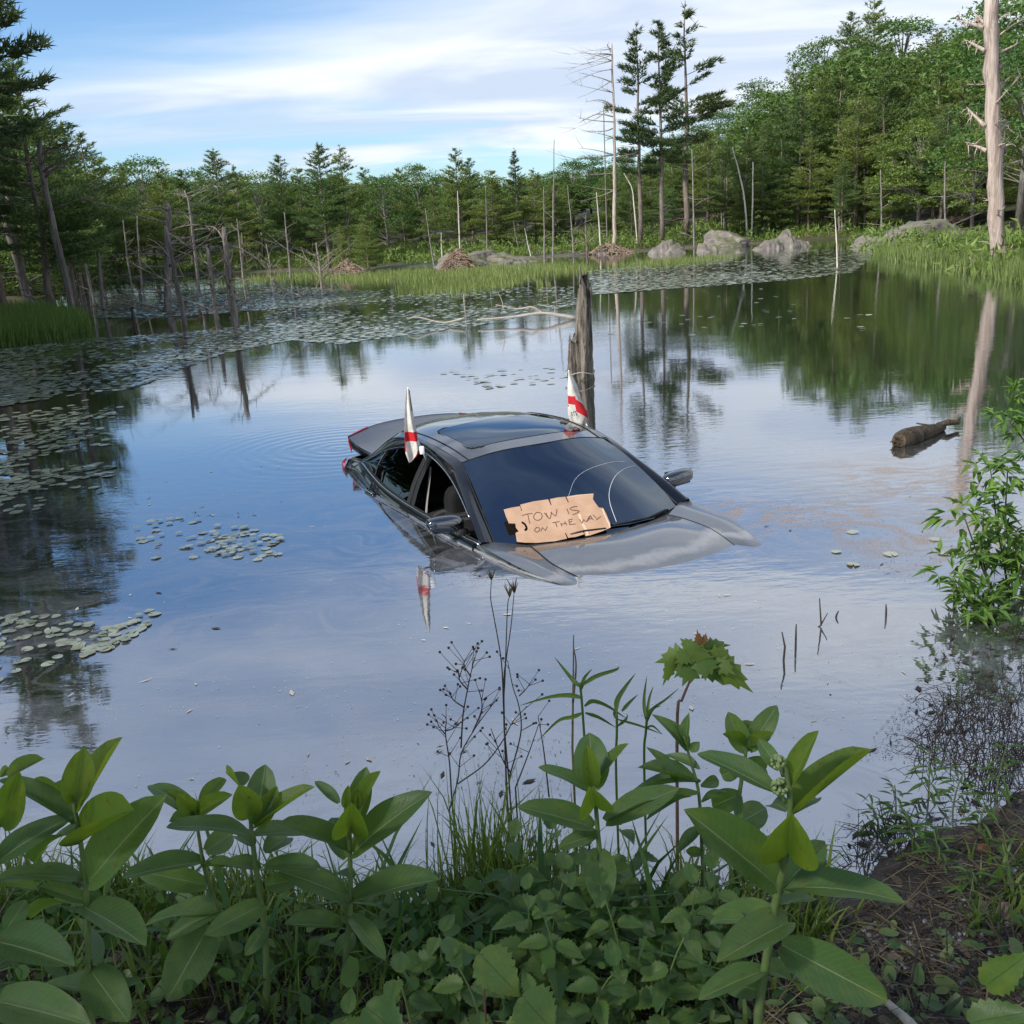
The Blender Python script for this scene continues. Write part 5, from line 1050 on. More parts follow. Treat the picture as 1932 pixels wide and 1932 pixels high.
padfield([(480, 552), (740, 545), (1080, 540), (1090, 575), (900, 615), (640, 650), (520, 640)], 5500, .42, .35, .16, .06, .11)
padfield([(200, 545), (480, 535), (740, 552), (560, 580), (300, 600), (180, 600)], 8000, .30, .3, .12, .07, .12)
padfield([(1110, 512), (1300, 488), (1560, 470), (1650, 478), (1610, 515), (1480, 530), (1120, 556)], 9000, .36, .22, .09, .08, .14)
padfield([(820, 700), (1090, 690), (1080, 720), (900, 735)], 60, .45, .5, .5, .05, .09, 0, 'lily pad in the thin raft left of the broken stump')
padfield([(1120, 560), (1600, 535), (1700, 620), (1150, 640)], 70, .5, .3, .3, .06, .10, 0, 'stray lily pad on the dark water right of the stump')
padfield([(1540, 990), (1760, 1010), (1830, 1100), (1600, 1110)], 8, .3, 1, 1, .04, .06, 0, 'single lily pad on the water right of the car')
Q = np.concatenate(Q); app = Q[:, 4] / np.hypot(Q[:, 2], Q[:, 3]) ; order = np.argsort(-app); near_i, far_i = order[:300], order[300:]
for i in near_i:
    o = put('lily_pad', PADS[i % 4]); r = Q[i, 4]; o.location = (Q[i, 2], Q[i, 3], .006); o.scale = (r, r, r); o.rotation_euler = (rs.normal(0, .035), rs.normal(0, .035), rs.uniform(0, 6.28)); lb = PLAB[int(Q[i, 5])]; tag(o, lb, 'lily pad', 'lily pads: ' + lb.partition('lily pad ')[2])
F = Q[far_i]; m = len(F); n = 7; ang = np.linspace(0, 6.283, n, endpoint=False); tl = rs.normal(0, .03, (m, 2)); X = np.cos(ang)[None] * F[:, 4:5]; Y_ = np.sin(ang)[None] * F[:, 4:5]; V = np.stack([F[:, 2:3] + X, F[:, 3:4] + Y_, .012 + np.abs(tl).sum(1)[:, None] * F[:, 4:5] + X * tl[:, :1] + Y_ * tl[:, 1:]], -1).reshape(-1, 3)
me = bpy.data.meshes.new('lily_pad_carpet'); me.from_pydata(V.tolist(), [], [tuple(range(i * n, i * n + n)) for i in range(m)]); me.materials.append(M['lily_pad']); o = put('lily_pad_carpet', me); tag(o, 'carpet of countless distant lily pads covering the far water', 'lily pads', kind='stuff')
print('pads', len(Q), 'pond pts')
# ------------------------------------------------------------------ bank plants
def leafmat(name, c1, c2, vein, trans, tcol):
    m, t, o = newmat(name); tcn = N(t, 'ShaderNodeTexCoord'); sp = N(t, 'ShaderNodeSeparateXYZ'); t.links.new(tcn.outputs['UV'], sp.inputs[0]); u, v = sp.outputs[0], sp.outputs[1]
    oi = N(t, 'ShaderNodeObjectInfo'); nz = noise(t, tcn.outputs['Object'], 9, 5, .6)
    col = mixc(t, oi.outputs['Random'], c1, c2); col = mixc(t, mapr(t, nz, .35, .7, 0, .35), col, tuple(x * .72 for x in c1))
    sv = N(t, 'ShaderNodeVectorMath', operation='ADD'); t.links.new(tcn.outputs['Object'], sv.inputs[0]); t.links.new(oi.outputs['Location'], sv.inputs[1])
    spot = noise(t, sv.outputs[0], 7, 3, .6); col = mixc(t, mapr(t, spot, .63, .70, 0, .75), col, (.13, .085, .03)); col = mixc(t, mapr(t, noise(t, sv.outputs[0], 2.2, 3, .5), .52, .72, 0, .45), col, tuple(min(1, x * q) for x, q in zip(c2, (1.7, 1.25, .9))))
    d = math_n(t, 'ABSOLUTE', math_n(t, 'SUBTRACT', v, .5))
    rib = mapr(t, d, .006, .020, .9, 0)
    lat = math_n(t, 'FRACT', math_n(t, 'SUBTRACT', math_n(t, 'MULTIPLY', u, 15.0), math_n(t, 'MULTIPLY', d, 7.0)))
    latv = mapr(t, math_n(t, 'ABSOLUTE', math_n(t, 'SUBTRACT', lat, .5)), .0, .07, .20, 0)
    col = mixc(t, latv, col, vein); col = mixc(t, rib, col, vein)
    hgt = math_n(t, 'ADD', math_n(t, 'MULTIPLY', rib, 1.0), math_n(t, 'ADD', latv, math_n(t, 'MULTIPLY', nz, .5)))
    b = bsdf(t, col, .42, 0, .35, bump(t, hgt, .35, .003)); tr = N(t, 'ShaderNodeBsdfTranslucent'); t.links.new(mixc(t, 1.0, col, tcol, 'MULTIPLY'), tr.inputs[0])
    mx = N(t, 'ShaderNodeMixShader'); mx.inputs[0].default_value = trans; t.links.new(b.outputs[0], mx.inputs[1]); t.links.new(tr.outputs[0], mx.inputs[2]); t.links.new(mx.outputs[0], o.inputs[0])
leafmat('milkweed_leaf', (.085, .160, .050), (.130, .215, .064), (.29, .35, .18), .37, (1.8, 1.8, .5))
leafmat('nettle_leaf', (.072, .145, .036), (.14, .22, .055), (.055, .11, .03), .36, (1.6, 1.6, .5))
leafmat('milkweed_young_backlit', (.13, .21, .038), (.18, .26, .046), (.22, .29, .10), .55, (1.5, 1.5, .5))  # young leaf green, with backlight painted in as extra yellow
simple('milkweed_stem', (.10, .16, .045), (.15, .20, .07), .6, 30, .3)
simple('stem_purple', (.10, .05, .04), (.16, .09, .06), .6, 30, .3)
def leaf_mesh(name, W, bend, fold, wav, mat, nx=12, ny=3, shape='ovate', teeth=0, seed=0):
    # unit length along +X, normal +Z
    rs = np.random.RandomState(seed); b = MB(); vs = []; uv = []
    for i in range(nx + 1):
        t = i / nx
        if shape == 'ovate': w_ = (math.sin(math.pi * min(1, t * .93 + .03) ** .92) ** .58) * W / 2 * (1 if t < .97 else .6)
        elif shape == 'lance': w_ = math.sin(math.pi * min(1, t * .93 + .05)) ** .9 * W / 2
        else: w_ = (math.sin(math.pi * min(1, t * .97 + .015) ** .66) ** .95) * W / 2
        if teeth: w_ *= 1 + .10 * ((i % 2) * 2 - 1)
        x = t; z = -bend * t * t + .25 * bend * t
        for j in range(-ny, ny + 1):
            v = j / ny; vs.append((x - abs(v) * .03, v * w_, z + fold * abs(v) * w_ + wav * math.sin(9 * t + 2.2 * v + seed) * abs(v) ** 1.5 * .5)); uv.append((t, .5 + v * .5))
    m = 2 * ny + 1; fs = [(i * m + j, i * m + j + 1, (i + 1) * m + j + 1, (i + 1) * m + j) for i in range(nx) for j in range(m - 1)]
    b.add(vs, fs, uv); return b.mesh(name, mat)
MW = [leaf_mesh('leaf', 1, bd, fo, wv, 'milkweed_leaf', seed=k) for k, (bd, fo, wv) in enumerate(((.10, .22, .02), (.18, .15, .03), (.06, .30, .02), (.26, .18, .025)))]
MY = [leaf_mesh('leaf', 1, bd, fo, wv, 'milkweed_young_backlit', seed=k + 9) for k, (bd, fo, wv) in enumerate(((.08, .3, .02), (.02, .38, .015)))]
def add_leaf(root, meshes, base, tip, width, nhint=None, flip=1, k=0, name='leaf', L=None):
    base, tip = np.array(base, float), np.array(tip, float); ax = tip - base; L = np.linalg.norm(ax); ex = ax / L
    toc = CC - base; toc /= np.linalg.norm(toc); nc = toc - ex * np.dot(toc, ex); nc /= np.linalg.norm(nc) + 1e-9; sd_ = np.cross(nc, ex)
    if nhint is None:
        wt = max(width, .36 * L); wt = min(wt, .62 * L) if width < .62 * L else width
        c = min(1, width / wt); s = math.sqrt(max(0, 1 - c * c)); sg = 1 if (sd_[2] * 1.0) >= 0 else -1
        # turn the blade about its axis so that its upper face looks skywards
        n_ = nc * c + sd_ * s * sg * flip
    else: wt = width; n_ = np.array(nhint, float); n_ -= ex * np.dot(n_, ex); n_ /= np.linalg.norm(n_) + 1e-9
    ey = np.cross(n_, ex); m = Matrix(((ex[0] * L, ey[0] * wt, n_[0] * L, base[0]), (ex[1] * L, ey[1] * wt, n_[1] * L, base[1]), (ex[2] * L, ey[2] * wt, n_[2] * L, base[2]), (0, 0, 0, 1)))
    T = Vector(root.location); m = Matrix.Translation(-T) @ m
    return put(name, meshes[k % len(meshes)], root, m)
Z1 = lambda x, y: (x * .3125, 1358.4 + y * .3125)
Z2 = lambda x, y: (528.3 + x * .3125, 1358.4 + y * .3125)
Z7 = lambda x, y: (943.4 + x * .3125, 1169.8 + y * .3125)
Z8 = lambda x, y: (1320.7 + x * .3164, 1358.4 + y * .3164)
def milkweed(label, Z, zs, Y, stem, leaves, young=(), r=.0075, buds=(), group='milkweed plants on the near bank', name='milkweed_plant', mats=None, cat='plant', stemmat='milkweed_stem'):
    P = [at_y(*Z(x, y), Y) for x, y in stem]; g = gz(P[0][0], P[0][1]); base = np.array([P[0][0] + (.02), P[0][1], g - .02])
    if P[0][2] > g + .05: P = [base] + P
    root = thing(name, label, cat, tuple(P[0]), group); b = MB(); C = crom([p - P[0] for p in P], 24); tube(b, C, [r * (1.15 - .6 * t) for t in np.linspace(0, 1, 24)], 8); b.build('stem', stemmat, root)
    pm = px_m(Y)
    for i, (bx, by, tx, ty, w_, *ex) in enumerate(leaves):
        dy = ex[0] if ex else rnd.uniform(-.04, .04); fl = ex[1] if len(ex) > 1 else 1
        bp_ = at_y(*Z(bx, by), Y); tp = at_y(*Z(tx, ty), Y + dy); yg = i in young
        slant = np.linalg.norm(bp_ - CC) / FPX
        add_leaf(root, (MY if yg else MW) if mats is None else mats, bp_, tp, w_ * zs * slant * (.86 if mats is None else 1), None, fl, i + len(label))
    for (x, y, rr_) in buds:
        c = at_y(*Z(x, y), Y) - np.array(P[0]); R = rr_ * zs * np.linalg.norm(at_y(*Z(x, y), Y) - CC) / FPX; b = MB(); rn_ = random.Random(int(x))
        for k in range(46):
            q = np.array([rn_.gauss(0, 1) for _ in range(3)]); q /= np.linalg.norm(q); pc = c + q * R * .78; e = rbox(tuple(pc), (R * .24,) * 3, 4, .9); b.add(e.v, e.f)
        tube(b, [c, np.array([c[0] + .01, c[1], c[2] - R * 2])], [.003, .004], 5); b.build('flower_bud', 'bud', root)
    return root
zs = .3125
milkweed('tall milkweed at the far left with a broad yellow-green top leaf', Z1, zs, 1.78, [(545, 1790), (532, 1400), (525, 1100), (490, 760), (445, 500)],
   [(445, 497, 508, 172, 190, .02), (478, 552, 735, 100, 92, .10), (438, 632, -10, 345, 120, .05), (470, 752, 800, 535, 110, -.12), (540, 975, 958, 468, 262, -.03), (490, 958, -20, 905, 105, -.05), (512, 1092, 240, 1000, 95, -.02), (440, 690, 168, 748, 60, .12), (500, 1130, 872, 1318, 185, -.14), (548, 1515, 745, 1785, 235, -.12), (455, 480, 235, 395, 85, .16), (500, 1120, 170, 1060, 120, .15), (560, 1480, 470, 1150, 90, .15), (540, 1640, 200, 1540, 130, .14)], young=(0, 1, 3, 10))
milkweed('milkweed cut by the left frame edge with wide low leaves', Z1, zs, 1.72, [(-60, 1800), (-50, 1200), (-20, 700), (10, 560)],
   [(10, 640, 110, 330, 190, -.03), (55, 350, 268, 232, 85, .1), (0, 345, 55, 280, 60, .05), (-20, 860, 385, 560, 140, .04), (-60, 1330, 425, 1440, 215, -.12), (40, 1262, 155, 1092, 125, .03), (-40, 1000, 240, 1010, 100, .1), (-50, 1500, 330, 1260, 150, .15), (-20, 1700, 520, 1820, 240, -.1)], young=(0, 1, 2))
milkweed('milkweed leaning left, second clump from the left', Z1, zs, 2.12, [(1415, 1440), (1330, 1190), (1240, 920), (1190, 640)],
   [(1182, 572, 1068, 452, 125, -.02), (1197, 562, 1388, 448, 105, -.04), (1172, 585, 898, 343, 135, .08), (1212, 505, 1362, 343, 95, .1), (1182, 605, 985, 418, 75, .02), (1200, 655, 1035, 600, 66, -.12), (1242, 792, 1425, 668, 155, .08), (1228, 855, 742, 925, 118, -.1), (1245, 995, 815, 908, 160, -.02), (1232, 885, 1420, 880, 46, -.06), (1340, 1145, 985, 1295, 115, -.05), (1262, 1240, 1008, 1695, 275, -.14), (1330, 1150, 855, 1170, 118, .06), (1390, 1400, 1180, 1350, 130, .1)], young=(0, 1, 3, 4))
milkweed('milkweed with a tall fan of leaves, third clump from the left', Z1, zs, 2.02, [(1612, 1800), (1600, 1300), (1545, 900), (1520, 680), (1510, 600)],
   [(1512, 575, 1442, 392, 190, -.03), (1548, 625, 1602, 266, 200, .08), (1562, 645, 1672, 398, 118, .04), (1547, 652, 1885, 388, 74, .02), (1502, 692, 1035, 588, 100, -.08), (1532, 765, 1425, 688, 110, .1), (1445, 405, 1368, 318, 55, .12), (1560, 905, 1318, 850, 98, .08), (1592, 1112, 1255, 1285, 160, -.1), (1600, 805, 1745, 695, 140, .14), (1545, 700, 1930, 640, 110, .1), (1600, 900, 1930, 870, 100, -.06), (1610, 1250, 1480, 1420, 100, -.05), (1600, 1000, 1795, 960, 130, .05)], young=(0, 2, 3, 6))
milkweed('milkweed with a heart-shaped young leaf near the middle', Z2, zs, 2.05, [(398, 1520), (425, 1100), (420, 680), (430, 560)],
   [(424, 672, 432, 503, 232, -.12), (432, 642, 522, 286, 165, .05), (442, 642, 604, 306, 112, .02), (392, 525, 412, 398, 62, 0), (470, 520, 470, 430, 50, 0), (352, 502, 212, 362, 74, .04), (442, 802, 858, 414, 190, -.02), (402, 792, -10, 620, 130, -.08), (402, 832, 300, 560, 165, .1), (422, 1102, 938, 925, 145, -.08), (392, 1062, 15, 895, 150, -.02), (372, 1252, 35, 1220, 110, -.08), (345, 1412, 452, 1275, 118, .05), (442, 955, 325, 915, 68, .08), (420, 1180, 640, 1420, 120, -.1), (410, 1120, 250, 1010, 130, .12)], young=(0, 2, 3, 4))
milkweed('milkweed with a large drooping leaf right of the grass tuft', Z7, zs, 2.22, [(650, 1760), (600, 1380), (578, 1120), (565, 1020)],
   [(562, 1022, 540, 672, 245, .08), (562, 1002, 528, 764, 124, .0), (542, 1032, 250, 856, 86, .03), (582, 1002, 765, 735, 72, .05), (572, 1125, 540, 1010, 226, -.14), (562, 1252, 120, 1110, 160, -.02), (642, 1217, 1065, 996, 178, .0), (600, 1392, 612, 1735, 212, -.12), (562, 1252, 470, 1295, 80, .06), (652, 1212, 1145, 1028, 64, .06), (590, 1300, 330, 1360, 110, .05), (620, 1500, 480, 1640, 120, .06), (640, 1560, 830, 1480, 130, .1)], young=(1, 3, 4))
milkweed('nearest milkweed at right with two round bud clusters', Z8, .3164, 1.66, [(345, 1830), (398, 1420), (448, 1100), (500, 850), (540, 580), (530, 390), (500, 240)],
   [(562, 562, 1025, 172, 118, .06), (547, 382, 692, 62, 118, .0), (472, 292, 343, 106, 105, .05), (432, 424, -10, 176, 138, .08), (530, 805, 545, 566, 345, -.14), (442, 974, -70, 535, 285, -.04), (520, 1003, 1195, 985, 165, -.08), (492, 1003, 748, 716, 205, .05), (482, 1092, 705, 1030, 85, .05), (525, 1205, 108, 1425, 215, -.12), (488, 1342, 1136, 1685, 290, -.1), (382, 1492, -10, 1645, 138, -.05), (255, 1195, 35, 1175, 95, .08), (542, 564, 700, 450, 135, .1), (522, 542, 388, 455, 115, .1), (470, 1180, 60, 1130, 130, .1), (400, 1500, 640, 1560, 120, .1), (390, 1620, 120, 1560, 140, .08)], young=(0, 1, 4), r=.0095, buds=((465, 250, 46), (476, 400, 52)))
milkweed('milkweed with an open cup of leaves behind the nearest one', Z7, zs, 2.45, [(1420, 1400), (1440, 1100), (1480, 830), (1488, 760)],
   [(1482, 792, 1378, 556, 146, .03), (1502, 782, 1672, 516, 156, .03), (1492, 762, 1490, 596, 136, .08), (1472, 742, 1345, 688, 84, -.05), (1502, 742, 1645, 680, 76, -.05), (1452, 1052, 1255, 1135, 160, .05), (1432, 1232, 1615, 1128, 188, .06), (1442, 1052, 1440, 1225, 66, -.06), (1470, 860, 1620, 900, 120, .08), (1465, 880, 1300, 960, 120, .08)], young=(2, 3, 4))
LW = [leaf_mesh('leaf', 1, bd, fo, .01, 'milkweed_leaf', nx=10, ny=2, shape='lance', seed=k) for k, (bd, fo) in enumerate(((.15, .3), (.30, .25), (.05, .35)))]
milkweed('narrow-leaved plant between the two large right milkweeds', Z7, zs, 2.35, [(1235, 1800), (1220, 1400), (1200, 1050), (1150, 850), (1112, 700)],
   [(1122, 792, 938, 556, 72, .03), (1132, 782, 1068, 606, 52, .02), (1150, 792, 1205, 735, 60, 0), (1120, 760, 1130, 560, 60, .02), (1062, 982, 925, 752, 64, .03), (1182, 982, 836, 878, 66, -.03), (1202, 902, 998, 796, 60, .05), (1202, 1052, 875, 1132, 64, -.05), (1222, 1102, 1378, 1030, 44, .03), (1212, 1002, 1338, 958, 74, .06), (1202, 982, 745, 972, 46, .05), (1232, 1402, 1118, 1396, 60, .03), (1220, 1250, 1060, 1400, 70, -.05), (1225, 1300, 1360, 1440, 70, -.05), (1230, 1500, 1000, 1680, 60, -.08), (1225, 1350, 1400, 1250, 70, .05), (1232, 1600, 1180, 1800, 60, -.05)], mats=LW, r=.005, name='narrow_leaved_plant', group=None)
# reed-like plants with arching blades
def reed(label, Z, Y, stem, blades, r=.004, base=None):
    P = [at_y(*Z(x, y), Y) for x, y in stem]; g = gz(P[0][0], P[0][1]); P = [np.array([P[0][0], P[0][1], min(g, P[0][2] - .02)])] + P; root = thing('reed_plant', label, 'reed', tuple(P[0]), 'reed plants by the water'); b = MB(); tube(b, crom([p - P[0] for p in P], 14), r, 6); b.build('stem', 'herb_leaf', root)
    for pts, w_ in blades:
        C = crom([at_y(*Z(x, y), Y + .03 * k) - P[0] for k, (x, y) in enumerate(pts)], 14); b = MB(); hw = w_ * .3125 * 2.6 / FPX / 2; sd_ = np.array(CR[:, 1]) * .8 + np.array([0, -.5, .2]); Q = []
        for k, c in enumerate(C):
            t_ = C[min(k + 1, 13)] - C[max(k - 1, 0)]; n_ = np.cross(t_, CR[:, 2]); n_ /= np.linalg.norm(n_) + 1e-9; s = hw * min(1, (k + 2) / 5) * (1 - (k / 13) ** 2.2) + .0004; Q += [c + n_ * s, c + np.array([0, 0.004, -.002]), c - n_ * s]
        b.add(Q, [(3 * k + j, 3 * k + j + 1, 3 * k + j + 4, 3 * k + j + 3) for k in range(13) for j in (0, 1)]); b.build('blade', 'grass_bank', root)
reed('tall reed with long arching blades above the middle milkweed', Z7, 2.62, [(520, 900), (505, 650), (490, 450), (480, 380)], [([(500, 470), (420, 455), (300, 465), (120, 516)], 34), ([(480, 400), (430, 350), (330, 225)], 32), ([(485, 400), (580, 340), (700, 300), (720, 280)], 30), ([(490, 420), (510, 350), (555, 295)], 26), ([(500, 560), (440, 585), (350, 610), (228, 730)], 30), ([(510, 520), (560, 490), (650, 520), (770, 600)], 30), ([(515, 560), (600, 590), (700, 650)], 24)])
reed('shorter reed right of the tall reed', Z7, 2.66, [(700, 900), (705, 700), (705, 560)], [([(700, 560), (710, 480), (760, 400), (818, 322)], 38), ([(735, 550), (780, 500), (832, 450)], 26), ([(705, 600), (690, 560), (705, 530)], 22), ([(710, 640), (760, 600), (770, 570)], 22), ([(710, 600), (850, 640), (980, 690)], 16)])
reed('thin upright reed left of the maple sapling', Z7, 2.70, [(870, 850), (880, 680), (890, 560)], [([(880, 600), (870, 480), (886, 340)], 26), ([(885, 620), (920, 540), (1000, 480), (1080, 412)], 22), ([(890, 560), (930, 530), (970, 520)], 20), ([(885, 600), (900, 480), (925, 400)], 20), ([(875, 660), (920, 640), (980, 690)], 16)])
# maple sapling
def maple_mesh(mat):
    out = [(0, 0), (.12, .10), (.10, .30), (.22, .22), (.34, .48), (.42, .30), (.52, .40), (.60, .24), (.78, .20), (.74, .10), (1, 0)]; b = MB(); v = [(x, y, -.15 * x * x - .1 * abs(y)) for x, y in out] + [(x, -y, -.15 * x * x - .1 * abs(y)) for x, y in out[-2:0:-1]]; c = len(v); v.append((.38, 0, .03)); n = c
    b.add(v, [(c, k, (k + 1) % n) for k in range(n)]); return b.mesh('leaf', mat)
ML = maple_mesh('maple_leaf'); MLB = maple_mesh('brown_leaf')
mp = at_y(*Z7(1060, 640), 2.75); mb_ = np.array([mp[0], mp[1], gz(mp[0], mp[1]) - .02])
root = thing('maple_sapling', 'young maple sapling with lobed yellow-green leaves and a brown tip', 'sapling', tuple(mb_), None); b = MB(); S = crom([mb_ - mb_, at_y(*Z7(1070, 600), 2.75) - mb_, at_y(*Z7(1100, 480), 2.75) - mb_, at_y(*Z7(1150, 360), 2.75) - mb_, at_y(*Z7(1200, 250), 2.75) - mb_], 16); tube(b, S, [.006 * (1 - .6 * k / 15) for k in range(16)], 6); b.build('stem', 'stem_purple', root)
for k, (bx, by, tx, ty, w_, dy, br) in enumerate([(1160, 200, 925, 260, 190, .02, 0), (1180, 190, 1075, 100, 120, .06, 0), (1210, 160, 1420, 150, 120, .05, 0), (1220, 210, 1350, 400, 220, -.04, 0), (1260, 210, 1540, 450, 210, -.05, 0), (1180, 230, 1100, 400, 200, -.04, 0), (1230, 200, 1240, 360, 220, -.06, 0), (1060, 210, 975, 415, 100, .0, 0), (1210, 170, 1190, 60, 70, 0, 1), (1225, 150, 1245, 75, 60, .01, 1), (1160, 240, 1050, 350, 150, -.02, 0), (1250, 180, 1440, 290, 180, -.01, 0), (1150, 190, 1060, 260, 140, -.03, 0), (1280, 230, 1420, 330, 150, -.06, 0), (1120, 180, 1290, 230, 170, -.03, 0), (1190, 130, 1150, 260, 150, -.02, 0), (1200, 180, 1320, 130, 120, .03, 0)]):
    add_leaf(root, [MLB if br else ML], at_y(*Z7(bx, by), 2.75), at_y(*Z7(tx, ty), 2.75 + dy), w_ * .3125 * 2.9 / FPX, None, 1, k)
# dry stems with seed heads, bare weeds
ZW = lambda x, y: ((860 + x * 300 / 1159) * .94336, (1120 + y * 500 / 1932) * .94336)
def dry(label, Y, stems, heads, name='dry_weed', r=.0022, seeds=0, seed=1, mat='twig_dark'):
    P0 = at_y(*ZW(*stems[0][0]), Y); g = gz(P0[0], P0[1]); B = np.array([P0[0], P0[1], min(P0[2], max(g, 0) - .02)]); root = thing(name, label, 'dry weed', tuple(B), 'dry weeds at the water edge'); rn = random.Random(seed)
    for i, pts in enumerate(stems):
        C = crom([at_y(*ZW(x, y), Y + rn.uniform(-.02, .02)) - B for x, y in pts], 18)
        if i == 0: C = np.vstack([[0, 0, 0], C])
        b = MB(); tube(b, C, [r * (1.2 - .7 * k / len(C)) for k in range(len(C))], 4)
        for q in range(seeds):
            k = rn.randint(6, len(C) - 1); d = np.array([rn.uniform(-.06, .06), rn.uniform(-.02, .02), rn.uniform(0, .07)]); tube(b, [C[k], C[k] + d], [.0012, .0008], 3); e = rbox(tuple(C[k] + d), (.0045,) * 3, 3, .9); b.add(e.v, e.f)
        b.build('stem', mat, root)
    for x, y, s in heads:
        c = at_y(*ZW(x, y), Y) - B; b = MB()
        for k in range(14): d = np.array([rn.uniform(-.5, .5), rn.uniform(-.3, .3), 1]) * s * rn.uniform(.6, 1.1); tube(b, [c, c + d], [.003, .0006], 3)
        b.build('seed_head', 'dry_stalk', root)
dry('tall dry stem with a single tufted head, left of the three', 2.9, [[(610, 1700), (575, 1300), (560, 900), (540, 700), (490, 420), (468, 290), (475, 150)]], [(475, 150, .035)])
dry('tall dry stem with a brush head, middle of the three', 2.92, [[(600, 1900), (570, 1200), (580, 900), (590, 600), (600, 350), (615, 280)]], [(615, 280, .04)])
dry('tall dry stem with a forked brush head, right of the three', 2.94, [[(590, 1800), (570, 1000), (590, 760), (625, 520), (650, 250)]], [(652, 250, .045)])
dry('bare branching brown weed leaning right below the car', 2.8, [[(150, 1930), (215, 1700), (240, 1500), (330, 1330), (420, 1200), (530, 1060)], [(240, 1450), (255, 1200), (290, 1000), (315, 880), (345, 750)], [(215, 1730), (420, 1580), (560, 1400), (640, 1250), (750, 1130)], [(330, 1330), (400, 1150), (380, 1000)], [(290, 1000), (230, 930), (220, 850)], [(265, 1140), (180, 1080), (150, 1010)], [(315, 900), (270, 830), (262, 780)]], [], seeds=7, seed=3)
dry('bare weed with drooping twigs, leftmost by the grass tuft', 2.82, [[(165, 1800), (150, 1560), (120, 1350), (125, 1230), (90, 1190)], [(125, 1320), (180, 1300), (240, 1250)], [(120, 1350), (70, 1290)]], [], seeds=6, seed=4)
dry('thin curving dry weed right of the three tall stems', 2.85, [[(610, 1690), (690, 1400), (705, 1250), (680, 1100), (640, 980), (600, 780)], [(690, 1050), (740, 1000), (770, 960)], [(620, 1640), (560, 1540), (470, 1300)]], [], seeds=6, seed=5)
dry('slanted pair of thin dry stalks left of the tall reed', 2.8, [[(660, 1760), (760, 1500), (840, 1270)], [(920, 1830), (880, 1480), (835, 1210)]], [], seeds=2, seed=6)
dry('long upright dry stalk behind the tall reed', 2.7, [[(1100, 1450), (1105, 1050), (1108, 800), (1109, 580)], [(1105, 1100), (1128, 830), (1112, 680)]], [], r=.003, seed=7, mat='dry_stalk')
# stalks standing in the water at the right
ZR = lambda x, y: ((1548 + x * 500 / 1932) * .94336, (1180 + y * 500 / 1932) * .94336)
for k, (pp, lb) in enumerate((([(345, 285), (365, 270), (352, 65)], 'upright dark stalk in the water with a bent side twig'), ([(168, 450), (170, 350), (172, 265)], 'straight dark stalk left of the bent one in the water'), ([(75, 545), (85, 440), (62, 325)], 'kinked dark stalk at the left of the water stalks'), ([(866, 205), (868, 150), (866, 110)], 'short stalk far out in the open water at right'), ([(480, 212), (485, 190), (500, 162)], 'tiny bent twig near the upright dark stalk'), ([(1322, 520), (1316, 500), (1304, 485)], 'small bent stub near the shaded right bank'), ([(1368, 390), (1368, 350), (1368, 325)], 'short dark stub left of the grassy shoot at right'), ([(1390, 180), (1390, 90), (1392, -60)], 'thin stalk at the dark edge below the right shrub'), ([(435, 812), (490, 900), (580, 1080)], 'long thin straw lying over the film at right'), ([(1050, 915), (890, 1080), (800, 1200), (700, 1380)], 'long curved bare twig leaning over the right shallows'))):
    base = at_z(*ZR(*pp[0])); root = thing('water_stalk', lb, 'stalk', tuple(base), 'stalks in the right shallows'); b = MB(); tube(b, [np.array([0, 0, -.05])] + [at_y(*ZR(*p), base[1] + (.0 if k < 8 else .1 * i)) - base for i, p in enumerate(pp)], [.006, .0055, .005, .003, .002][:len(pp) + 1], 5)
    if k == 0: tube(b, [at_y(*ZR(368, 260), base[1]) - base, at_y(*ZR(415, 178), base[1]) - base], [.004, .002], 4)
    b.build('stem', 'twig_dark', root)
# ------------------------------------------------------------------ herbs, grasses, litter on the bank
NE = [leaf_mesh('leaf', 1, bd, .22, .03, 'nettle_leaf', nx=16, ny=2, shape='heart', teeth=1, seed=k) for k, bd in enumerate((.15, .30, .22))]
def herb(label, px, py, Y, H, n, seed, LL=.075, mats=None, name='nettle_plant', group='low toothed-leaf herbs on the bank', wr=.58, lean=.06):
    rn = random.Random(seed); p = at_y(px, py, Y); x, y = p[0], p[1]; z = gz(x, y) - .01; root = thing(name, label, 'plant', (x, y, z), group); b = MB(); top = np.array([rn.uniform(-lean, lean), rn.uniform(-lean, lean), H]); C = bez((0, 0, 0), (0, 0, H * .6), top, 8); tube(b, C, [.0035 * (1 - .5 * k / 7) for k in range(8)], 6); b.build('stem', 'milkweed_stem', root)
    for i in range(n):
        t = .25 + .75 * i / max(1, n - 1); c = C[min(7, int(t * 7))]; az0 = rn.uniform(-.3, .3) + (i % 2) * 1.57; L = LL * rn.uniform(.8, 1.2) * (1 - .45 * t + .1)
        for q in (0, math.pi):
            az = az0 + q + rn.uniform(-.25, .25); e = rn.uniform(-.45, .25) + .6 * max(0, t - .8) * 3; d = np.array([math.cos(az) * math.cos(e), math.sin(az) * math.cos(e), math.sin(e)]); base = np.array(root.location) + c + d * .012
            add_leaf(root, mats or NE, base, base + d * L, L * wr, (rn.uniform(-.3, .3), rn.uniform(-.5, 0), 1), 1, i)
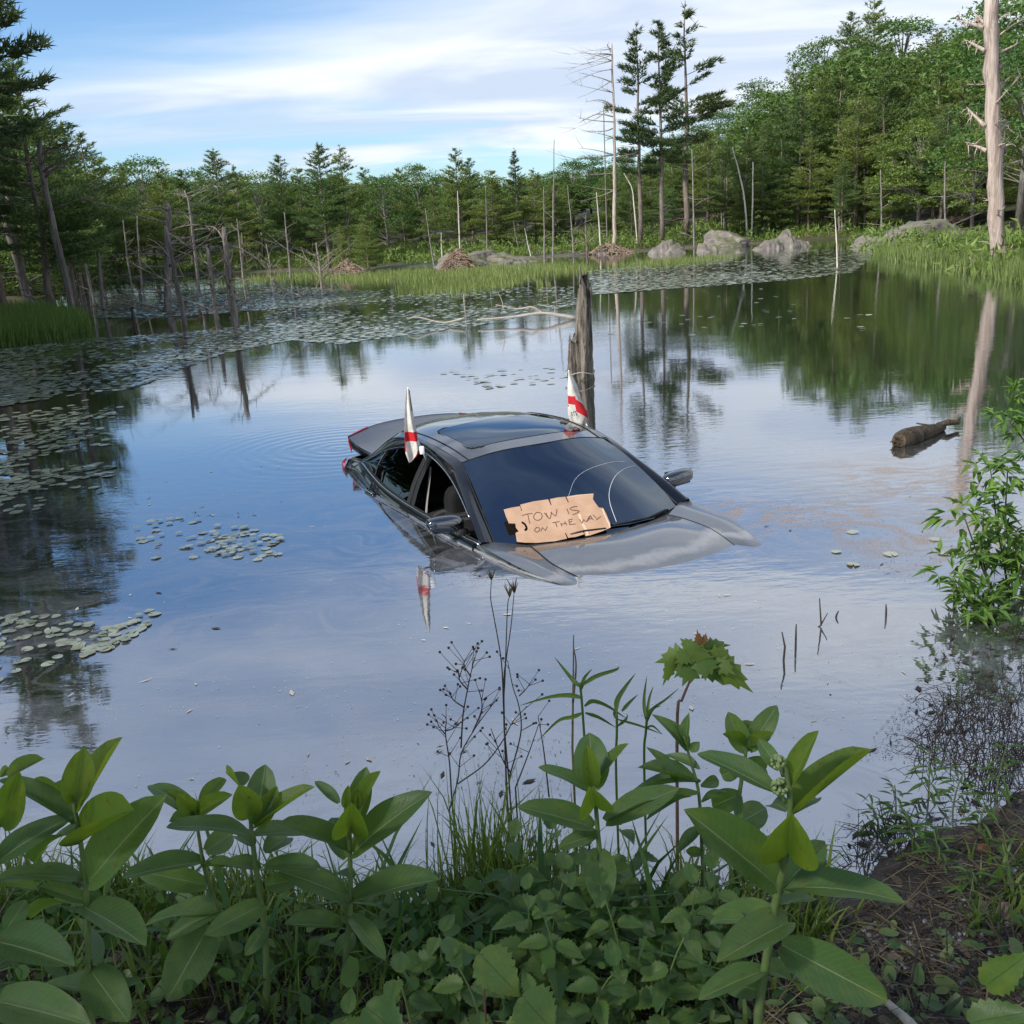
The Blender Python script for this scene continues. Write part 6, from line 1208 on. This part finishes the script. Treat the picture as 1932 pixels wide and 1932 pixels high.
hs = [(1000, 1760, 2.02, .34, 'leafy toothed herb left of the drooping milkweed leaf'), (1055, 1790, 1.95, .30, 'toothed herb right below the drooping milkweed leaf'), (1110, 1850, 1.85, .26, 'toothed herb low between the right milkweeds'), (965, 1690, 2.2, .36, 'tall toothed herb beside the grass tuft'), (1035, 1700, 2.15, .34, 'toothed herb hidden under the middle milkweed'), (1180, 1780, 1.98, .32, 'toothed herb under the narrow-leaved plant'), (1245, 1840, 1.86, .28, 'toothed herb left of the nearest milkweed stem'), (905, 1840, 1.84, .25, 'toothed herb at the bottom middle'), (1300, 1760, 2.05, .34, 'toothed herb behind the nearest milkweed'), (1140, 1690, 2.2, .34, 'toothed herb behind the narrow-leaved plant'),
      (770, 1850, 1.85, .22, 'toothed herb at the bottom left of centre'), (830, 1780, 2.0, .24, 'small toothed herb below the bare weed'), (610, 1860, 1.82, .18, 'small toothed herb under the heart-leaved milkweed'), (1010, 1870, 1.78, .22, 'toothed herb near the bottom frame edge, centre'), (430, 1890, 1.78, .16, 'small bright herb at the bottom left'), (1350, 1700, 2.2, .30, 'toothed herb between the cup-leaved and nearest milkweed'), (1080, 1640, 2.35, .36, 'slender toothed herb in front of the tall reed'), (1210, 1650, 2.35, .34, 'slender toothed herb right of the tall reed')]
for i, (px, py, Y, H, lb) in enumerate(hs): herb(lb, px, py, Y, H, 6 if H > .25 else 4, 50 + i, .10)
WI = [leaf_mesh('leaf', 1, bd, .2, .01, 'herb_leaf', nx=8, ny=1, shape='lance', seed=k) for k, bd in enumerate((.12, .3))]
for i, (px, py, H, lb) in enumerate([(1690, 1552, .20, 'small willow seedling standing in the shallows, left of the group'), (1722, 1610, .16, 'bushy willow seedling on the mud in front of the group'), (1752, 1500, .22, 'willow seedling with an upright shoot at the dark water edge'), (1798, 1520, .18, 'willow seedling in the middle of the muddy group'), (1880, 1502, .24, 'taller willow seedling against the dark reflection'), (1846, 1570, .14, 'low willow seedling on the mud near the right edge'), (1900, 1700, .15, 'narrow grassy seedling at the right edge'), (1660, 1560, .12, 'tiny willow seedling left of the muddy group'), (1770, 1640, .12, 'tiny willow seedling on wet mud'), (1828, 1700, .10, 'small seedling beside the dry leaf on the mud')]):
    Y = at_z(px, py, .02)[1]; herb(lb, px, py, Y, H, 9, 90 + i, .075, WI, 'willow_seedling', 'willow seedlings on the wet mud', .17, .04)
# tall thin grass tuft
def blades(name, label, spots, h, wd, seed, mat='grass_bank', kind='stuff', lean=.22, parent=None):
    rs = np.random.RandomState(seed); V = []; Fc = []
    for (x, y, n, hs_, sp) in spots:
        for k in range(n):
            bx, by = x + rs.normal(0, sp), y + rs.normal(0, sp); bz = max(gz(bx, by), -.05) - .01; H = h * hs_ * rs.uniform(.5, 1.2); a = rs.uniform(0, 6.28); dr = np.array([math.cos(a), math.sin(a), 0]) * lean * H * rs.uniform(.2, 1.6); s = np.array([-math.sin(a + rs.normal(0, .8)), math.cos(a), 0]) * wd * rs.uniform(.6, 1.3); k0 = len(V)
            for j, t in enumerate((0, .35, .7, 1)):
                c = np.array([bx, by, bz]) + dr * t * t * 1.2 + np.array([0, 0, H * (t - .16 * t ** 3 * (np.linalg.norm(dr) / (H * lean + 1e-6)))]); w_ = s * (1 - t) ** .6
                V += [tuple(c - w_), tuple(c + w_)] if t < 1 else [tuple(c)]
            Fc += [(k0, k0 + 1, k0 + 3, k0 + 2), (k0 + 2, k0 + 3, k0 + 5, k0 + 4), (k0 + 4, k0 + 5, k0 + 6)]
    o = arr(V, Fc, name, mat, parent); return o
gt = at_z(905, 1690); gt2 = at_z(965, 1680)
root = thing('grass_tuft', 'tall thin grass tuft standing at the water between the milkweeds', 'grass', (0, 0, 0)); bo = blades('blades', '', [(gt[0], gt[1] - .05, 60, 1.0, .05), (gt2[0], gt2[1] - .02, 90, .9, .08)], .50, .0035, 3, 'grass_bank', lean=.16, parent=root); bo['kind'] = 'stuff'
rs = np.random.RandomState(21); sp = []
for k in range(300):
    px = rs.uniform(-60, 1560); py = rs.uniform(1640, 1800); p = at_z(px, py, .05); sp.append((p[0], p[1], rs.randint(5, 11), rs.uniform(.35, .9), .03))
for k in range(170):
    px = rs.uniform(-60, 1450); py = rs.uniform(1780, 1960); p = at_z(px, py, .15); sp.append((p[0], p[1], rs.randint(3, 7), rs.uniform(.4, .8), .03))
for k in range(26):
    px = rs.uniform(880, 1120); py = rs.uniform(1620, 1720); p = at_z(px, py, .02); sp.append((p[0], p[1], 9, rs.uniform(.6, 1.1), .03))
for k in range(24):
    px = rs.uniform(1850, 1990); py = rs.uniform(1600, 1780); p = at_z(px, py, .05); sp.append((p[0], p[1], 6, rs.uniform(.3, .6), .03))
o = blades('bank_herbage', '', sp, .27, .0055, 9, lean=.45); tag(o, 'tangled grass and sprouts along the near water edge', 'grass', kind='stuff')
sp = [(at_z(px, py, .12)[0], at_z(px, py, .12)[1], rs.randint(2, 5), rs.uniform(.8, 1.3), .02) for px, py in zip(rs.uniform(-40, 1420, 60), rs.uniform(1700, 1900, 60))]
o = blades('broad_grass', '', sp, .30, .011, 10, 'herb_leaf', lean=.8); tag(o, 'broad dark arching grass blades between the milkweed stems', 'grass', kind='stuff')
# creeping leaves over the soil
def cover(name, label, n, poly, lo, hi, seed, mat, zz=.16, hmax=.10, tiltm=.5):
    rs = np.random.RandomState(seed); P = sample_px(poly, n, rs); V = []; Fc = []
    W = to_water(P, zz); W[:, 2] = terrain(W[:, 0], W[:, 1])
    for (x, y, z) in W:
        if z < -.01: continue
        r = rs.uniform(lo, hi); a = rs.uniform(0, 6.28); h = rs.uniform(.01, hmax); nrm = np.array([rs.normal(0, tiltm), rs.normal(-.25, tiltm), 1]); nrm /= np.linalg.norm(nrm); ex = np.cross(nrm, [math.cos(a), math.sin(a), .1]); ex /= np.linalg.norm(ex); ey = np.cross(nrm, ex); c = np.array([x, y, z + h]); k0 = len(V); V.append(tuple(c - nrm * r * .12)); m = 9
        for k in range(m): t = 6.283 * k / m; q = r * (1 + .10 * (k % 2)) * (1 + .55 * max(0, math.cos(t - 3.14)) ** 6); V.append(tuple(c + ex * q * math.cos(t) + ey * q * .72 * math.sin(t)))
        Fc += [(k0, k0 + 1 + k, k0 + 1 + (k + 1) % m) for k in range(m)]
    o = arr(V, Fc, name, mat, smooth=True); tag(o, label, 'ground cover', kind='stuff')
cover('ground_cover', 'low creeping round leaves over the dark soil under the milkweeds', 520, [(-60, 1720), (500, 1720), (900, 1700), (1420, 1730), (1560, 1800), (1620, 1990), (-60, 1990)], .009, .022, 31, 'ivy_leaf', .16, .05)
cover('ground_ivy', 'scattered creeping ivy leaves on the bare mud at the right', 90, [(1500, 1740), (1760, 1700), (1960, 1640), (1990, 1990), (1480, 1990)], .010, .026, 32, 'ivy_leaf', .14, .035, .35)
cover('low_herb_leaves', 'taller mixed herb leaves filling in between the stems', 420, [(700, 1680), (1000, 1640), (1330, 1660), (1420, 1800), (1380, 1960), (760, 1960)], .011, .026, 33, 'herb_leaf', .16, .20, .6)
cover('shore_leaves', 'small leaves along the left water edge', 150, [(-60, 1700), (700, 1700), (760, 1960), (-60, 1960)], .012, .030, 34, 'herb_leaf', .15, .16, .6)
# big single vine leaves
VL = leaf_mesh('leaf', 1, .15, .12, .05, 'nettle_leaf', nx=16, ny=3, shape='heart', teeth=1, seed=5); VLW = leaf_mesh('leaf', 1, .1, .1, .03, 'ivy_pale', nx=10, ny=2, shape='heart', teeth=1, seed=6) if 'ivy_pale' in M else None
for i, (bx, by, tx, ty, w_, Y, lb) in enumerate([(905, 1800, 985, 1880, 92, 1.80, 'broad scalloped vine leaf low in the middle'), (985, 1880, 1050, 1950, 100, 1.72, 'broad scalloped vine leaf at the bottom edge'), (690, 1900, 770, 1960, 80, 1.70, 'broad vine leaf at the bottom left of centre'), (1860, 1860, 1940, 1800, 70, 1.78, 'vine leaf at the lower right edge'), (1830, 1930, 1950, 1905, 70, 1.70, 'vine leaf in the lower right corner')]):
    p = at_y(bx, by, Y); root = thing('vine_leaf', lb, 'leaf', (p[0], p[1], gz(p[0], p[1])), 'broad vine leaves on the bank'); lo_ = np.array([0, 0, max(.05, p[2] - gz(p[0], p[1]))]); b = MB(); tube(b, [(0, 0, -.01), (.005, 0, lo_[2])], .0025, 5); b.build('stalk', 'stem_purple', root)
    pb = np.array(root.location) + lo_; t_ = at_y(tx, ty, Y - .05); t_ = pb + (t_ - p); add_leaf(root, [VL], pb, t_, w_ * 1.95 / FPX, (.1, -.5, .8), 1, i, 'blade')
# litter: straw, twigs, needles, pebbles
def sticks(name, label, n, poly, L0, L1, r, seed, mat, zz=.12, up=.25):
    rs = np.random.RandomState(seed); W = to_water(sample_px(poly, n, rs), zz); W[:, 2] = terrain(W[:, 0], W[:, 1]); W = W[W[:, 2] > -.02]; m = len(W); a = rs.uniform(0, 6.283, m); L = rs.uniform(L0, L1, (m, 1)); d = np.stack([np.cos(a), np.sin(a), rs.normal(0, up, m)], 1) * L / 2; s = np.stack([-np.sin(a), np.cos(a), 0 * a], 1) * r * rs.uniform(.5, 1.6, (m, 1)); u = np.array([0, 0, 1.4 * r]); W = W + np.array([0, 0, r]) + np.abs(d) * [0, 0, 1]
    V = np.stack([W - d - s, W - d + s, W + d - s * .6, W + d + s * .6, W - d + u, W + d + u], 1).reshape(-1, 3); Fc = []
    for i in range(m): k = 6 * i; Fc += [(k, k + 4, k + 5, k + 2), (k + 1, k + 3, k + 5, k + 4), (k, k + 1, k + 4), (k + 2, k + 5, k + 3)]
    o = arr(V.tolist(), Fc, name, mat); tag(o, label, 'litter', kind='stuff')
BANK = [(-60, 1690), (500, 1690), (1100, 1690), (1560, 1690), (1700, 1590), (1960, 1430), (1990, 1990), (-60, 1990)]
sticks('straw_litter', 'dry straw and pine needles littering the muddy bank', 5200, BANK, .02, .10, .0011, 41, 'litter')
sticks('twig_litter', 'broken twigs lying on the muddy bank', 420, BANK, .06, .22, .0030, 42, 'twig_dark')
sticks('pale_straw', 'bleached grass stems lying between the plants', 900, BANK, .05, .18, .0014, 43, 'dry_stalk', .12, .35)
cover('dead_leaves', 'small dead brown leaves scattered on the mud', 420, BANK, .008, .022, 44, 'litter', .1, .012, .3)
rs = np.random.RandomState(45); V = []; Fc = []
W = to_water(sample_px([(1380, 1760), (1640, 1690), (1960, 1560), (1990, 1990), (1300, 1990)], 1300, rs), .12); W[:, 2] = terrain(W[:, 0], W[:, 1]); ico = [(0, 0, 1), (.89, 0, .45), (.28, .85, .45), (-.72, .53, .45), (-.72, -.53, .45), (.28, -.85, .45), (.6, .4, -.5), (-.3, .7, -.5), (-.8, 0, -.5), (-.3, -.7, -.5), (.6, -.4, -.5)]; icf = [(0, 1, 2), (0, 2, 3), (0, 3, 4), (0, 4, 5), (0, 5, 1), (1, 6, 2), (2, 6, 7), (2, 7, 3), (3, 7, 8), (3, 8, 4), (4, 8, 9), (4, 9, 5), (5, 9, 10), (5, 10, 1), (1, 10, 6)]
for w_ in W:
    r = .0035 + .010 * rs.rand() ** 3; sc3 = r * rs.uniform(.7, 1.3, 3) * [1, 1, .7]; k0 = len(V); V += [tuple(w_ + np.array(q) * sc3) for q in ico]; Fc += [tuple(k0 + i for i in f) for f in icf]
o = arr(V, Fc, 'gravel', 'pebble', smooth=True); tag(o, 'fine wet gravel on the mud at the right', 'gravel', kind='stuff')
# a bare pale stick and a dry leaf on the mud
p = at_z(1745, 1930, .2); root = thing('bleached_stick', 'thick bleached stick lying on the mud at lower right', 'stick', (p[0], p[1], gz(p[0], p[1]))); q = at_z(1775, 1950, .2) - p; b = MB(); tube(b, [np.array([-.045, .10, .02]), np.array([-.02, .03, .025]), np.array([0, -.05, .02]), np.array([.03, -.16, .015])], [.009, .011, .012, .012], 8, jit=.3); b.build('shaft', 'twig_pale', root)
for i, (px, py, z_, lb, mt) in enumerate([(1905 - 60, 1600, .05, 'curled dry brown leaf on the mud by the seedlings', 'brown_leaf'), (1448, 1938, .2, 'small yellow leaf at the foot of the nearest milkweed', 'yellow_leaf'), (130, 1855, .2, 'yellowed leaf low among the left milkweed stems', 'yellow_leaf'), (1905, 1700, .1, 'pale dry leaf curled on the mud at the right', 'dry_stalk')]):
    p = at_z(px, py, z_); me = leaf_mesh('leaf', .6, .5, .5, .05, mt, nx=8, ny=2, seed=i); o = put('fallen_leaf', me); o.location = (p[0], p[1], max(gz(p[0], p[1]), 0) + .02); o.scale = (.07,) * 3; o.rotation_euler = (.2, .2, i * 1.3); tag(o, lb, 'leaf', 'fallen leaves on the bank')
# floating flecks on the water
def flecks(name, label, polys, seed, mat, lo=.0015, hi=.0065):
    rs = np.random.RandomState(seed); V = []; Fc = []
    for poly, n, thr in polys:
        W = to_water(sample_px(poly, n, rs)); k = (.5 + 1.3 * fbm(W[:, 0] * 1.6 + seed, W[:, 1] * 1.9, 4)) > thr + rs.uniform(-.15, .15, n); W = W[k]
        for w_ in W:
            a = rs.uniform(0, 6.28); L = rs.uniform(lo, hi) * (1 + 4 * (rs.rand() < .03)); wd = L * rs.uniform(.08, .5); d = np.array([math.cos(a), math.sin(a), 0]); s = np.array([-d[1], d[0], 0]); z = np.array([0, 0, .003]); k0 = len(V); V += [tuple(w_ + z - d * L), tuple(w_ + z + s * wd), tuple(w_ + z * 1.7 + d * L), tuple(w_ + z - s * wd)]; Fc.append((k0, k0 + 1, k0 + 2, k0 + 3))
    o = arr(V, Fc, name, mat); tag(o, label, 'debris', kind='stuff')
flecks('floating_debris', 'dark specks and plant bits floating near the right bank', [([(1500, 1560), (1700, 1330), (1790, 1180), (1960, 1120), (1990, 1480), (1800, 1560), (1640, 1680), (1500, 1690)], 9000, .47), ([(1250, 1560), (1500, 1400), (1640, 1420), (1560, 1690), (1200, 1690)], 900, .55), ([(780, 1420), (1080, 1380), (1080, 1660), (760, 1680)], 1300, .5), ([(0, 1500), (700, 1450), (760, 1690), (0, 1690)], 900, .55), ([(1450, 940), (1900, 900), (1930, 1130), (1700, 1100), (1440, 1000)], 1600, .5), ([(350, 966), (480, 966), (480, 978), (350, 978)], 120, .3), ([(200, 900), (700, 830), (800, 1120), (300, 1250)], 260, .5), ([(780, 1070), (920, 1050), (960, 1100), (860, 1115)], 220, .4)], 61, 'twig_dark')
flecks('pale_flecks', 'pale pollen flecks floating on the near water', [([(150, 1000), (900, 1120), (1400, 1120), (1750, 1250), (1500, 1650), (100, 1650)], 2600, .5), ([(200, 820), (640, 800), (640, 1000), (250, 1080)], 900, .5)], 62, 'flag_white' if 'flag_white' in M else 'bark_white', .002, .007)
def tangle(name, label, n, poly, seed, mat):
    rs = np.random.RandomState(seed); W = to_water(sample_px(poly, n, rs)); b = MB(); rn_ = random.Random(seed)
    for w_ in W:
        if .5 + 1.3 * float(fbm(w_[0] * 2.2, w_[1] * 2.2, 3)) < .5 + rs.uniform(-.2, .15): continue
        a = rs.uniform(0, 6.28); L = rs.uniform(.04, .20); h = rs.uniform(.01, .09); d = np.array([math.cos(a), math.sin(a), 0]) * L
        tube(b, [w_ - [0, 0, .02], w_ + d * .3 + [0, 0, h], w_ + d * .7 + [0, 0, h * rs.uniform(.3, 1.2)], w_ + d + [0, 0, h * rs.uniform(-.2, 1.3)]], [.0022, .0018, .0014, .0006], 3, rn=rn_, cap=False)
    o = b.build(name, mat, None, False); tag(o, label, 'twigs', kind='stuff')
tangle('weed_tangle', 'tangle of dark dead weeds in the shallows along the right bank', 900, [(1600, 1640), (1690, 1500), (1760, 1350), (1860, 1220), (1990, 1150), (1990, 1480), (1800, 1560), (1680, 1640)], 81, 'twig_dark')
tangle('straw_tangle', 'bent dead grass standing in the water along the near bank', 420, [(-40, 1640), (600, 1650), (1100, 1630), (1560, 1620), (1560, 1715), (700, 1730), (-40, 1700)], 82, 'dry_stalk')
# ------------------------------------------------------------------ shrub at the right edge
def shrub(label, base, stems, seed, nleaf, LL=.10, group='leafy shrubs at the right edge', mats='shrub_leaf'):
    rn = random.Random(seed); rs = np.random.RandomState(seed); root = thing('leafy_shrub', label, 'shrub', tuple(base), group); B = np.array(base); V = []; Fc = []
    for i, pts in enumerate(stems):
        C = crom([np.zeros(3)] + [np.array(p) - B for p in pts], 22); b = MB(); tube(b, C, [.010 * (1 - .85 * k / 21) + .0012 for k in range(22)], 6); b.build('branch', 'twig_dark', root)
        for k in range(nleaf):
            t = rn.uniform(.35, 1) if rn.random() < .75 else 1; c = C[min(21, int(t * 21))]; tw = np.array([rn.gauss(0, 1), rn.gauss(0, 1), rn.gauss(.15, .6)]); tw /= np.linalg.norm(tw); c2 = c + tw * rn.uniform(.02, .16)
            for m_ in range(3):
                d = tw + np.array([rn.gauss(0, .7), rn.gauss(0, .7), rn.gauss(-.25, .4)]); d /= np.linalg.norm(d); L = LL * rn.uniform(.6, 1.15); s = np.cross(d, [rn.gauss(0, .3), rn.gauss(0, .3), 1]); s /= np.linalg.norm(s) + 1e-9; n_ = np.cross(s, d); w_ = L * .15; k0 = len(V)
                V += [tuple(c2), tuple(c2 + d * L * .4 + s * w_ + n_ * .006), tuple(c2 + d * L * .4 - n_ * .004), tuple(c2 + d * L * .4 - s * w_ + n_ * .006), tuple(c2 + d * L - np.array([0, 0, .18 * L]))]; Fc += [(k0, k0 + 1, k0 + 2), (k0, k0 + 2, k0 + 3), (k0 + 1, k0 + 4, k0 + 2), (k0 + 2, k0 + 4, k0 + 3)]
    o = arr(V, Fc, 'foliage', mats, root); o['kind'] = 'stuff'
ZH = lambda x, y: ((1700 + x * 348 / 1932) * .94336, (760 + y * 348 / 1932) * .94336)
sb = (3.15, 5.15, gz(3.15, 5.15) - .05)
shrub('leafy green shrub leaning over the water at the right edge', sb, [[at_y(1932, 1180, 5.1), at_y(1890, 1040, 5.05), at_y(*ZH(1560, 1000), 5.0)], [at_y(1940, 1160, 5.2), at_y(1900, 1010, 5.15), at_y(*ZH(1750, 960), 5.1)], [at_y(1930, 1190, 5.0), at_y(1870, 1110, 4.9), at_y(*ZH(1250, 1470), 4.85)], [at_y(1940, 1200, 4.9), at_y(1850, 1160, 4.8), at_y(1800, 1090, 4.75)], [at_y(1945, 1220, 4.8), at_y(1880, 1190, 4.7), at_y(1840, 1130, 4.65)], [at_y(1950, 1200, 5.0), at_y(1920, 1090, 5.0), at_y(1905, 1030, 4.95)], [at_y(1930, 1180, 5.0), at_y(1860, 1080, 5.0), at_y(*ZH(1480, 1430), 5.0)], [at_y(1960, 1230, 4.7), at_y(1900, 1200, 4.6), at_y(1860, 1150, 4.55)], [at_y(1970, 1200, 4.8), at_y(1935, 1120, 4.8), at_y(1925, 1060, 4.8)]], 71, 56)
shrub('upper spray of the right shrub hanging in at the frame edge', (3.9, 5.9, gz(3.9, 5.9) - .05), [[(3.8, 5.8, .9), at_y(1990, 850, 5.8), at_y(*ZH(1720, 330), 5.7)], [(3.8, 5.8, .9), at_y(1990, 800, 5.8), at_y(*ZH(1840, 190), 5.7)], [(3.8, 5.8, .9), at_y(1980, 850, 5.7), at_y(*ZH(1760, 460), 5.6)], [(3.9, 5.9, 1.2), (3.9, 5.9, 1.9), (3.7, 5.7, 2.5)], [(4.0, 5.9, 1.2), (4.2, 6.0, 1.9), (4.3, 6.0, 2.7)]], 72, 30)
shrub('tall shrub just outside the right frame edge, dark in the water', (3.6, 4.6, gz(3.6, 4.6) - .05), [[(3.3 + .2 * k, 4.5 + .15 * (k % 3), .8), (3.2 + .25 * k, 4.5 + .2 * (k % 3), 1.6), (3.0 + .3 * k, 4.4 + .25 * (k % 3), 2.2 + .2 * (k % 2))] for k in range(5)], 73, 60)
